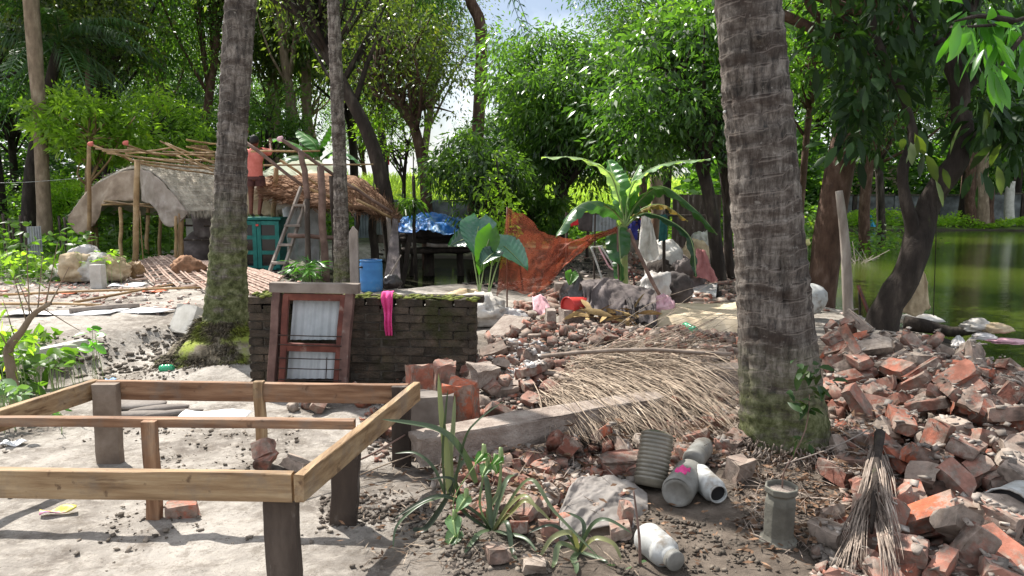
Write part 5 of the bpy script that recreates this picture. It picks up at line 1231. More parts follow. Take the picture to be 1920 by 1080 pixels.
# chip prototypes
CH = []
for k in range(8):
    rs = np.random.RandomState(k + 900); V = np.array([(x, y, z) for x in (-1., 1) for y in (-1., 1) for z in (-1., 1)]) * (.8, .58, .34); V = V * rs.uniform(.45, 1.1, V.shape) + rs.uniform(-.12, .12, V.shape); CH.append((V, np.array(BOXF)))
def chips(name, polys, n, size, mt, seed, lift=0.0, use_grid=True, flat=1.0, label=None, cat=None, clus=0):
    rs = np.random.RandomState(seed); Vs = []; Fs = []; o = 0; per = n
    for poly, share in polys:
        for (x, y) in sample(poly, int(n * share), rs):
            if blocked(x, y, -.03): continue
            if clus and float(fbm(x * 1.6, y * 1.6, 0, 3, seed)) + rs.uniform(-.12, .12) < clus: continue
            i, j = int((x - GX0) / CS), int((y - GY0) / CS)
            z = HG[i, j] if use_grid and 0 <= i < NXG and 0 <= j < NYG else H(x, y)
            V, F = CH[rs.randint(8)]; s = size[0] + (size[1] - size[0]) * rs.uniform(0, 1) ** 2.2
            q = Euler((rs.normal() * .4, rs.normal() * .4, rs.uniform(0, 6.28))).to_matrix(); V = (V * (1, 1, flat)) @ np.array(q).T * s + (x, y, z + s * .2 * flat + lift)
            Vs.append(V); Fs.append(F + o); o += len(V)
    ob = link(name, mesh_from(name, np.vstack(Vs), np.vstack(Fs), mt)); tag(ob, label, cat, kind='stuff'); return ob
R1 = world_poly([(1500, 1085), (1930, 1085), (1930, 740), (1840, 670), (1760, 640), (1560, 632), (1545, 700), (1560, 820), (1580, 890), (1520, 950)], .22)
R1b = world_poly([(1545, 660), (1800, 660), (1930, 745), (1930, 860), (1560, 820)], .3)
R2 = world_poly([(905, 640), (960, 600), (1050, 590), (1180, 615), (1390, 610), (1395, 700), (1200, 700), (1010, 730), (900, 700)], .22)
R3 = world_poly([(690, 700), (760, 680), (900, 680), (1010, 700), (1060, 760), (960, 800), (700, 860), (670, 800)], .05)
R4 = world_poly([(790, 880), (960, 840), (1200, 830), (1400, 800), (1400, 880), (1200, 900), (1150, 980), (860, 960)], .03)
R5 = world_poly([(1000, 700), (1390, 690), (1390, 780), (1080, 800)], .15)
chips('rubble', [(R1, .40), (R2, .30), (R3, .10), (R4, .13), (R5, .07)], 6500, (.012, .05), M['rubble'], 1, label='small broken brick rubble between the loose bricks', cat='rubble')
chips('plaster_chips', [(R1, .34), (R2, .30), (R3, .10), (R4, .18), (R5, .08)], 7500, (.010, .045), M['chip'], 2, flat=.6, label='grey and white plaster flakes in the rubble', cat='rubble')
rs = np.random.RandomState(77); placed = []
def put(poly, n, wts, tilt, seed, smin=1.0, smax=1.0, cap=.14):
    rs = np.random.RandomState(seed)
    for x, y in sample(poly, n, rs):
        if blocked(x, y, .05): continue
        i_, j_ = int((x - GX0) / CS), int((y - GY0) / CS)
        if not (0 <= i_ < NXG and 0 <= j_ < NYG) or HG[i_, j_] - H(x, y) > cap * rs.uniform(.4, 1): continue
        k = rs.choice(4, p=wts) + 4 * rs.randint(4); co, F, (L, Wd, Hh), me = BK[k]; s = rs.uniform(smin, smax); a = rs.uniform(0, math.pi * 2); onedge = rs.rand() < .22
        l, w, h = (L, Hh, Wd) if onedge else (L, Wd, Hh)
        if rs.rand() < .05: l, w, h, mode = Hh, Wd, L, 2
        else: mode = 1 if onedge else 0
        r = settle(x, y, l * s, w * s, h * s, a, rs, tilt)
        if r is None: continue
        pos, Rm = r
        if mode == 1: Rm = Rm @ np.array([[1, 0, 0], [0, 0, -1], [0, 1, 0]], float)
        if mode == 2: Rm = Rm @ np.array([[0, 0, 1], [0, 1, 0], [-1, 0, 0]], float)
        placed.append((pos, Rm, k, s, mode, abs(Rm[2, 2])))
put(R2, 150, (.10, .25, .35, .30), .25, 1, .85, 1.0)
put(R5, 30, (.1, .3, .3, .3), .3, 2, .8, 1.0)
put(R3, 46, (.30, .35, .25, .10), .30, 3, .95, 1.15)
put(R4, 75, (.12, .28, .3, .3), .2, 4, .8, 1.05, cap=.07)
put(world_poly([(1000, 880), (1220, 900), (1200, 1010), (1000, 1080), (900, 1060)], .02), 12, (.05, .2, .35, .4), .2, 41, .8, 1.0, cap=.05)
put(R1b, 110, (.06, .24, .36, .34), .25, 6, .8, 1.0, cap=.06)
put(R1, 300, (.45, .27, .18, .10), .28, 5, 1.05, 1.26)
STRAY = world_poly([(480, 740), (690, 740), (690, 780), (480, 790)], 0); put(STRAY, 7, (.3, .3, .3, .1), .12, 8)
put(world_poly([(480, 840), (560, 840), (560, 890), (480, 890)], 0), 4, (.1, .4, .3, .2), .2, 9)
# big upright broken brickwork pieces near the end of the beam
def chunk_big(name, px_, D, dims, rz, rx, seed, mt, label, cat, parent=None, ry=0):
    na = .10 if name == 'concrete_slab' else .34
    rs = np.random.RandomState(seed); b = bmesh.new(); bmesh.ops.create_cube(b, size=1); bmesh.ops.subdivide_edges(b, edges=b.edges[:], cuts=5)
    co = np.array([v.co[:] for v in b.verts]); n = fbm(co[:, 0] * 2.2 + seed, co[:, 1] * 2.2, co[:, 2] * 2.2, 4, seed); co = co * (1 + n[:, None] * na) * np.array(dims)
    co += rs.uniform(-1, 1, co.shape) * .006; F = [tuple(v.index for v in f.verts) for f in b.faces]; b.free()
    mb = MB(); p = P(*px_, D); mb.add(co, F, Matrix.Translation(p) @ Euler((rx, ry, rz)).to_matrix().to_4x4()); return one(mb, name, M[mt], label, cat)
# pick the largest in view
def seen(pos):
    d = pos - np.array((0, 0, CAM_Z)); D = d[1] * cp - d[2] * sp_; x = d[0] / D * FPX + 960; y = 540 - (d[1] * sp_ + d[2] * cp) / D * FPX
    return D, x, y
LM = [('the grey cement pot', G(1470, 1030)), ('the hanging dry frond', G(1640, 950)), ('the white bucket', G(1890, 990)), ('the big ringed palm trunk', bb), ('the forked bank tree', Vector((4.5, 9.2, 0))),
      ('the pond edge', G(1860, 700)), ('the white open jar', G(1350, 940)), ('the ribbed jar', G(1228, 925)), ('the red bucket', Vector((.6, 8.2, 0))), ('the crumpled dark cloth', Vector((1.2, 8.6, 0))), ('the concrete beam', Vector((.3, 4.9, 0))),
      ('the end of the brick wall', Vector((-.3, 6.2, 0))), ('the bed frame corner', Vector((-.6, 4.4, 0))), ('the heap of dry fronds', Vector((1.1, 5.9, 0))), ('the green bottle', Vector((2.1, 8.4, 0))), ('the white ball', Vector((3.6, 9.0, 0))),
      ('the middle of the brick pile', G(1750, 780, .3)), ('the crest of the brick pile', G(1700, 680, .3)), ('the strap leaved plant', G(910, 960)), ('the grey torn sack', G(1120, 960)), ('the picture corner by the pond', G(1900, 820, .3))]
COLW = [(.11, 'bright orange'), (.32, 'brick red'), (.52, 'dusty pink'), (.72, 'dark red'), (.91, 'grey brown'), (2, 'pale mortar crusted')]
ranked = []
for it in placed:
    D, x, y = seen(it[0]); sz = BK[it[2]][2][0] * it[3] / D
    ranked.append((sz if (-40 < x < 1960 and 300 < y < 1120) else -1, it))
ranked.sort(key=lambda r: -r[0])
used = {}
for sz, (pos, Rm, k, s, mode, upz) in ranked[:296]:
    if sz < 0: continue
    Mx = Matrix.Identity(4)
    for a in range(3):
        for b in range(3): Mx[a][b] = Rm[a, b] * s
        Mx[a][3] = pos[a]
    o = link('brick', BK[k][3]); o.matrix_world = Mx
    lm = min(LM, key=lambda q: (q[1].x - pos[0]) ** 2 + (q[1].y - pos[1]) ** 2); dx, dy = pos[0] - lm[1].x, pos[1] - lm[1].y
    rel = ('just ' if math.hypot(dx, dy) < .35 else '') + (('right of ' if dx > 0 else 'left of ') if abs(dx) > abs(dy) else ('behind ' if dy > 0 else 'in front of '))
    kind_ = ['whole', 'three quarter', 'half', 'small broken'][k % 4]; pose = ['lying flat', 'on its long edge', 'standing on end'][mode]
    if mode == 0 and upz < .9: pose = 'tilted'
    lab = '%s brick %s %s%s' % (kind_, pose, rel, lm[0]); o['category'] = 'brick'; o['label'] = lab; used.setdefault(lab, []).append(o)
mbr = MB()
Vs = []; Fs = []; off = 0
for sz, (pos, Rm, k, s, mode, upz) in ranked[296:]:
    co, F, _, _ = BK[k]; Vs.append(co * s @ Rm.T + pos); Fs.append(np.array(F) + off); off += len(co)
tag(link('brick_rubble', mesh_from('brick_rubble', np.vstack(Vs), np.vstack(Fs), M['rubble'])), 'smaller and farther broken bricks of the demolition rubble', 'rubble', kind='stuff')
ORD = ['nearest', 'second nearest', 'third nearest', 'fourth nearest', 'fifth nearest', 'sixth nearest', 'seventh nearest', 'eighth nearest', 'ninth nearest']
for lab, os_ in used.items():
    if 1 < len(os_) <= 9 and len(lab.split()) <= 14:
        os_.sort(key=lambda o: o.matrix_world[1][3])
        for q, o in enumerate(os_): o['label'] = lab + ', ' + ORD[q]
    for o in os_: o['group'] = 'loose bricks of the demolition rubble'
chips('top_chips', [(R1, .5), (R2, .3), (R3, .1), (R4, .1)], 6500, (.008, .042), M['chip'], 12, flat=.6, label='plaster flakes lying on top of the bricks', cat='rubble')
WP = world_poly([(955, 670), (1020, 665), (1015, 735), (950, 720)], .12)
chips('mortar_heap', [(WP, 1)], 500, (.02, .055), M['tarp_grey'], 13, flat=.6, label='white heap of mortar crumbs behind the upright brick chunks', cat='mortar')
GP = world_poly([(150, 640), (460, 620), (460, 730), (180, 740)], 0); GQ = world_poly([(540, 900), (1000, 860), (1040, 1080), (560, 1080)], 0); GR_ = world_poly([(0, 800), (560, 780), (560, 1080), (-100, 1080)], 0)
chips('clods', [(GP, .35), (GQ, .4), (GR_, .25)], 5200, (.004, .022), mat('soil clods', [(.3, (.09, .075, .06)), (.6, (.20, .17, .14)), (.8, (.33, .29, .25))], 6, .95, .3, rv=.4, rk='island', crd='World'), 14, use_grid=False, clus=.10, label='dry soil clods on the open ground', cat='soil')
BKP = [(-4.9, 6.6), (-3.9, 7.0), (-2.9, 7.6), (-2.7, 8.9), (-3.6, 8.9), (-4.6, 8.2)]
chips('bank_clods', [(BKP, 1)], 1900, (.004, .05), mat('dark bank soil', [(.3, (.07, .058, .048)), (.6, (.17, .145, .12)), (.8, (.32, .28, .24))], 5, .95, .3, rv=.4, rk='island', crd='World'), 35, use_grid=False, clus=.04, label='dark broken soil tumbled down the bank in front of the mossy palm', cat='soil')  # darker clods gathered along the bank and its hollows
GT = world_poly([(600, 940), (760, 930), (900, 1000), (900, 1085), (600, 1085)], 0)
chips('soil_lumps', [(GT, 1)], 1500, (.004, .024), mat('dark lumps', [(.3, (.05, .042, .034)), (.6, (.11, .09, .075)), (.8, (.22, .19, .16))], 6, .95, .3, rv=.4, rk='island', crd='World'), 34, use_grid=False, clus=.02, label='dark crumbly soil heaped round the short bed legs', cat='soil')
GS = world_poly([(1180, 960), (1560, 900), (1560, 1080), (1150, 1080)], 0)
chips('dark_clods', [(GS, 1)], 1500, (.005, .022), mat('dark clods', [(.3, (.05, .04, .032)), (.6, (.12, .10, .08)), (.8, (.2, .17, .14))], 6, .95, .3, rv=.4, rk='island', crd='World'), 15, use_grid=False, label='dark damp clods below the jars', cat='soil')
YD = [(-9.5, 9.2), (-2.9, 9.2), (-2.6, 13.2), (-12, 14.5)]; BK2 = [(.2, 10.0), (5.0, 10.5), (7, 20), (2.0, 23)]; DT = [(-5, 13.4), (.4, 13.0), (.8, 15.2), (-4.6, 15.8)]
chips('yard_litter', [(YD, .45), (BK2, .35), (DT, .2)], 3200, (.02, .075), mat('yard scraps', [(.3, (.16, .10, .08)), (.45, (.45, .40, .36)), (.55, (.42, .20, .15)), (.65, (.60, .58, .56)), (.8, (.20, .17, .15))], .9, .8, .2, rv=.35, rk='island', crd='World'), 16, use_grid=False, flat=.5, label='scraps and broken bits scattered over the yard', cat='litter')
chips('ditch_debris', [([(-4.6, 12.6), (.2, 12.6), (.6, 15), (-.2, 20), (-1.5, 23), (-4, 23), (-5, 15)], .7), ([(.2, 11), (3.5, 11.5), (5, 16), (2, 20), (.5, 16)], .3)], 1500, (.02, .13), mat('black trash', [(.3, (.012, .010, .009)), (.6, (.04, .033, .028)), (.8, (.12, .10, .09))], 3, .8, .3, rv=.6, rk='island', crd='World'), 44, use_grid=False, flat=.6, label='dark sodden debris round the ditch and under the platform', cat='debris')
# dead leaves and twigs
def leaf_litter(name, polys, n, Lr, mt, seed, lab, Wd=.35, up=.15):
    rs = np.random.RandomState(seed); C = []
    for poly, sh_ in polys:
        for x, y in sample(poly, int(n * sh_), rs):
            i, j = int((x - GX0) / CS), int((y - GY0) / CS); z = HG[i, j] if 0 <= i < NXG and 0 <= j < NYG else H(x, y); C.append((x, y, z + .012 + rs.uniform(0, .015)))
    C = np.array(C); Dr = rs.normal(size=C.shape); Dr[:, 2] *= up; V, F = leaves_np(C, Dr, rs.uniform(*Lr, len(C)), .03 if Wd is None else Wd * np.mean(Lr), rs, .02)
    tag(link(name, mesh_from(name, V, F, M[mt])), lab, 'leaf litter', kind='stuff')
PB = world_poly([(1380, 860), (1640, 830), (1640, 960), (1480, 1040), (1380, 980)], .05)
leaf_litter('dead_leaves', [(R4, .4), (R2, .25), (PB, .35)], 1500, (.03, .09), 'litter', 21, 'dead brown leaves caught in the rubble')
leaf_litter('soil_litter', [(world_poly([(620, 900), (1000, 880), (1060, 1080), (640, 1080)], 0), .6), (GS, .4)], 420, (.02, .06), 'litter', 27, 'dead leaf bits and husks on the dark soil')
leaf_litter('straw_bits', [(world_poly([(640, 880), (1000, 860), (1200, 1080), (700, 1080)], 0), 1)], 420, (.05, .16), 'fibre', 28, 'pale straws on the soil round the strap leaved plant', Wd=.05, up=.25)
leaf_litter('dry_twigs', [(PB, .7), (R4, .3)], 1500, (.06, .16), 'fibre_dark', 22, 'thin dry twigs and rootlets beside the big palm foot', Wd=.05, up=.5)

# ================= concrete beam =================
def rough_bar(name, a, b, w, h, mt, label, cat, seed=1, cuts=14, amp=.012, up=(0, 0, 1)):
    a, b = Vector(a), Vector(b); d = (b - a); L = d.length; d.normalize(); s = d.cross(Vector(up)).normalized(); u = s.cross(d)
    bm_ = bmesh.new(); bmesh.ops.create_cube(bm_, size=1); bmesh.ops.subdivide_edges(bm_, edges=bm_.edges[:], cuts=cuts)
    co = np.array([v.co[:] for v in bm_.verts]); F = [tuple(v.index for v in f.verts) for f in bm_.faces]; bm_.free()
    co = co * (w, L, h); n = fbm(co[:, 0] * 7 + seed, co[:, 1] * 4, co[:, 2] * 7, 4, seed); n2 = fbm(co[:, 0] * 9, co[:, 1] * 5, co[:, 2] * 9 + seed, 4, seed + 3)
    co = co + np.stack([n * amp * 2, n2 * amp * 3, n2 * amp * 2], 1)
    mb = MB(); MM = Matrix.Identity(4)
    for i in range(3): MM[i][0], MM[i][1], MM[i][2], MM[i][3] = s[i], d[i], u[i], (a[i] + b[i]) / 2
    mb.add(co, F, MM); return one(mb, name, M[mt], label, cat)
za, zb = .15, .19
rough_bar('concrete_beam', (*BA, za), (*BB, zb), .20, .165, 'concrete', 'long broken concrete beam lying across the rubble under the dry fronds', 'beam')
rough_bar('concrete_block', P(700, 850, 4.9), P(765, 838, 5.1), .2, .17, 'concrete', 'square mortar block behind the short leg of the bed frame', 'block', 3, 6)
for args in [('broken_brickwork', (800, 780), 4.75, (.30, .20, .30), .2, .05, 31, 'mud_grey', 'grey brown mortar block standing behind the corner of the bed frame', 'masonry chunk'),
             ('broken_brickwork', (788, 718), 4.95, (.15, .13, .20), .4, -.2, 32, 'brick', 'upright orange red brick stub topmost at the left of the rubble', 'masonry chunk'),
             ('broken_brickwork', (866, 762), 4.72, (.19, .17, .36), -.3, .12, 33, 'brick', 'tall red brick chunk standing beside the grey mortar block', 'masonry chunk'),
             ('broken_brickwork', (833, 718), 4.9, (.14, .13, .28), .3, .10, 34, 'brick', 'pointed bright orange brick shard standing upright', 'masonry chunk'),
             ('broken_brickwork', (905, 705), 5.2, (.17, .15, .14), .5, .2, 35, 'concrete', 'pale mortar lump on the rubble beside the pointed brick shard', 'masonry chunk'),
             ('broken_brickwork', (755, 712), 5.05, (.13, .12, .06), .0, .0, 36, 'concrete', 'small flat mortar piece on the bed frame corner side', 'masonry chunk'),
             ('concrete_slab', (955, 618), 7.9, (.34, .5, .10), -.45, .30, 37, 'concrete', 'pale concrete slab tipped up beside the white sack heap', 'slab'),
             ('concrete_slab', (1032, 615), 8.0, (.10, .12, .42), .1, .10, 38, 'concrete', 'upright mortar stub in front of the red bucket', 'slab'),
             ('concrete_slab', (1345, 716), 5.9, (.42, .24, .26), .1, .0, 39, 'concrete', 'brown concrete block against the big palm trunk under the fronds', 'slab'),
             ('brick_fragment', (1170, 868), 4.15, (.27, .13, .09), .2, .1, 40, 'brick', 'long chipped brick lying between the beam and the ribbed jar', 'brick'),
             ('brick_fragment', (1385, 885), 4.0, (.12, .1, .17), .5, .2, 41, 'brick', 'orange brick shard between the white jar and the big palm', 'brick')]:
    chunk_big(*args)
chunk_big('concrete_slab', (352, 603), 7.7, (.34, .13, .30), -.55, -.45, 42, 'concrete_light', 'thick white cement block tipped against the bank by the mossy palm', 'slab')

# ================= dry fronds =================
def ribbon_np(paths, w, rs):
    "paths (N,m,3) -> folded ribbons"
    Nn, m, _ = paths.shape; T = np.gradient(paths, axis=1); T /= np.linalg.norm(T, axis=2, keepdims=True) + 1e-9
    ref = rs.normal(size=(Nn, 1, 3)) * .5 + (0, 0, 1); S = np.cross(T, ref); S /= np.linalg.norm(S, axis=2, keepdims=True) + 1e-9; U = np.cross(S, T)
    prof = np.interp(np.linspace(0, 1, m), [0, .15, .6, 1], [.6, 1, .8, .12])[None, :, None] * (np.asarray(w).reshape(-1, 1, 1) if np.ndim(w) else w)
    V = np.stack([paths + S * prof, paths + U * prof * .45, paths - S * prof], 2).reshape(-1, 3)
    b = (np.arange(Nn) * m * 3)[:, None, None] + (np.arange(m - 1) * 3)[None, :, None]
    F = np.concatenate([b + np.array([0, 1, 4, 3]), b + np.array([1, 2, 5, 4])], 1).reshape(-1, 4); return V, F
t = thing('dry_palm_frond', 'big fan of dry tan palm fronds heaped over the concrete beam', 'palm frond', P(1200, 740, 5.5))
rs = np.random.RandomState(4); n = 1150; n = 780; f = rs.uniform(0, 1, n) ** 1.25; lay = rs.uniform(0, 1, n)
g_ = np.clip(f + rs.normal(size=n) * .06, 0, 1)
sx = 1085 - 75 * g_ + 230 * lay ** 2.2 + rs.normal(size=n) * 12; sy = 660 + 88 * f * (1 - .45 * lay ** 2) + rs.normal(size=n) * 5
ang = np.radians(2 + 50 * f ** 1.5 + rs.normal(size=n) * 17); Lp_ = rs.uniform(150, 330, n) * (1 - .45 * f)
ex = sx + np.cos(ang) * Lp_; ey = sy + np.sin(ang) * Lp_ + 12; ex = np.minimum(ex, 1392); ey = np.minimum(ey, 834)
m = 7; PT_ = np.zeros((n, m, 3))
for k in range(n):
    D0 = 6.15 - 1.25 * np.clip((sy[k] - 660) / 110, 0, 1) + rs.normal() * .05 - .08 * lay[k]; D1 = 6.1 - 1.75 * np.clip((ey[k] - 660) / 150, 0, 1) ** .9 + rs.normal() * .05
    a, b = np.array(P(sx[k], sy[k], D0)), np.array(P(ex[k], ey[k], D1)); a[2] = max(a[2], H(a[0], a[1]) + .06); b[2] = max(b[2], H(b[0], b[1]) + .03)
    w_ = np.linspace(0, 1, m)[:, None]; X = a * (1 - w_) + b * w_; X[:, 2] += (.035 + .04 * rs.normal()) * np.sin(w_[:, 0] * math.pi * .9); X[:, 0] += .03 * rs.normal() * np.sin(w_[:, 0] * 3.1); X += np.cumsum(rs.normal(size=X.shape) * (.006, .006, .008), 0)
    PT_[k] = X
V, F = ribbon_np(PT_, rs.uniform(.0016, .0046, n), rs); tag(link('leaflets', mesh_from('leaflets', V - np.array(t.location), F, M['fibre']), t), kind='stuff')
for q, (a, b) in enumerate((((1015, 668), (1370, 664)), ((1012, 700), (1290, 742)), ((1030, 740), (1180, 782)))):
    mb = MB(); p0, p1 = P(*a, 5.8), P(*b, 5.6 - .4 * q); p0.z = max(p0.z, H(p0.x, p0.y) + .1); p1.z = max(p1.z, H(p1.x, p1.y) + .05); pole(mb, p0, p1, .018, 6, sag=-.04); build(mb, 'stalk', M['fibre_dark'], t, True)
t = thing('hanging_dry_frond', 'grey brown dead palm frond draped down the front of the brick pile', 'palm frond', P(1630, 1060, 3.35))
n = 170; rs = np.random.RandomState(9); f = rs.uniform(0, 1, n); s = rs.choice([-1, 1], n)
sx = 1645 - 14 * f + rs.normal(size=n) * 5 + s * 6; sy = 828 + 150 * f; ex = sx + s * (8 + 50 * rs.uniform(0, 1, n) * (.4 + .6 * f)) - 18 * (s < 0) * f; ey = sy + rs.uniform(70, 170, n); PT_ = np.zeros((n, m, 3))
for k in range(n):
    X = np.array([tuple(TH(sx[k] + (ex[k] - sx[k]) * w_ + s[k] * 6 * math.sin(w_ * 3.1), sy[k] + (ey[k] - sy[k]) * w_, .03 + .03 * abs(math.sin(k)))) for w_ in np.linspace(0, 1, m)]); X[1:-1] = (X[:-2] + X[1:-1] * 2 + X[2:]) / 4; PT_[k] = X
V, F = ribbon_np(PT_, rs.uniform(.0018, .0042, n), rs); tag(link('leaflets', mesh_from('leaflets', V - np.array(t.location), F, M['fibre_dark']), t), kind='stuff')
mb = MB(); tube(mb, [TH(1650, 812, .06), TH(1646, 850, .06), TH(1640, 930, .05), TH(1634, 1000, .04)], [.03, .022, .014, .008], 7); build(mb, 'stalk', M['bark_dark'], t, True)

# ================= jars, bottles, pot, bucket =================
def axisM(c, d, roll=0):
    q = Vector(d).normalized().to_track_quat('Z', 'Y'); return Matrix.Translation(Vector(c)) @ q.to_matrix().to_4x4() @ Matrix.Rotation(roll, 4, 'Z')
def gz(v, r=0): v = Vector(v); return v
a = T(1224, 932) + Vector((0, .09, .02)); b = a + Vector((.06, .12, .27)); ax = (b - a); Lr = ax.length
t = thing('ribbed_jar', 'murky ribbed plastic water jar standing tilted under the fronds', 'jar', a)
mb = MB(); prof = [(.02, 0), (.075, .0), (.084, .015)]
for k in range(12):
    z = .03 + k * Lr / 13.5; prof += [(.090, z), (.093, z + .008), (.093, z + .014), (.086, z + .019)]
prof += [(.09, Lr * .96), (.06, Lr * 1.02), (.03, Lr * 1.03)]
lathe(mb, prof, 32, axisM(a, ax), dent=.10); build(mb, 'body', M['smoke_plastic'], t, True)
mb = MB(); c_ = a - ax.normalized() * .0 + Vector((.08, -.06, .0)); lathe(mb, [(.028, 0), (.028, .04)], 14, axisM(c_, (.6, -.6, .1))); build(mb, 'cap', M['white_plastic'], t, True)
def jar(name, label, a, b, r, mt, prof=None, openmouth=True, capm=None, extra=None, cat='jar', sx=1, liner='dark_void'):
    a, b = Vector(a), Vector(b); ax = b - a; L = ax.length; t = thing(name, label, cat, a)
    pr = prof or [(r * .2, 0), (r * .9, .004), (r, .015), (r, L * .30), (r * .985, L * .31), (r, L * .32), (r, L * .62), (r * .985, L * .63), (r, L * .64), (r * .99, L * .80), (r * .86, L * .88), (r * .72, L * .9), (r * .72, L)]
    mb = MB(); lathe(mb, pr, 32, axisM(a, ax), sx=sx, dent=.12); build(mb, 'body', M[mt], t, True, solid=.003)
    b = a + ax.normalized() * pr[-1][1]
    if not openmouth and not capm: mb = MB(); lathe(mb, [(pr[-1][0] * .99, 0), (pr[-1][0] * .8, .004), (pr[-1][0] * .7, -.004), (0, -.006)], 20, axisM(b, ax), sx=sx, cap=False); build(mb, 'base', M[mt], t, True)
    b = a + ax.normalized() * pr[-1][1]; ax = b - a
    if openmouth:
        mb = MB(); lathe(mb, [(pr[-1][0] * .93, 0), (0, .001)], 20, axisM(a + ax * .93, ax), sx=sx, cap=False); build(mb, 'inside', M[liner], t)  # default liner disc carries the hollow's shade in its colour
        mb = MB(); q = axisM(b, ax); tube(mb, [q @ Vector((pr[-1][0] * math.cos(k) * sx, pr[-1][0] * math.sin(k), 0)) for k in np.linspace(0, 6.283, 21)], .005, 5, cap=False); build(mb, 'rim', M[mt], t, True)
    if capm: mb = MB(); lathe(mb, [(pr[-1][0] * 1.1, 0), (pr[-1][0] * 1.1, .03), (pr[-1][0], .034), (0, .034)], 20, axisM(b, ax)); build(mb, 'cap', M[capm], t, True)
    return t
JB = T(1272, 958) + Vector((0, .04, .083)); JA = JB + Vector((.13, .27, .005))
pk = jar('plastic_jar', 'big mud stained grey plastic jar with a pink smear, open end facing out', JA, JB, .10, 'grey_plastic', [(.02, 0), (.065, .004), (.082, .02), (.083, .1), (.080, .11), (.083, .12), (.083, .21), (.080, .22), (.083, .23), (.083, .29), (.075, .31)], openmouth=False)
mb = MB(); c_ = (JA + JB) / 2 + Vector((-.015, -.03, .076)); blob(mb, c_, (.035, .07, .012), 3, .3, 3, 5, -.45); build(mb, 'pink_smear', M['pink_cloth'], pk, True)
jar('plastic_jar', 'murky grey jar lying behind the pink smeared jar', T(1318, 905) + Vector((-.03, .12, .08)), T(1345, 893) + Vector((0, .28, .09)), .062, 'grey_plastic', openmouth=False)
jar('plastic_jar', 'white plastic jar lying with its round mouth open beside the pink smeared jar', T(1345, 960) + Vector((-.03, .30, .085)), T(1352, 960) + Vector((0, .06, .07)), .064, 'white_plastic')
jar('plastic_bottle', 'white square shouldered bottle lying with its neck down at the bottom', T(1215, 1045) + Vector((0, .07, .066)), T(1270, 1085) + Vector((0, .03, .06)), .066, 'white_plastic', [(.02, 0), (.062, .003), (.068, .015), (.068, .13), (.064, .135), (.068, .14), (.066, .165), (.045, .19), (.040, .195), (.040, .215)], capm='grey_plastic', openmouth=False, cat='bottle')
c = T(1470, 1036); c.y += .08; D = c.y; z0 = H(c.x, D); t = thing('cement_pot', 'grey cement pot shaped like a jar with a thin stem in it', 'pot', (c.x, D, z0))
mb = MB(); hp = .285; lathe(mb, [(.055, 0), (.088, 0), (.09, .022), (.076, .032), (.070, .05), (.072, hp * .72), (.066, hp * .82), (.060, hp * .86), (.075, hp * .9), (.077, hp), (.066, hp), (.062, hp * .9)], 8, Matrix.Translation((c.x, D, z0)) @ Matrix.Rotation(R(3), 4, 'X'), cap=True); build(mb, 'body', M['cement_dark'] if 'cement_dark' in M else M['grey_plastic'], t, bevel=.004)
mb = MB(); lathe(mb, [(.064, 0), (0, .002)], 14, Matrix.Translation((c.x, D, z0 + hp * .93)), cap=False); build(mb, 'soil', M['concrete'], t)
mb = MB(); tube(mb, resample(Pl([(1467, 920), (1470, 885), (1490, 850), (1512, 800), (1518, 740)], D), 12), np.linspace(.004, .0025, 12), 5); build(mb, 'stem', M['wood_brown'], t, True)
rs = np.random.RandomState(3); C = []; Dr = []
for (x, y) in ((1518, 700), (1500, 690), (1530, 690), (1480, 745), (1540, 740), (1525, 765), (1505, 830), (1495, 758), (1540, 715)):
    for _ in range(5): C.append(np.array(P(x, y, D)) + rs.normal(size=3) * .02); Dr.append(rs.normal(size=3) * (1, 1, .5) + (0, -.2, .1))
V, F = big_leaf_np(np.array(C), np.array(Dr), rs.uniform(.05, .085, len(C)), rs, w=.45); tag(link('leaves', mesh_from('leaves', V - np.array(t.location), F, LEAF['near']), t), kind='stuff')
jar('bucket', 'white plastic bucket lying on the bricks at the picture edge', P(1935, 940, 3.45), P(1878, 975, 3.28), .125, 'white_plastic', [(.02, 0), (.105, .002), (.108, .01), (.125, .22), (.128, .225), (.128, .24)], cat='bucket')
bk = jar('bucket', 'faded red plastic bucket lying on its side on the rubble', P(1098, 570, 8.55), P(1052, 577, 8.3), .115, 'red_plastic', [(.02, 0), (.078, .002), (.082, .01), (.105, .26), (.110, .27), (.110, .29)], cat='bucket', liner='red_plastic')
jar('green_bottle', 'crushed green plastic bottle lying on the rubble by the big palm', P(1282, 612, 8.3), P(1308, 624, 8.1), .055, 'green_plastic', openmouth=False, cat='bottle', sx=.7)
mb = MB(); c = P(1522, 560, 9.9); lathe(mb, [(.0, -.2), (.11, -.185), (.17, -.12), (.195, -.02), (.19, .07), (.15, .15), (.08, .19), (.0, .2)], 28, Matrix.Translation(c) @ Euler((.2, .3, 0)).to_matrix().to_4x4(), cap=False); one(mb, 'ball', M['white_plastic'], 'round white plastic ball behind the edge of the big palm trunk', 'ball', smooth=True)
jar('green_bottle', 'small green bottle lying by the mossy palm roots', P(300, 692, 6.6), P(325, 690, 6.6), .035, 'green_plastic', openmouth=False, cat='bottle')

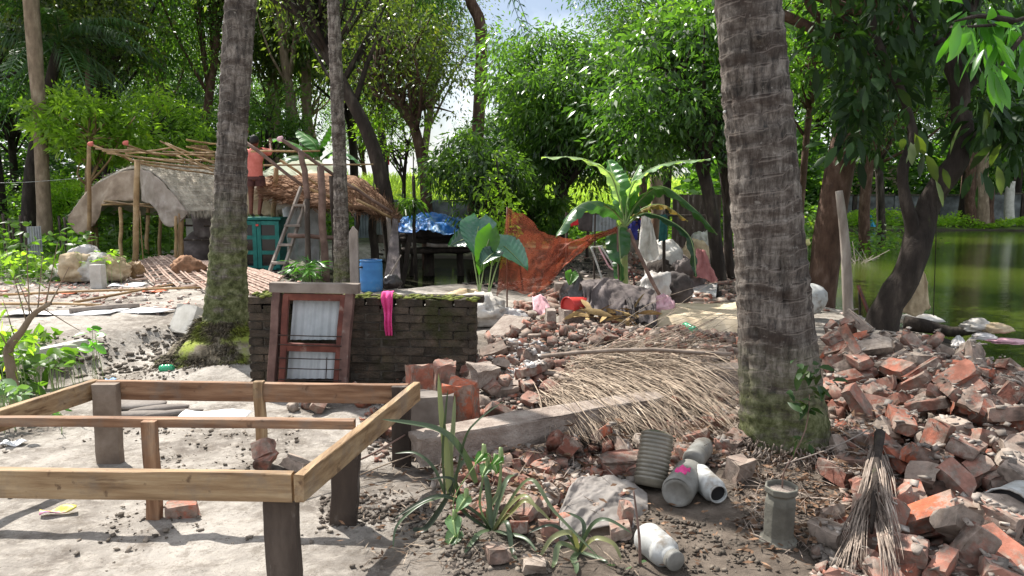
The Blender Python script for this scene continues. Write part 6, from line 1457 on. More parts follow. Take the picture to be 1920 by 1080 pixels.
# ================= people =================
def skin_body(name, verts, edges, radii, matl, parent, root=0, sub=2):
    me = bpy.data.meshes.new(name); me.from_pydata([tuple(Vector(v) - Vector(parent.location)) for v in verts], edges, []); o = link(name, me, parent)
    s = o.modifiers.new('skin', 'SKIN'); 
    for i, r in enumerate(radii): me.skin_vertices[0].data[i].radius = (r, r) if not hasattr(r, '__len__') else r
    me.skin_vertices[0].data[root].use_root = True
    u = o.modifiers.new('sub', 'SUBSURF'); u.levels = u.render_levels = sub
    me.materials.append(matl); s.use_smooth_shade = True; return o
def ensure_skin(me):
    if not me.skin_vertices: me.skin_vertices.new() if hasattr(me.skin_vertices, 'new') else None
def body(name, verts, edges, radii, matl, parent, root=0, sub=2):
    bmx = bmesh.new(); lay = bmx.verts.layers.skin.verify(); vv = []
    for v, r in zip(verts, radii):
        q = bmx.verts.new(Vector(v) - Vector(parent.location)); q[lay].radius = (r, r) if not hasattr(r, '__len__') else r; vv.append(q)
    vv[root][lay].use_root = True
    for a, b in edges: bmx.edges.new((vv[a], vv[b]))
    me = bpy.data.meshes.new(name); bmx.to_mesh(me); bmx.free(); me.materials.append(matl); o = link(name, me, parent)
    s = o.modifiers.new('skin', 'SKIN'); s.use_smooth_shade = True; s.branch_smoothing = .4
    u = o.modifiers.new('sub', 'SUBSURF'); u.levels = u.render_levels = sub; return o
def shirt(mb, rings):
    "elliptical rings (centre, rx, ry)"
    n = 18; a = np.linspace(0, 2 * math.pi, n, endpoint=False); V = []
    for (c, rx, ry, ax) in rings:
        c = np.array(c); X = np.array(ax[0]); Yv = np.array(ax[1]); V.append(c + np.cos(a)[:, None] * X * rx + np.sin(a)[:, None] * Yv * ry)
    V = np.vstack(V); m = len(rings); F = [(i * n + j, i * n + (j + 1) % n, (i + 1) * n + (j + 1) % n, (i + 1) * n + j) for i in range(m - 1) for j in range(n)]
    V = V + .006 * np.stack([fbm(V[:, 0] * 14, V[:, 1] * 14, V[:, 2] * 9, 3, q) for q in (1, 2, 3)], 1); mb.add(V, F)
def head_on(parent, c, face, r=.098, hair=True):
    c = Vector(c); f = Vector(face).normalized(); V, F = ico(3); q = f.to_track_quat('Y', 'Z').to_matrix().to_4x4(); V = V.copy()
    V = V * (.078, .095, .115); jaw = V[:, 2] < -.02; V[jaw, 0] *= .86; V[jaw, 1] *= .93
    nz = np.exp(-((V[:, 0] / .012) ** 2 + ((V[:, 2] + .012) / .022) ** 2)) * (V[:, 1] > 0); V[:, 1] += nz * .018
    for s in (-1, 1):
        e = np.exp(-(((V[:, 0] - s * .03) / .012) ** 2 + ((V[:, 2] - .012) / .01) ** 2)) * (V[:, 1] > 0); V[:, 1] -= e * .008
        e = np.exp(-((V[:, 1] / .02) ** 2 + (V[:, 2] / .03) ** 2)) * (V[:, 0] * s > .06); V[:, 0] += s * e * .016
    mb = MB(); mb.add(V, F, Matrix.Translation(c) @ q); build(mb, 'head', M['skin'], parent, True)
    if hair:
        V, F = ico(3); V = V * (.088, .103, .12) * (1 + .05 * fbm(V[:, 0] * 5, V[:, 1] * 5, V[:, 2] * 5, 3, 2))[:, None]; V[:, 1] -= .012; low = (V[:, 1] > .035) & (V[:, 2] < .055); V[low] *= .82; lw = V[:, 2] < -.055; V[lw] *= .75
        mb = MB(); mb.add(V + (0, 0, .012), F, Matrix.Translation(c) @ q); build(mb, 'hair', M['hair'], parent, True)
def hand(parent, w, d, up, s=1):
    w, d, up = Vector(w), Vector(d).normalized(), Vector(up).normalized(); sd = d.cross(up).normalized(); V = [w, w + d * .05, w + d * .085]; E = [(0, 1), (1, 2)]; Rr = [.022, .026, .022]
    for k, (o_, l) in enumerate(((-.027, .062), (-.009, .075), (.009, .07), (.026, .055))):
        b = len(V); V += [w + d * .085 + sd * o_, w + d * (.085 + l * .5) + sd * o_ * 1.1 - up * .012, w + d * (.085 + l * .85) + sd * o_ * 1.1 - up * .035]; E += [(2, b), (b, b + 1), (b + 1, b + 2)]; Rr += [.0095, .009, .0075]
    b = len(V); V += [w + d * .03 + sd * s * .03, w + d * .07 + sd * s * .05 - up * .02]; E += [(0, b), (b, b + 1)]; Rr += [.011, .009]
    body('hand', V, E, Rr, M['skin'], parent, 1, 1)
def person_roof():
    D = 14.72; z0 = cabtop; f = P(477, 404, D); x = f.x; t = thing('person', 'person in a coral shirt standing on the teal cupboard reaching up to the roof poles', 'person', (x, D + .1, z0))
    y = D + .12; hip = z0 + .80; sh = z0 + 1.30
    L = [(x, y, hip), (x, y - .02, hip + .22), (x + .01, y, sh - .06), (x + .01, y + .01, sh + .06),
         (x - .09, y, hip - .06), (x - .10, y + .03, z0 + .43), (x - .10, y - .02, z0 + .07), (x - .10, y + .14, z0 + .03),
         (x + .09, y, hip - .06), (x + .10, y + .04, z0 + .44), (x + .06, y - .02, z0 + .07), (x + .07, y + .14, z0 + .03),
         (x - .17, y, sh - .02), (x - .30, y + .12, sh + .10), (x - .25, y + .26, sh + .30), (x + .19, y, sh - .02), (x + .30, y + .14, sh - .02), (x + .22, y + .32, sh + .16)]
    E = [(0, 1), (1, 2), (2, 3), (0, 4), (4, 5), (5, 6), (6, 7), (0, 8), (8, 9), (9, 10), (10, 11), (2, 12), (12, 13), (13, 14), (2, 15), (15, 16), (16, 17)]
    Rr = [.115, .11, .12, .05, .082, .055, .036, .03, .082, .055, .036, .03, .058, .040, .027, .058, .040, .027]
    body('body', L, E, Rr, M['skin'], t)
    ax = ((1, 0, 0), (0, 1, 0)); mb = MB()
    shirt(mb, [((x, y, hip + .0), .165, .125, ax), ((x, y - .01, hip + .12), .16, .12, ax), ((x, y - .015, hip + .28), .165, .125, ax), ((x + .005, y - .01, sh - .12), .19, .135, ax), ((x + .01, y, sh - .02), .185, .11, ax), ((x + .01, y, sh + .03), .10, .075, ax), ((x + .01, y, sh + .06), .055, .055, ax)])
    for s, a, b in ((-1, L[12], L[13]), (1, L[15], L[16])):
        a, b = np.array(a), np.array(b); a = a - (b - a) * .35; tube(mb, resample([a, a + (b - a) * .55, b * .9 + a * .1], 8), np.linspace(.085, .062, 8), 12, cap=False)
    build(mb, 'shirt', M['coral_cloth'], t, True)
    mb = MB(); shirt(mb, [((x, y, hip + .06), .145, .115, ax), ((x, y, hip - .06), .165, .125, ax)])
    for q in (4, 8):
        a, b = np.array(L[q]), np.array(L[q + 1]); tube(mb, resample([a + (0, 0, .08), a * .6 + b * .4], 5), [.095, .10, .10, .10, .098], 14, cap=False)
    build(mb, 'shorts', M['maroon'], t, True)
    head_on(t, (x + .015, y + .03, sh + .19), (.15, 1, .35)); hand(t, L[14], (.2, .5, .8), (0, 1, -.3), 1); hand(t, L[17], (-.1, .6, .7), (0, 1, -.3), -1)
person_roof()
def crouched(label, px_, py_, D, sh_m, face, seed):
    c = P(px_, py_, D); x, y = c.x, c.y; zg = c.z - .62; zz = H(x, y)
    t = thing('person', label, 'person', (x, y, zz)); hip = zz + .42; 
    if True:    # seated on a block at the ground
        mb = MB(); box(mb, (x, y - .05, zz + .17), (.5, .36, .36)); build(mb, 'seat_block', M['concrete'], None); bpy.data.objects[-1] if False else None
    f = Vector(face).normalized(); fx, fy = f.x, f.y; s = Vector((fy, -fx, 0))
    B0 = Vector((x, y, hip)); sh = B0 + Vector((fx * .14, fy * .14, .46)); kl = B0 + f * .38 - s * .11 + Vector((0, 0, .03)); kr = B0 + f * .38 + s * .11 + Vector((0, 0, .03))
    L = [B0, B0 + Vector((fx * .05, fy * .05, .24)), sh, sh + Vector((fx * .03, fy * .03, .09)), B0 - s * .09 + f * .05, kl, kl + Vector((fx * .03, fy * .03, -.40)), kl + f * .15 + Vector((0, 0, -.43)),
         B0 + s * .09 + f * .05, kr, kr + Vector((fx * .03, fy * .03, -.40)), kr + f * .15 + Vector((0, 0, -.43)), sh - s * .17, sh - s * .22 + f * .12 - Vector((0, 0, .22)), sh - s * .10 + f * .32 - Vector((0, 0, .32)), sh + s * .17, sh + s * .22 + f * .12 - Vector((0, 0, .22)), sh + s * .10 + f * .32 - Vector((0, 0, .32))]
    E = [(0, 1), (1, 2), (2, 3), (0, 4), (4, 5), (5, 6), (6, 7), (0, 8), (8, 9), (9, 10), (10, 11), (2, 12), (12, 13), (13, 14), (2, 15), (15, 16), (16, 17)]
    Rr = [.12, .115, .125, .05, .09, .065, .042, .032, .09, .065, .042, .032, .06, .045, .03, .06, .045, .03]
    body('body', L, E, Rr, M['skin'], t); ax = (tuple(s), (fx, fy, 0)); mb = MB()
    shirt(mb, [(B0 + Vector((0, 0, -.05)), .19, .15, ax), (L[1], .175, .14, ax), (sh - Vector((0, 0, .1)), .195, .14, ax), (sh, .18, .11, ax), (sh + Vector((0, 0, .06)), .07, .06, ax)])
    for a, b in ((L[12], L[13]), (L[15], L[16])): a, b = np.array(a), np.array(b); tube(mb, resample([a - (b - a) * .3, b], 6), np.linspace(.085, .066, 6), 12, cap=False)
    build(mb, 'shirt', M[sh_m], t, True); mb = MB()
    for a, b, c_ in ((L[4], L[5], L[6]), (L[8], L[9], L[10])): tube(mb, resample([a, b, (np.array(b) * .25 + np.array(c_) * .75)], 9), np.linspace(.105, .075, 9), 12, cap=False)
    build(mb, 'trousers', M['cloth_dark'], t, True); head_on(t, sh + Vector((fx * .06, fy * .06, .21)), (fx, fy, -.3))
    hand(t, L[14], f - Vector((0, 0, .5)), (0, 0, 1), 1); hand(t, L[17], f - Vector((0, 0, .5)), (0, 0, 1), -1)
    return t
def block(x, y, s, label, mt='concrete', rz=0, cat='block'):
    z = H(x, y); mb = MB(); box(mb, (x, y, z + s[2] / 2 - .02), s, rz=rz); return one(mb, 'masonry_block', M[mt], label, cat, bevel=.01)
def crouch(label, px_, py_, D, sm_, face, seed, lab2):
    global H
    c = P(px_, py_, D); t = crouched.__wrapped__(label, px_, py_, D, sm_, face, seed) if hasattr(crouched, '__wrapped__') else crouched(label, px_, py_, D, sm_, face, seed)
    for o in [o for o in bpy.data.objects if o.name.startswith('seat_block')]: o.name = 'masonry_block'; tag(o, lab2, 'block')
crouch('person in a navy blue shirt sitting bent over beyond the banana plant', 1184, 425, 22.5, 'navy_cloth', (.5, .8, 0), 1, 'low block under the person in the navy shirt')
crouch('person in a red shirt sitting bent over beside the person in navy', 1214, 422, 23.5, 'red_cloth', (-.6, .7, 0), 2, 'low block under the person in the red shirt')

# ================= orange net =================
def netmat(name, c1, c2, alpha):
    m, nt, b = newmat(name); v = coords(nt, 'World'); c = ramp(nt, noise(nt, v, 3, 4), [(.3, c1), (.7, c2)]); nt.links.new(c, b.inputs['Base Color']); b.inputs['Roughness'].default_value = .7
    tr = nt.nodes.new('ShaderNodeBsdfTransparent'); tl = nt.nodes.new('ShaderNodeBsdfTranslucent'); nt.links.new(c, tl.inputs[0]); m1 = nt.nodes.new('ShaderNodeMixShader'); m1.inputs[0].default_value = .45
    nt.links.new(b.outputs[0], m1.inputs[1]); nt.links.new(tl.outputs[0], m1.inputs[2]); m2 = nt.nodes.new('ShaderNodeMixShader'); m2.inputs[0].default_value = alpha
    nt.links.new(tr.outputs[0], m2.inputs[1]); nt.links.new(m1.outputs[0], m2.inputs[2]); nt.links.new(m2.outputs[0], nt.nodes['Material Output'].inputs[0]); return m
ON = netmat('orange brown netting', (.20, .045, .022), (.38, .095, .045), .66)
cloth('hanging_net', Pl([(951, 390), (968, 402), (992, 412), (1012, 432), (1040, 446), (1085, 447), (1120, 440), (1158, 428)], 9.9), Pl([(930, 556), (950, 548), (985, 553), (1022, 540), (1055, 510), (1082, 480), (1105, 462), (1156, 434)], 9.7), ON, 90, 50, .13, 2.6,
      'torn rust orange net hanging between the taro leaves and the banana plant', 'net', seed=4, solid=0)
for pts_, r in (([(951, 388, 9.9), (951, 570, 9.9)], .012), ([(1158, 428, 9.9), (1162, 560, 9.9)], .014)):
    mb = MB(); a, b = [P(*q) for q in pts_]; b.z = H(b.x, b.y) - .05; pole(mb, b, a, r, 5); one(mb, 'pole', M['wood_brown'], 'thin pole holding up the %s of the orange net' % ('inner end' if pts_[0][0] > 1000 else 'outer end'), 'pole', smooth=True)
cloth('hanging_cloth', Pl([(1030, 452), (1052, 448)], 9.75), Pl([(1015, 538), (1040, 520)], 9.65), ON, 12, 30, .05, 2, 'bunched dark rust strip of net hanging straight down', 'net', seed=8, solid=0)

# ================= banana plant =================
def banana_leaf(t, pts, width, matl, tears=6, fold=.35, seed=0, name='leaf', stem=True, tw=0):
    rs = np.random.RandomState(seed); p = resample(pts, 40); pp, T, Nn, B = frames(p); up = np.array((0, 0, 1.)); S = np.cross(T, up); S /= np.linalg.norm(S, axis=1)[:, None] + 1e-9; U = np.cross(S, T)
    if tw: S, U = S * math.cos(tw) + U * math.sin(tw), U * math.cos(tw) - S * math.sin(tw)
    f = np.linspace(0, 1, 40); wd = width * np.where(f < .14, 0, np.clip(np.sin(np.clip((f - .14) / .86, 0, 1) ** .8 * math.pi) ** .55, 0, 1)); mb = MB(); gaps = rs.choice(np.arange(8, 38), tears, replace=False) if tears else []
    for s in (-1, 1):
        for k in range(5, 39):
            if False: continue
            cut = 1 - (.10 + .3 * rs.rand()) if (k in gaps) else 1
            rows = []
            for q, kk in ((0, k), (1, k + 1)):
                w = wd[kk] * (cut if q else 1); row = []
                for j in range(5):
                    a = j / 4; dr = fold * a * a * w + (.02 * math.sin(kk * 1.3 + s) * a); row.append(pp[kk] + S[kk] * s * w * a - U[kk] * (dr - .06 * w * a))
                rows.append(row)
            V = rows[0] + rows[1]; mb.add(V, [(j, j + 1, j + 6, j + 5) for j in range(4)])
    o = build(mb, name, matl, t, True)
    mb = MB(); tube(mb, pp, np.linspace(.018, .004, 40), 6); m = build(mb, 'midrib', M['midrib'], o, True)
    return o
M['midrib'] = mat('pale green midrib', [(.3, (.16, .24, .09)), (.7, (.30, .38, .16))], 5, .5, .1)
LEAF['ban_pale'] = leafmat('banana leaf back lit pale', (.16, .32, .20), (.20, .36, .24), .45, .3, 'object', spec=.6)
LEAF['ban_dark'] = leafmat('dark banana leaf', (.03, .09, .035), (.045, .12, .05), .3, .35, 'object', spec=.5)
LEAF['ban_dry'] = leafmat('yellowing banana leaf', (.30, .22, .05), (.35, .25, .06), .35, .6, 'object', spec=.2, tc=(1.2, 1.1, .8))
c = G(1172, 560, .05); D = c.y = 10.4; t = thing('banana_plant', 'young banana plant with broad drooping leaves behind the crumpled dark cloth', 'banana plant', (P(1170, 555, D).x, D, H(P(1170, 555, D).x, D)))
b0 = Vector(t.location); mb = MB(); cr = P(1172, 425, D); tube(mb, resample([b0, P(1170, 500, D), cr], 12), np.linspace(.075, .035, 12), 12, .05); build(mb, 'stem', M['banana_stem'] if 'banana_stem' in M else M['midrib'], t, True)
CRW = (1172, 425, D)
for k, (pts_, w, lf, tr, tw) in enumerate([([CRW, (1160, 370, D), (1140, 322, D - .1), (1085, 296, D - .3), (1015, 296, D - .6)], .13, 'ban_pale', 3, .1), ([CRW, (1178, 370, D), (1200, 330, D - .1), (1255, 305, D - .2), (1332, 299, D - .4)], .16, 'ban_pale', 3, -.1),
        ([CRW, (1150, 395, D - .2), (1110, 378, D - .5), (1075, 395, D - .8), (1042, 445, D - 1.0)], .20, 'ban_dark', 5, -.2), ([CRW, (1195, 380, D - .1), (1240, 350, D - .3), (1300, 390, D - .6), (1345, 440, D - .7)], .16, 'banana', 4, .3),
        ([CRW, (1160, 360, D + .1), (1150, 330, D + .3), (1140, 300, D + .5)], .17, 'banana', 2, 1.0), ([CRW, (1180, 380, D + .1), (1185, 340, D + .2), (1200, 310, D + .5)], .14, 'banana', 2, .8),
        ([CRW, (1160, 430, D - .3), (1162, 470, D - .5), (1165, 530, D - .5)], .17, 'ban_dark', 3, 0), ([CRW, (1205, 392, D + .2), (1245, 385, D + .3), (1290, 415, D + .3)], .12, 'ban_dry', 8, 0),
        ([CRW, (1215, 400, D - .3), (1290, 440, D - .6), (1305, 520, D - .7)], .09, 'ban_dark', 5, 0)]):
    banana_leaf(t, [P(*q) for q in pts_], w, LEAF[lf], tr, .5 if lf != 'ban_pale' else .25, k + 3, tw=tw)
mb = MB(); tube(mb, resample(Pl([(1178, 430), (1200, 480), (1232, 545), (1262, 590)], D - .3), 14), np.linspace(.03, .022, 14), 7, .2); build(mb, 'dead_stalk', M['wood_brown'], t, True)
# banana leaves behind the roof
t = thing('banana_clump', 'broad banana leaves rising behind the thatched lean-to', 'banana plant', foot(P(590, 440, 19).x, 19)); D = 19; b0 = Vector(t.location)
mb = MB(); tube(mb, resample([b0, P(598, 300, D)], 8), np.linspace(.12, .08, 8), 9); build(mb, 'stem', M['midrib'], t, True)
for k, (pts_, w) in enumerate([([(598, 305, D), (575, 280, D), (530, 262, D), (500, 262, D)], .3), ([(598, 305, D), (600, 275, D), (612, 250, D), (620, 235, D)], .3), ([(598, 305, D), (625, 285, D), (655, 290, D), (680, 310, D)], .3), ([(598, 305, D), (560, 292, D - .5), (535, 300, D - 1), (525, 322, D - 1)], .25), ([(598, 300, D), (590, 270, D), (560, 245, D + .5)], .3)]):
    banana_leaf(t, [P(*q) for q in pts_], w, LEAF['banana'] if k != 2 else LEAF['ban_pale'], 4, .3, k + 30)

# ================= taro leaves =================
def taro_leaf(t, base, petiole, tip_dir, nrm, L, Wd, matl, seed, ribs=True):
    base, petiole = Vector(base), Vector(petiole); d = Vector(tip_dir).normalized(); n = Vector(nrm); s = d.cross(n).normalized(); n = s.cross(d)
    mb = MB(); mid = (base + petiole) / 2; mid.z += .06; tube(mb, resample([base, mid, petiole], 10), np.linspace(.012, .007, 10), 6); st = build(mb, 'stalk', M['midrib'], t, True)
    mb = MB()
    def fn(u, v):   # u along, v across -1..1
        f = u; w = np.where(f < .22, np.interp(f, [0, .22], [.30, .95]), np.interp(f, [.22, .35, .6, .85, 1.0], [.95, 1, .78, .38, .02])) * Wd / 2; vv = v * 2 - 1; ab = np.abs(vv)
        along = (f - .22) * L - np.where(f < .22, 0, 0) + ab * -.10 * L * (1 - f); hump = .14 * Wd * ab ** 2 - .03 * Wd * np.abs(np.sin(f * 26 + ab * 3)) * ab; X = np.array(petiole) + along[..., None] * np.array(d) + (vv * w)[..., None] * np.array(s) + (hump - .22 * L * (f - .22) ** 2)[..., None] * np.array(n)
        return X
    grid(mb, fn, 34, 17); build(mb, 'leaf', matl, t, True); mb = MB(); tube(mb, [petiole + d * (L * .76 * k / 8) - n * (.22 * L * (.76 * k / 8) ** 2 - .004) for k in range(9)], np.linspace(.007, .002, 9), 5); build(mb, 'midrib', M['midrib'], t, True)
D = 9.6; t = thing('taro_plant', 'elephant ear plant with one bright green leaf and blue green leaves by the net', 'taro plant', foot(P(900, 560, D).x, D)); b0 = Vector(t.location)
LEAF['taro_lit'] = leafmat('lit taro leaf', (.09, .26, .03), (.11, .30, .04), .5, .4, 'object', tc=(1.7, 1.8, .7)); LEAF['taro_dark'] = leafmat('blue green taro leaf', (.035, .12, .085), (.05, .15, .11), .2, .22, 'object', spec=.9)
taro_leaf(t, b0 + Vector((-.04, 0, 0)), P(917, 448, D), (-.32, -.1, -1), (-.3, -1, .35), .62, .34, LEAF['taro_lit'], 1)
taro_leaf(t, b0, P(897, 425, D + .3), (-.1, -.55, -.75), (0, -.75, .75), .55, .50, LEAF['taro_dark'], 2)
taro_leaf(t, b0 + Vector((.05, 0, 0)), P(945, 462, D + .1), (.6, -.5, -.45), (.1, -.6, .9), .60, .44, LEAF['taro_dark'], 3)
taro_leaf(t, b0 + Vector((.08, 0, 0)), P(925, 475, D - .1), (-.5, -.6, -.35), (.0, -.5, .9), .36, .3, LEAF['taro_dark'], 4)
taro_leaf(t, b0 + Vector((.02, .1, 0)), P(880, 445, D + .5), (-.9, -.2, -.3), (-.1, -.7, .6), .4, .36, LEAF['taro_dark'], 5)
for q, (x, y, L) in enumerate([(1072, 515, .20), (1022, 598, .11)]):
    D = 9.4; p = P(x, y, D); t = thing('young_taro', ['small bright heart shaped leaf beside the black plastic lump', 'tiny bright leaf sprout behind the red bucket'][q], 'taro plant', foot(p.x, D)); taro_leaf(t, t.location, p, (-.2, -.5, -.6), (0, -.9, .5), L, L * .9, LEAF['taro_lit'], q)

# ================= cloth heaps, sacks and goods in the middle =================
def heap(name, px_, D, s, mt, label, cat, seed, amp=.22, fr=1.5, crease=.8, sub=4, rz=0, flat=.5, sink=.3):
    c = P(*px_, D); z = H(c.x, c.y); top_ = max(c.z + s[2] * .9, z + s[2] * 1.3); s2 = (top_ - z) * .5 + .02; s = (max(s[0], s2 * .8), max(s[1], s2 * .8), s2); mb = MB(); blob(mb, (c.x, c.y, (top_ + z) / 2), s, sub, amp, fr, seed, rz, max(flat, .8), crease); return one(mb, name, M[mt] if isinstance(mt, str) else mt, label, cat, smooth=True)
heap('plastic_bundle', (1082, 540), 9.5, (.20, .17, .16), 'black_plastic', 'shiny black plastic lump behind the crumpled dark cloth', 'bundle', 3, .2, 1.4, .9)
cloth('crumpled_cloth', Pl([(1085, 540), (1130, 530), (1175, 536), (1225, 552)], 9.2), Pl([(1098, 590), (1125, 592), (1165, 606), (1230, 613)], 8.3), 'cloth_mauve', 110, 60, .085, 4.5, 'crumpled grey brown cloth heaped behind the brick rubble', 'cloth', seed=6, sag=-.16)
cloth('crumpled_cloth', Pl([(1160, 556), (1222, 566)], 8.9), Pl([(1185, 602), (1232, 612)], 8.1), 'cloth_dark', 60, 40, .07, 4, 'near black end of the crumpled cloth heap by the ochre leaves', 'cloth', seed=9, sag=-.08)
heap('sack', (895, 570), 8.9, (.36, .26, .13), 'sack_white', 'dirty white woven sack slumped behind the end of the brick wall', 'sack', 5, .22, 1.8, 1.1, rz=-.2)
heap('sack', (870, 556), 9.8, (.30, .2, .08), 'sack_tan', 'flat tan sack lying behind the white woven sack', 'sack', 15, .22, 1.8, 1.0)
heap('sack', (950, 590), 9.0, (.28, .22, .09), 'tarp_grey', 'grey rumpled sack between the white sack and pale slab', 'sack', 25, .25, 2.0, 1.1)
chunk_big('concrete_slab', (1080, 600), 8.45, (.34, .26, .26), .2, .0, 45, 'concrete', 'low mortar lump under the red bucket', 'slab')
cloth('pink_cloth', Pl([(998, 556), (1015, 552), (1030, 566)], 8.6), Pl([(1000, 580), (1018, 592), (1032, 586)], 8.3), 'pale_pink', 18, 14, .04, 3, 'pale pink crumpled cloth beside the red bucket', 'cloth', seed=3)
def flat_leaves(name, label, boxpx, D, n, L, w, mt, seed, cat='leaves'):
    rs = np.random.RandomState(seed); C = np.stack([np.array(P(rs.uniform(boxpx[0], boxpx[2]), rs.uniform(boxpx[1], boxpx[3]), D + rs.uniform(-.3, .3))) for _ in range(n)]); C[:, 2] = np.maximum(C[:, 2], [H(a, b) + .06 for a, b, _ in C])
    Dr = rs.normal(size=(n, 3)) * (1, .5, .12); V, F = big_leaf_np(C, Dr, rs.uniform(*L, n), rs, w=w, droop=.15); return tag(link(name, mesh_from(name, V, F, M[mt])), label, cat, kind='stuff')
flat_leaves('dry_leaves', 'ochre dry banana leaves lying under the crumpled dark cloth', (1075, 578, 1215, 606), 8.2, 34, (.18, .42), .2, 'yellow_leafdry', 3)
mb = MB(); V0 = [G(1228, 603, .16), G(1392, 607, .16), G(1400, 569, .16), G(1240, 573, .16)]
def fn(u, v):
    A = np.array(V0[0]) * (1 - u)[..., None] + np.array(V0[1]) * u[..., None]; B_ = np.array(V0[3]) * (1 - u)[..., None] + np.array(V0[2]) * u[..., None]; X = A * (1 - v)[..., None] + B_ * v[..., None]; X[..., 2] = .19 + .012 * fbm(u * 6, v * 6, 0, 3, 2); e = np.minimum(np.minimum(u, 1 - u), np.minimum(v, 1 - v)); X[..., 2] -= np.where(e < .001, .15, 0); X[..., 1] += .05 * fbm(u * 5, v * 0, 3, 3, 3) * (e < .06); return X
grid(mb, fn, 40, 20); tag(build(mb, 'cement_floor', M['screed'], None, True), kind='structure')
for q, (a, b, r, lab) in enumerate([((1232, 560, 9.8), (1400, 562, 10.2), .03, 'grey pole lying along the back of the cement floor'), ((1225, 552, 10.2), (1400, 540, 10.6), .016, 'thin bamboo lying behind the grey pole'), ((1300, 566, 9.8), (1395, 568, 9.9), .02, 'short stick at the edge of the cement floor')]):
    mb = MB(); pole(mb, P(*a), P(*b), r, 6); one(mb, 'pole', M['wood_grey'], lab, 'pole', smooth=True)
cloth('sheet_metal', Pl([(1278, 535), (1345, 530)], 11.2), Pl([(1290, 562), (1342, 556)], 10.6), 'tarp_grey', 12, 10, .02, 2, 'pale blue grey sheet lying against the dark trunks', 'sheet', seed=3)
heap('sack', (1262, 530), 10.9, (.34, .24, .20), 'cloth_dark', 'dark bundle of cloth beside the dead banana stalk', 'bundle', 35, .2, 1.4, .8)
heap('sack', (1225, 535), 10.6, (.22, .2, .22), 'tarp_grey', 'grey plastic sack at the foot of the dead banana stalk', 'sack', 36, .22, 1.5, 1.0)
cloth('hanging_sack', Pl([(1203, 405), (1212, 400), (1220, 410)], 12.2), Pl([(1196, 480), (1220, 492), (1236, 478)], 12.0), 'sack_white', 18, 22, .06, 3, 'white woven sack hanging from a stake behind the banana plant', 'sack', seed=4)
mb = MB(); a, b = P(1243, 395, 12.1), P(1246, 530, 12.1); b.z = H(b.x, b.y) - .05; pole(mb, b, a, .03, 6); one(mb, 'stake', M['bark_dark'], 'dark upright stake beside the hanging white sack', 'stake', smooth=True)
cloth('hanging_cloth', Pl([(1238, 402), (1252, 404)], 12.0), Pl([(1234, 455), (1250, 450)], 12.0), 'green_cloth', 10, 14, .04, 2, 'dark teal cloth hung on the upright stake', 'cloth', seed=5)
heap('sack', (1245, 470), 13.5, (.28, .22, .26), 'sack_white', 'plump white sack on the ground behind the stake', 'sack', 37, .15, 1.4, .6)
cloth('hanging_cloth', Pl([(1068, 405), (1082, 402)], 13.5), Pl([(1066, 425), (1085, 422)], 13.5), 'red_cloth', 10, 10, .03, 2, 'small red cloth hanging at the end of the drooping banana leaf', 'cloth', seed=6)
cloth('hanging_cloth', Pl([(1084, 398), (1112, 400)], 14), Pl([(1084, 432), (1110, 436)], 14), 'cloth_dark', 12, 10, .04, 2, 'dark cloth hanging beside the small red cloth', 'cloth', seed=7)
t = thing('tin_sheet_stack', 'bright corrugated tin sheet glimpsed behind the banana stem', 'tin sheet', P(1130, 430, 20)); a, b = P(1098, 434, 20), P(1156, 402, 20.5); mb = MB(); corr(mb, (a.x, 20, 0), (b.x, 20.5, 0), a.z, b.z, .12, .02); build(mb, 'sheet', M['tin'], t, True)
t = thing('pole_rail', 'dark horizontal pole on uprights running behind the banana plant', 'fence', foot(P(1250, 404, 20).x, 20)); mb = MB(); pole(mb, P(1100, 402, 20.3), P(1340, 404, 21), .04, 6); build(mb, 'rail', M['wood_old'], t, True)
for x in (1102, 1168, 1250, 1338): mb = MB(); a = P(x, 400, 20.5); pole(mb, (a.x, a.y, H(a.x, a.y) - .1), a, .05, 6); build(mb, 'post', M['wood_old'], t, True)
t = thing('drying_rack', 'low rack of thin sticks holding red and dark cloths beside the banana leaf', 'rack', foot(P(1090, 402, 13.8).x, 13.8)); mb = MB(); pole(mb, P(1060, 402, 13.5), P(1118, 398, 14.0), .015, 5); build(mb, 'bar', M['wood_old'], t)
for x, D in ((1062, 13.5), (1116, 14.0)): mb = MB(); a = P(x, 398, D); pole(mb, (a.x, a.y, H(a.x, a.y) - .05), a, .02, 5); build(mb, 'post', M['wood_old'], t)
mb = MB(); a, b = P(1260, 412, 24), P(1352, 365, 24.5); corr(mb, (a.x, 24, 0), (b.x, 24.5, 0), H(a.x, 24) - .1, b.z, .2, .02); one(mb, 'tin_fence', M['wood_old'], 'dark tin hut wall behind the pale cut trunk', 'wall', smooth=True)
for q, (x0, x1, y, D, mt, lab) in enumerate([(1262, 1300, 452, 17, 'concrete', 'grey masonry block among the far debris'), (1060, 1118, 507, 12.2, 'concrete_light', 'low pale masonry block with two holes left of the tipped chair'), (1040, 1078, 515, 12.0, 'concrete', 'grey low block beside the rust net'), (1298, 1330, 478, 15.5, 'bark_dark', 'dark block half sunk in the far debris')]):
    a, b = P(x0, y, D), P(x1, y, D); block((a.x + b.x) / 2, D, (b.x - a.x, .3, .26), lab, mt)
t = thing('broken_chair', 'tipped over metal chair frame with a pink tube in front of the banana stem', 'chair', P(1140, 520, 10.9))
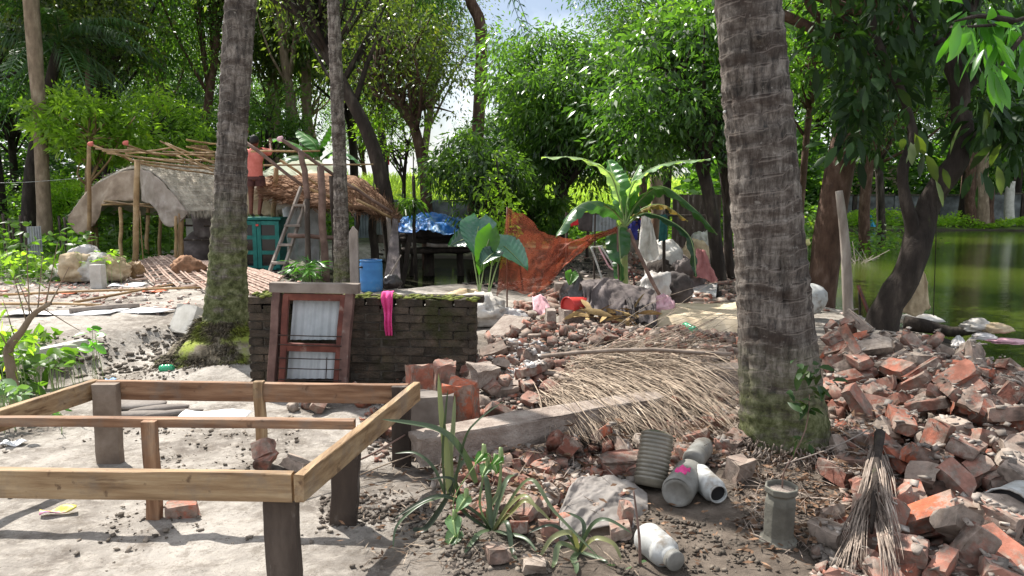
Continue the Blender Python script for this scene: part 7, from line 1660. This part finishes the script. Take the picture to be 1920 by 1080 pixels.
for pts_, r, mt, nm in (([(1108, 462), (1122, 500), (1135, 545)], .016, 'white_plastic', 'leg'), ([(1122, 460), (1135, 485), (1148, 503), (1180, 506)], .014, 'pale_pink', 'tube'), ([(1128, 462), (1146, 490), (1152, 498), (1182, 500)], .014, 'white_plastic', 'tube'), ([(1180, 503), (1188, 520), (1190, 560)], .013, 'maroon', 'leg'), ([(1108, 462), (1130, 460)], .012, 'white_plastic', 'crossbar')):
    mb = MB(); tube(mb, resample(Pl(pts_, 10.9), 12), r, 6); build(mb, nm, M[mt], t, True)
rs = np.random.RandomState(3)
heap('cloth_scrap', (1245, 560), 9.6, (.14, .1, .05), 'pale_pink', 'pale pink scrap beside the end of the crumpled cloth', 'cloth', 51, .3, 2, .8)
cloth('hanging_cloth', Pl([(1306, 466), (1322, 470)], 12.4), Pl([(1300, 520), (1345, 530)], 12.2), mat('dusty rose cloth', [(.3, (.28, .10, .10)), (.7, (.48, .22, .21))], 5, .85, .3), 14, 16, .07, 3, 'dusty rose cloth draped beside the bent dark trunk', 'cloth', seed=5)
for q, (x, y, D, s, mt, lab) in enumerate([(1300, 455, 16, (.25, .2, .1), 'sack_tan', 'tan sack in the far debris behind the stake'), (1320, 440, 18, (.3, .2, .1), 'sack_white', 'white sack near the bent dark trunk far back'), (1270, 482, 14, (.2, .2, .08), 'cloth_mauve', 'grey brown rag in the far debris'), (1240, 500, 12.5, (.28, .22, .12), 'bark_dark', 'dark log lump behind the dead banana stalk'), (1290, 500, 12.6, (.3, .2, .14), 'cloth_mauve', 'mauve bundle leaning toward the dark trunks')]):
    heap('debris_heap', (x, y), D, s, mt, lab, 'debris', 60 + q, .25, 1.6, 1)
def far_rubble():
    rs = np.random.RandomState(8); Vs, Fs, off = [], [], 0; pol = [[(3.0, 11), (5.0, 11.5), (6.5, 17), (8, 24), (3.0, 24), (2.2, 16)], [(-.2, 9), (2.6, 9.6), (3.2, 12), (.4, 13)]]
    for pp_, n in zip(pol, (420, 120)):
        for x, y in sample(pp_, n, rs):
            k = rs.randint(16); co, F, _, _ = BK[k]; q = np.array(Euler((rs.normal() * .3, rs.normal() * .3, rs.uniform(0, 6))).to_matrix()); Vs.append(co * rs.uniform(.7, 1.5) @ q.T + (x, y, H(x, y) + .03)); Fs.append(np.array(F) + off); off += len(co)
    tag(link('far_rubble', mesh_from('far_rubble', np.vstack(Vs), np.vstack(Fs), M['rubble'])), 'brick rubble strewn over the yard behind the cement floor', 'rubble', kind='stuff')
far_rubble()

# ================= grey torn sheet and plants in front =================
TS = netmat('thin torn plastic film', (.26, .235, .215), (.52, .48, .45), .80)
cloth('torn_sack', Pl([(1058, 950, 3.62), (1075, 905, 3.75), (1115, 892, 3.85), (1160, 895, 3.9), (1213, 925, 3.85)], 3.7), Pl([(1000, 1078, 3.2), (1040, 1020, 3.3), (1095, 1000, 3.38), (1160, 985, 3.45), (1216, 1010, 3.5)], 3.4), TS, 110, 70, .034, 2.4, 'torn grey brown woven sack draped over debris in front of the jars', 'sack', seed=12, sag=-.015, solid=.003)
def strap(t, pts, w, matl, fold=.4, name='leaf'):
    p = resample(pts, 22); pp, T, Nn, B = frames(p); ref = np.array((0, -.6, .8)); S = np.cross(T, ref); S /= np.linalg.norm(S, axis=1)[:, None] + 1e-9; U = np.cross(S, T)
    f = np.linspace(0, 1, 22); wd = w / 2 * np.interp(f, [0, .1, .5, .85, 1], [.5, .8, 1, .6, .03]); V = np.stack([pp - S * wd[:, None] + U * wd[:, None] * fold, pp, pp + S * wd[:, None] + U * wd[:, None] * fold], 1).reshape(-1, 3)
    F = [(3 * k + j, 3 * k + j + 1, 3 * k + j + 4, 3 * k + j + 3) for k in range(21) for j in (0, 1)]; mb = MB(); mb.add(V, F); return build(mb, name, matl, t, True)
def clump(label, D, straps, nm='strap_leaf_plant', cat='plant', mt='strap'):
    x = np.mean([s[0][0][0] for s in straps]); y = max(s[0][0][1] for s in straps); b = P(x, y, D); t = thing(nm, label, cat, (b.x, b.y, H(b.x, b.y)))
    for pts_, w, dd in straps:
        m_ = len(pts_); q = [P(px_, py_, D + dd * k / (m_ - 1)) for k, (px_, py_) in enumerate(pts_)]
        for v in q: v.z = max(v.z, H(v.x, v.y) + .01)
        strap(t, q, w * .68, LEAF[mt] if isinstance(mt, str) else mt)
    return t
clump('tall grey green strap leaved plant in front of the bed frame corner', 3.42, [
    ([(892, 905), (868, 850), (820, 805), (715, 786)], .055, -.1), ([(842, 925), (838, 860), (828, 780), (822, 700)], .05, .1), ([(848, 925), (845, 850), (850, 800), (853, 740)], .04, .2), ([(775, 1045), (800, 990), (835, 940), (850, 905)], .045, .0),
    ([(920, 1010), (918, 950), (912, 900), (905, 888)], .045, .1), ([(920, 1000), (935, 940), (950, 900), (965, 890)], .04, .2), ([(850, 930), (870, 830), (895, 790), (945, 752)], .022, -.15), ([(920, 1005), (890, 960), (820, 930), (735, 975)], .03, -.2), ([(840, 930), (790, 945), (745, 985), (737, 1035)], .022, -.2), ([(920, 1000), (870, 960), (850, 900), (800, 900)], .03, -.1), ([(925, 1005), (955, 950), (985, 930), (1010, 960)], .035, -.2), ([(920, 1008), (900, 1000), (880, 1030), (870, 1070)], .035, -.25), ([(925, 1005), (945, 1000), (985, 1010), (1010, 1050)], .03, -.25), ([(845, 928), (860, 880), (880, 860), (910, 880)], .03, .1), ([(925, 1000), (915, 960), (935, 920), (940, 860)], .035, .1), ([(835, 930), (815, 880), (780, 850), (740, 850)], .025, .1),
    ([(925, 1008), (960, 960), (990, 940), (1040, 985)], .035, -.1), ([(930, 1010), (950, 980), (960, 1050), (970, 1078)], .035, -.3), ([(920, 1005), (900, 950), (905, 900), (908, 860)], .018, 0), ([(925, 1005), (990, 900), (1040, 960), (1130, 1060)], .028, -.3), ([(835, 930), (830, 850), (836, 770), (840, 730)], .018, 0)])
clump('low strap leaved plant by the torn sack at the bottom of the picture', 3.2, [
    ([(1085, 1040), (1070, 1000), (1035, 1010), (1010, 1050)], .04, -.1), ([(1085, 1040), (1075, 1060), (1080, 1085), (1080, 1110)], .045, -.2), ([(1085, 1035), (1110, 985), (1140, 975), (1185, 1000)], .03, -.1), ([(1088, 1040), (1115, 1010), (1150, 1020), (1165, 1050)], .035, -.1),
    ([(1085, 1040), (1050, 1020), (1040, 1060), (1035, 1100)], .04, -.15), ([(1085, 1040), (1095, 1000), (1090, 975), (1060, 960)], .03, .1), ([(1085, 1040), (1110, 1050), (1130, 1080), (1140, 1100)], .03, -.1), ([(1085, 1040), (1060, 1000), (1030, 985), (990, 1000)], .025, 0)])
D = 3.3; t = thing('climbing_vine', 'pale green heart leaved vine trailing up beside the strap leaved plant', 'vine', foot(P(850, 1060, D).x, D)); mb = MB()
tube(mb, resample([P(835, 1065, D), P(860, 1000, D), P(850, 940, D), P(885, 880, D), P(915, 850, D), P(930, 890, D)], 24), .0025, 4); build(mb, 'stem', M['midrib'], t, True)
rs = np.random.RandomState(5)
for (x, y, L, lf) in [(838, 985, .10, 'vine'), (842, 1012, .11, 'vine'), (878, 1030, .11, 'vine'), (812, 1055, .12, 'vine'), (850, 1055, .13, 'vine'), (860, 945, .09, 'vine'), (900, 885, .08, 'vine'), (893, 862, .07, 'nearlit'), (925, 868, .06, 'nearlit'), (915, 880, .06, 'nearlit'), (795, 1060, .09, 'vine'), (885, 1065, .10, 'vine'), (858, 1080, .11, 'vine')]:
    if lf == 'vine' and 'vine' not in LEAF: LEAF['vine'] = leafmat('pale vine leaf', (.13, .24, .11), (.18, .30, .15), .35, .45, 'object')
    p = P(x + 12, y - 8, D + rs.uniform(-.05, .05)); taro_leaf(t, p + Vector((.01, .03, -.03)), p, (rs.uniform(-.9, .3), -.6, rs.uniform(-.5, 0)), (0, -.5, .9), L, L * .8, LEAF[lf], 1)
t = thing('slender_stem', 'slender brown stem rising in front of the torn sack', 'stem', foot(P(1200, 1075, 3.1).x, 3.1)); mb = MB(); tube(mb, resample([Vector(t.location), P(1198, 1000, 3.1), P(1188, 920, 3.15)], 10), np.linspace(.008, .004, 10), 6); build(mb, 'trunk', M['wood_brown'], t, True)
C = [np.array(P(x, y, 3.1)) for x, y in ((1196, 1065), (1205, 1060), (1188, 1070), (1170, 1075), (1215, 1078), (1160, 1068))] * 2; V, F = big_leaf_np(np.array(C), rs.normal(size=(12, 3)) * (1, .6, .3), rs.uniform(.06, .11, 12), rs, w=.6); me = mesh_from('leaves', V - np.array(t.location), F, LEAF['vine']); tag(link('leaves', me, t), kind='stuff')
def wire(pts, r, mt, name, label, cat): mb = MB(); q = [P(*p) for p in pts]; tube(mb, resample(q, 24), r, 5); return one(mb, name, M[mt], label, cat, smooth=True)
wire([(505, 880 + 20, 3.75), (620, 880, 3.95), (690, 855, 4.1), (760, 815, 4.3)], .006, 'wood_brown', 'stick', 'long reddish stick running under the bed frame to the beam', 'stick')
wire([(640, 905, 3.9), (700, 880, 4.05), (780, 850, 4.2)], .004, 'fibre', 'stick', 'thin tan stick beside the long reddish stick', 'stick')
wire([(70, 965, 3.75), (150, 958, 3.8), (240, 950, 3.85)], .007, 'wood_grey', 'stick', 'grey twig lying on the bare ground under the bed frame', 'stick')
wire([(1375, 950, 3.95), (1420, 955, 3.8), (1436, 985, 3.65), (1440, 1000, 3.6)], .004, 'wood_grey', 'stick', 'curved thin root beside the white open jar', 'stick')
wire([(1470, 870, 3.9), (1560, 840, 4.0), (1640, 800, 4.1)], .004, 'wood_grey', 'stick', 'thin straight stick leaning across the big palm foot', 'stick')
wire([(1500, 1060, 3.2), (1535, 1030, 3.3), (1545, 1020, 3.35)], .005, 'wood_grey', 'stick', 'short grey twig beside the cement pot', 'stick')
def pkt(px_, D, s, mt, name, label, rz=0, tilt=.1):
    c = P(*px_, D); z = H(c.x, c.y); c.z = z + .02; mb = MB()
    def fn(u, v):
        return np.stack([(u - .5) * s[0], (v - .5) * s[1], .012 * np.sin(u * 7 + v * 3) + .008 * fbm(u * 5, v * 5, 0, 2, 3)], -1)
    mbx = MB(); grid(mbx, fn, 8, 8); mb.add(np.vstack(mbx.V), mbx.F, Matrix.Translation(c) @ Euler((tilt, 0, rz)).to_matrix().to_4x4()); return one(mb, name, M[mt], label, 'litter', smooth=True, solid=.003)
M['pk_yellow'] = mat('yellow packet', [(.45, (.55, .48, .10)), (.55, (.45, .12, .35))], 3, .5, 0); M['pk_blue'] = mat('blue packet', [(.3, (.08, .30, .65)), (.7, (.5, .65, .8))], 6, .5, 0); M['pk_white'] = mat('white scrap', [(.3, (.55, .55, .56)), (.7, (.75, .75, .76))], 6, .7, .2); M['pk_orange'] = mat('orange red rag', [(.3, (.50, .10, .04)), (.7, (.66, .2, .1))], 6, .8, .3)
pkt((112, 990), 3.6, (.16, .05), 'pk_yellow', 'packet', 'yellow and purple snack packet lying near the bed frame', .5); pkt((205, 690), 6.4, (.09, .07), 'pk_blue', 'packet', 'small blue scrap at the edge of the leafy weeds', .2, .6)
pkt((25, 818), 4.7, (.14, .07), 'pk_white', 'scrap', 'white scrap on the ground behind the cross bar'); pkt((400, 762), 5.3, (.5, .22), 'pk_white', 'paper_sheet', 'bright white paper sheet lying behind the far rail'); pkt((120, 602), 9.2, (1.3, .35), 'pk_white', 'paper_sheet', 'pale sheet flattened on the sunny yard', .05, 0)
pkt((235, 582), 9.4, (1.2, .3), 'pk_white', 'paper_sheet', 'second pale sheet along the edge of the bank', -.1, 0); pkt((120, 548), 11.2, (.5, .18), 'pk_orange', 'rag', 'orange red rag on the sunny yard by the cement stub', 0, 0)
pkt((290, 540), 11.4, (.35, .16), 'pk_orange', 'rag', 'orange rag in front of the fallen lattice', .3, 0); pkt((240, 525), 12.2, (.55, .25), 'pk_white', 'rag', 'blue white crumpled cloth on the edge of the fallen lattice', .1, .1); pkt((325, 678), 6.9, (.12, .08), 'pk_orange', 'rag', 'small dull red scrap near the mossy palm roots')
# slate coloured cement bags under the far rail
for k, (x, y, s, rz) in enumerate([(250, 762, (.26, .12, .035), .1), (262, 782, (.28, .05, .03), .15), (300, 770, (.22, .045, .028), .35), (325, 778, (.22, .035, .025), .4)]):
    c_ = T(x, y); mb = MB(); blob(mb, (c_.x, c_.y, c_.z + s[2] * .6), s, 3, .06, 1.2, 70 + k, rz, .8, .3); one(mb, 'rolled_mat', M['mud_grey'], ['flat grey mud caked mat behind the plank leg', 'grey roll lying along the mud caked mat', 'second grey roll behind the cross bar', 'thin grey roll furthest toward the thin pale post'][k], 'mat', smooth=True)
b_ = link('brick', BK[5][3]); b_.location = P(345, 980, 3.6); b_.location.z = H(b_.location.x, b_.location.y) + .03; b_.rotation_euler = (0, 0, .35); tag(b_, 'single brown half brick lying on bare ground inside the bed frame', 'brick', 'loose bricks of the demolition rubble')

# ================= left side of the yard =================
D = 5.7; b0 = P(28, 748, D); b0.z = H(b0.x, D); t = thing('bare_shrub', 'crooked bare shrub with upright twigs at the picture edge', 'shrub', b0); mb = MB()
tube(mb, resample([b0, P(22, 700, D), P(16, 655, D), P(40, 622, D), P(62, 590, D), P(95, 568, D)], 20), np.linspace(.045, .016, 20), 8, .15); build(mb, 'trunk', M['bark_pale'], t, True)
for a, b in (((50, 605), (12, 470)), ((55, 595), (50, 462)), ((70, 585), (80, 480)), ((85, 573), (108, 455)), ((95, 568), (130, 500)), ((30, 640), (5, 560)), ((62, 590), (30, 520)), ((80, 578), (150, 620)), ((20, 660), (-15, 600))):
    mb = MB(); pole(mb, P(*a, D), P(*b, D + rnd.uniform(-.2, .2)), .006, 5, taper=.4); build(mb, 'twig', M['bark_pale'], t, True)
rs = np.random.RandomState(4); C = []; 
for (x, y) in [(15, 600), (5, 560), (30, 655), (10, 480), (60, 640), (0, 620), (45, 520), (20, 690)]:
    for _ in range(7): C.append(np.array(P(x, y, D)) + rs.normal(size=3) * .06)
V, F = big_leaf_np(np.array(C), rs.normal(size=(len(C), 3)) + (0, 0, -.2), rs.uniform(.05, .09, len(C)), rs); tag(link('leaves', mesh_from('leaves', V - np.array(t.location), F, LEAF['lime']), t), kind='stuff')
def leafplant(label, boxes, D, n, L, mt, seed, w=.5, nm='broad_leaf_weed', cat='plant'):
    rs = np.random.RandomState(seed); b = P((boxes[0][0] + boxes[0][2]) / 2, boxes[0][3], D); t = thing(nm, label, cat, foot(b.x, D)); C = []; Dr = []; mb = MB()
    for bx in boxes:
        for _ in range(n // len(boxes)):
            p = np.array(P(rs.uniform(bx[0], bx[2]), rs.uniform(bx[1], bx[3]), D + rs.uniform(-.35, .35))); p[2] = max(p[2], H(p[0], p[1]) + .03); C.append(p); Dr.append(rs.normal(size=3) * (1, 1, .3) + (0, -.3, .05))
            if rs.rand() < .4: tube(mb, [(p[0] + rs.normal() * .04, p[1] + .03, H(p[0], p[1]) - .02), tuple(p)], [.004, .003], 3)
    V, F = big_leaf_np(np.array(C), np.array(Dr), rs.uniform(*L, len(C)), rs, w=w, droop=.2); tag(link('leaves', mesh_from('leaves', V - np.array(t.location), F, LEAF[mt]), t), kind='stuff'); tag(build(mb, 'stems', M['midrib'], t), kind='stuff'); return t
leafplant('dense broad leaved weeds below the concrete kerb at the picture edge', [(-10, 640, 70, 690), (60, 650, 150, 690), (-20, 690, 60, 740)], 6.2, 150, (.09, .17), 'mid', 3)
leafplant('bright yellow green sprig standing on the bank lip', [(160, 605, 180, 655)], 6.9, 16, (.08, .14), 'nearlit', 4, nm='leafy_sprig')
leafplant('low weeds at the picture edge behind the bed frame', [(-20, 720, 45, 745)], 5.2, 60, (.07, .13), 'vine', 5)
leafplant('tiny sprout behind the side rail', [(95, 762, 120, 778)], 5.0, 9, (.05, .09), 'nearlit', 6, .35, 'sprout')
leafplant('bright leafy weeds in front of the pale tall tree', [(0, 400, 60, 470), (60, 420, 150, 470), (120, 430, 190, 475)], 13.5, 85, (.12, .22), 'mid', 7)
leafplant('dark big leaved weeds under the arched hut', [(190, 395, 240, 470), (240, 400, 330, 475)], 18.2, 260, (.2, .36), 'mid', 8)
leafplant('bright green grassy clump between stepladder and posts', [(548, 485, 600, 520)], 13.3, 110, (.2, .36), 'nearlit', 9, .14, 'grass_clump')
leafplant('yellow green weeds near the sack heap', [(150, 470, 230, 500), (0, 470, 90, 500)], 12.8, 110, (.1, .2), 'lime', 10)
rough_bar('concrete_kerb', (P(-60, 700, 6.2).x, 6.1, .17), (P(148, 625, 6.9).x, 7.0, .22), .10, .10, 'concrete_light', 'long pale kerb beam along the edge of the sunny bank', 'kerb', 5, 8, .006)
D = 11.9; a = P(185, 535, D); z0 = H(a.x, D); mb = MB(); box(mb, (a.x, D, z0 + .18), (.19, .16, .40)); one(mb, 'cement_stub', M['concrete_light'], 'square cement post stub standing in the sunny yard', 'post', bevel=.012)
mb = MB(); a, b = P(130, 612 - 18, 9.2), P(262, 580, 9.6); a.z = H(a.x, a.y) + .04; b.z = H(b.x, b.y) + .04; pole(mb, a, b, .035, 7); one(mb, 'pole', M['wood_grey'], 'short grey pole lying on the sunny bank', 'pole', smooth=True)
for q, (a, b, D0, D1, lab) in enumerate([((-20, 560), (380, 540), 10.6, 11.6, 'long thin pole lying across the sunny yard'), ((140, 582), (330, 520), 9.9, 12.0, 'thin pole slanting toward the fallen lattice'), ((0, 580), (190, 588), 9.9, 9.7, 'pale thin pole near the bare shrub')]):
    mb = MB(); u, v = P(*a, D0), P(*b, D1); u.z = H(u.x, u.y) + .05; v.z = H(v.x, v.y) + .05; pole(mb, u, v, .02, 5, sag=-.01); one(mb, 'pole', M['bamboo'], lab, 'pole', smooth=True)
for q, (x, y, s, mt, lab, sd) in enumerate([(145, 490, (.30, .25, .20), 'sack_tan', 'rounded tan sack in the heap behind the cement stub', 1), (175, 500, (.32, .26, .22), 'sack_white', 'pale torn sack beside the rounded tan sack', 2), (205, 497, (.34, .22, .17), 'sack_tan', 'tan cloth bundle at the end of the sack heap by the hut post', 3),
        (160, 475, (.4, .3, .18), 'tarp_grey', 'white sheet topmost on the sack heap', 4), (120, 505, (.28, .2, .12), 'sack_white', 'low dirty white bag at the near end of the sack heap', 5), (150, 515, (.2, .15, .08), 'pk_blue', 'pale blue plastic bag at the foot of the sack heap', 6), (255, 500, (.14, .12, .10), 'bamboo', 'round yellowish pumpkin sized lump by the hut post', 7), (350, 490, (.3, .2, .1), 'thatch', 'brown thatch bundle on the lattice under the hut', 8)]):
    heap('sack', (x, y), 12.6 + q * .08, s, mt, lab, 'sack', 80 + sd, .22, 1.7, 1.1)
mb = MB(); a, b = P(54, 490, 17.5), P(76, 424, 17.8); corr(mb, (a.x, 17.5, 0), (b.x, 17.8, 0), a.z, b.z, .06, .015); one(mb, 'tin_piece', M['tin'], 'small bright ribbed sheet standing behind the weeds by the pale tall tree', 'tin sheet', smooth=True)
t = thing('stake_fence', 'row of short weathered stakes at the far edge of the weeds', 'fence', foot(P(30, 460, 18.5).x, 18.5))
for x in (5, 16, 24, 37, 47, 110, 120): mb = MB(); a = P(x, 400 + (x * 7) % 17, 18.5); pole(mb, (a.x, 18.5, H(a.x, 18.5) - .1), a, .035, 5); build(mb, 'stake', M['wood_old'], t, True)
heap('black_sheet', (733, 545), 12.3, (.17, .12, .20), 'black_plastic', 'black plastic bundle beside the blue barrel', 'bundle', 91, .15, 1.3, .7)
cloth('drooping_sheet', Pl([(737, 410), (746, 412)], 14.6), Pl([(717, 548), (752, 540)], 12.6), 'cloth_mauve', 12, 30, .05, 2, 'narrow grey sheet hanging from the corner of the lean-to', 'sheet', seed=3)
for q, (a, b) in enumerate((((718, 535), (752, 478)), ((722, 545), (748, 485)))): mb = MB(); pole(mb, P(*a, 12.3), P(*b, 12.5), .012, 5); one(mb, 'stick', M['wood_grey'], ['pale stick leaning on the black bundle beside the barrel', 'second pale stick just below the leaning pale stick'][q], 'stick', smooth=True)
wire([(510 + 200, 552, 12.0), (760, 548, 12.2), (820, 552, 12.4)], .02, 'wood_grey', 'pole', 'weathered pole lying behind the brick wall right of the barrel', 'pole')

# ================= right side: pond bank =================
D = 10.4; t = thing('bank_post', 'bare upright pole standing between the brown trunk and forked tree', 'post', foot(P(1590, 612, D).x, D)); mb = MB(); p, r = resample([Vector(t.location) - Vector((0, 0, .1)), P(1588, 520, D), P(1582, 430, D), P(1573, 358, D)], 18, [.075, .07, .062, .05]); tube(mb, p, r, 9, .15); build(mb, 'trunk', M['wood_grey'], t, True)
mb = MB(); a, b = P(1613, 612, 9.6), P(1611, 540, 9.6); a.z = H(a.x, a.y) - .03; pole(mb, a, b, .018, 5); one(mb, 'stake', M['bark_dark'], 'short dark stake between the bare pole and forked tree', 'stake', smooth=True)
mb = MB(); a, b = P(1640, 590, 9.3), P(1609, 535, 9.5); a.z = H(a.x, a.y); bar(mb, a, b, .05, .02); one(mb, 'plank', M['wood_red'], 'split reddish plank leaning on the foot of the forked tree', 'plank')
cloth('hanging_sack', Pl([(1705, 500, 9.4), (1722, 495, 9.4), (1735, 510, 9.4)], 9.4), Pl([(1690, 585, 9.3), (1718, 592, 9.3), (1742, 578, 9.3)], 9.3), 'sack_tan', 20, 24, .06, 3, 'mud stained sack hanging from the forked tree above the water', 'sack', seed=7)
mb = MB(); tube(mb, resample([P(1695, 605, 9.6), P(1740, 612, 9.5), P(1790, 622, 9.4), P(1850, 612, 9.4)], 16), np.linspace(.10, .05, 16), 9, .2, 3); one(mb, 'log', M['bark_dark'], 'dark half sunk log at the pond edge', 'log', smooth=True)
mb = MB(); blob(mb, P(1720, 600, 9.8), (.3, .22, .08), 3, .2, 1.5, 4, 0, .5, .6); one(mb, 'sack', M['sack_white'], 'pale flat sack behind the dark log at the pond edge', 'sack', smooth=True)
for q, (x, y, s, mt, lab) in enumerate([(1835, 612, (.22, .16, .10), 'sack_white', 'white muddy bag at the water edge beyond the log'), (1862, 617, (.20, .14, .08), 'sack_tan', 'brown stained bag beside the white muddy bag'), (1845, 632, (.15, .1, .05), 'tarp_grey', 'small grey bag lying lowest at the water edge'), (1890, 640, (.25, .18, .03), 'pale_pink', 'pinkish sheet floating flat beside the muddy bags')]):
    mb = MB(); c = P(x, y, 9.0 - q * .1); blob(mb, (c.x, c.y, max(c.z, WATER + .01)), s, 4, .22, 1.8, q + 3, -.2, .5, 1.0); one(mb, 'sack', M[mt], lab, 'sack', smooth=True)
cloth('grey_sheet', Pl([(1798, 628, 8.8), (1850, 680, 7.6), (1935, 745, 6.6)], 8), Pl([(1783, 640, 8.5), (1820, 700, 7.3), (1905, 770, 6.3)], 8), 'tarp_grey', 60, 16, .05, 9, 'grey mud caked sheet edging the brick pile along the water', 'sheet', seed=4)
mb = MB(); tube(mb, resample([P(1757, 360, 9.0), P(1754, 480, 9.0), P(1750, 592, 9.0)], 16), .006, 4); one(mb, 'hanging_line', M['bark_dark'], 'thin dark line hanging from the forked tree over the water', 'cord', smooth=True)
rs = np.random.RandomState(2); t = thing('drift_twigs', 'tangle of dry twigs sticking out of the pond', 'branch', P(1615, 490, 22.0)); t.location.z = WATER
for k in range(26):
    mb = MB(); a = P(1600 + rs.uniform(-14, 30), 497, 22 + rs.uniform(-.8, .8)); a.z = WATER - .05; b = a + Vector((rs.normal() * .35, rs.normal() * .3, rs.uniform(.05, .65))); pole(mb, a, b, .010, 4); build(mb, 'twig', M['wood_grey'], t)
leafplant('bright bushes behind the big palm trunk at the pond corner', [(1500, 380, 1535, 500), (1515, 430, 1540, 520)], 17.5, 260, (.12, .26), 'mid', 12, nm='bank_bush', cat='shrub')
D = 13.5; p = P(1514, 455, D); t = thing('flower_stalk', 'pale yellow flower on a stalk between the two right trunks', 'flower', foot(p.x, D)); mb = MB(); pole(mb, Vector(t.location), p, .012, 5); build(mb, 'stalk', M['midrib'], t, True); mb = MB(); blob(mb, p, (.05, .05, .06), 2, .4, 4, 3); build(mb, 'flower', M['flower'], t, True)
# white nail tag on the big palm
mb = MB(); c = P(1359, 210, 4.44); blob(mb, c, (.012, .012, .012), 1, .2); one(mb, 'nail_cap', M['white_plastic'], 'tiny white cap on the edge of the big palm trunk', 'cap', smooth=True)
# clothes line glimpse far back left of centre
D = 30.0; t = thing('clothes_line', 'far clothes line with small blue and red cloths between the leaning trunks', 'clothes line', P(735, 300, D)); mb = MB(); tube(mb, resample([P(700, 290, D), P(735, 293, D), P(775, 288, D)], 10), .012, 4); build(mb, 'rope', M['wood_grey'], t)
for x in (700, 775): mb = MB(); a = P(x, 288, D); pole(mb, (a.x, D, H(a.x, D) - .1), a, .03, 5); build(mb, 'post', M['wood_grey'], t)
for x, mt in ((720, 'navy_cloth'), (727, 'red_cloth'), (738, 'sack_white')): mb = MB(); a = P(x, 292, D); box(mb, (a.x, D, a.z - .18), (.13, .03, .36)); build(mb, 'cloth', M[mt], t)
wire([(-10, 343, 18), (60, 341, 18.5), (160, 333, 19)], .006, 'white_plastic', 'string', 'white string stretched across the trunks above the weeds', 'string')

# ================= settle loose things on whatever is under them =================
def surf(x, y):
    i, j = int((x - GX0) / CS), int((y - GY0) / CS); return HG[i, j] if 0 <= i < NXG and 0 <= j < NYG else H(x, y)
def rest(o, lim=1.45, sink=.02):
    vs = []; obs = [o] + list(o.children) + [g for c in o.children for g in c.children]
    for q in obs:
        if q.type == 'MESH' and len(q.data.vertices):
            a = np.empty(len(q.data.vertices) * 3, dtype=np.float32); q.data.vertices.foreach_get('co', a); off = np.array(o.location); vs.append(a.reshape(-1, 3) + off)
    V = np.vstack(vs); lo = np.percentile(V[:, 2], 1); lx, ly = (V[V[:, 2] < lo + .04].mean(0))[:2]
    g = lo - surf(lx, ly)
    if g < sink: return
    d = np.array((lx, ly, lo - CAM_Z)); t = 1.0
    while t < lim and CAM_Z + d[2] * t > surf(d[0] * t, d[1] * t): t += .005
    nx, ny = d[0] * t, d[1] * t; nz = surf(nx, ny) - sink
    base = Vector((lx, ly, lo)); o.location = Vector((nx, ny, nz)) + (Vector(o.location) - base) * t; o.scale = (t, t, t)
RN = ( 'sheet_metal', 'pink_cloth', 'broken_chair', 'concrete_slab', 'broken_brickwork', 'concrete_kerb', 'concrete_block', 'black_sheet')
for o in list(COL.objects):
    if o.parent or 'category' not in o: continue
    nm = o.name.split('.')[0]; lb = o.get('label', '')
    if nm in RN or lb.startswith(('grey pole lying along the back', 'thin bamboo lying behind', 'short stick at the edge of')):
        if any(k in lb for k in ('topmost on', 'water edge', 'muddy bags', 'white muddy')): continue
        rest(o, 1.12 if nm in ('broken_brickwork', 'concrete_slab', 'concrete_block') else 1.45)
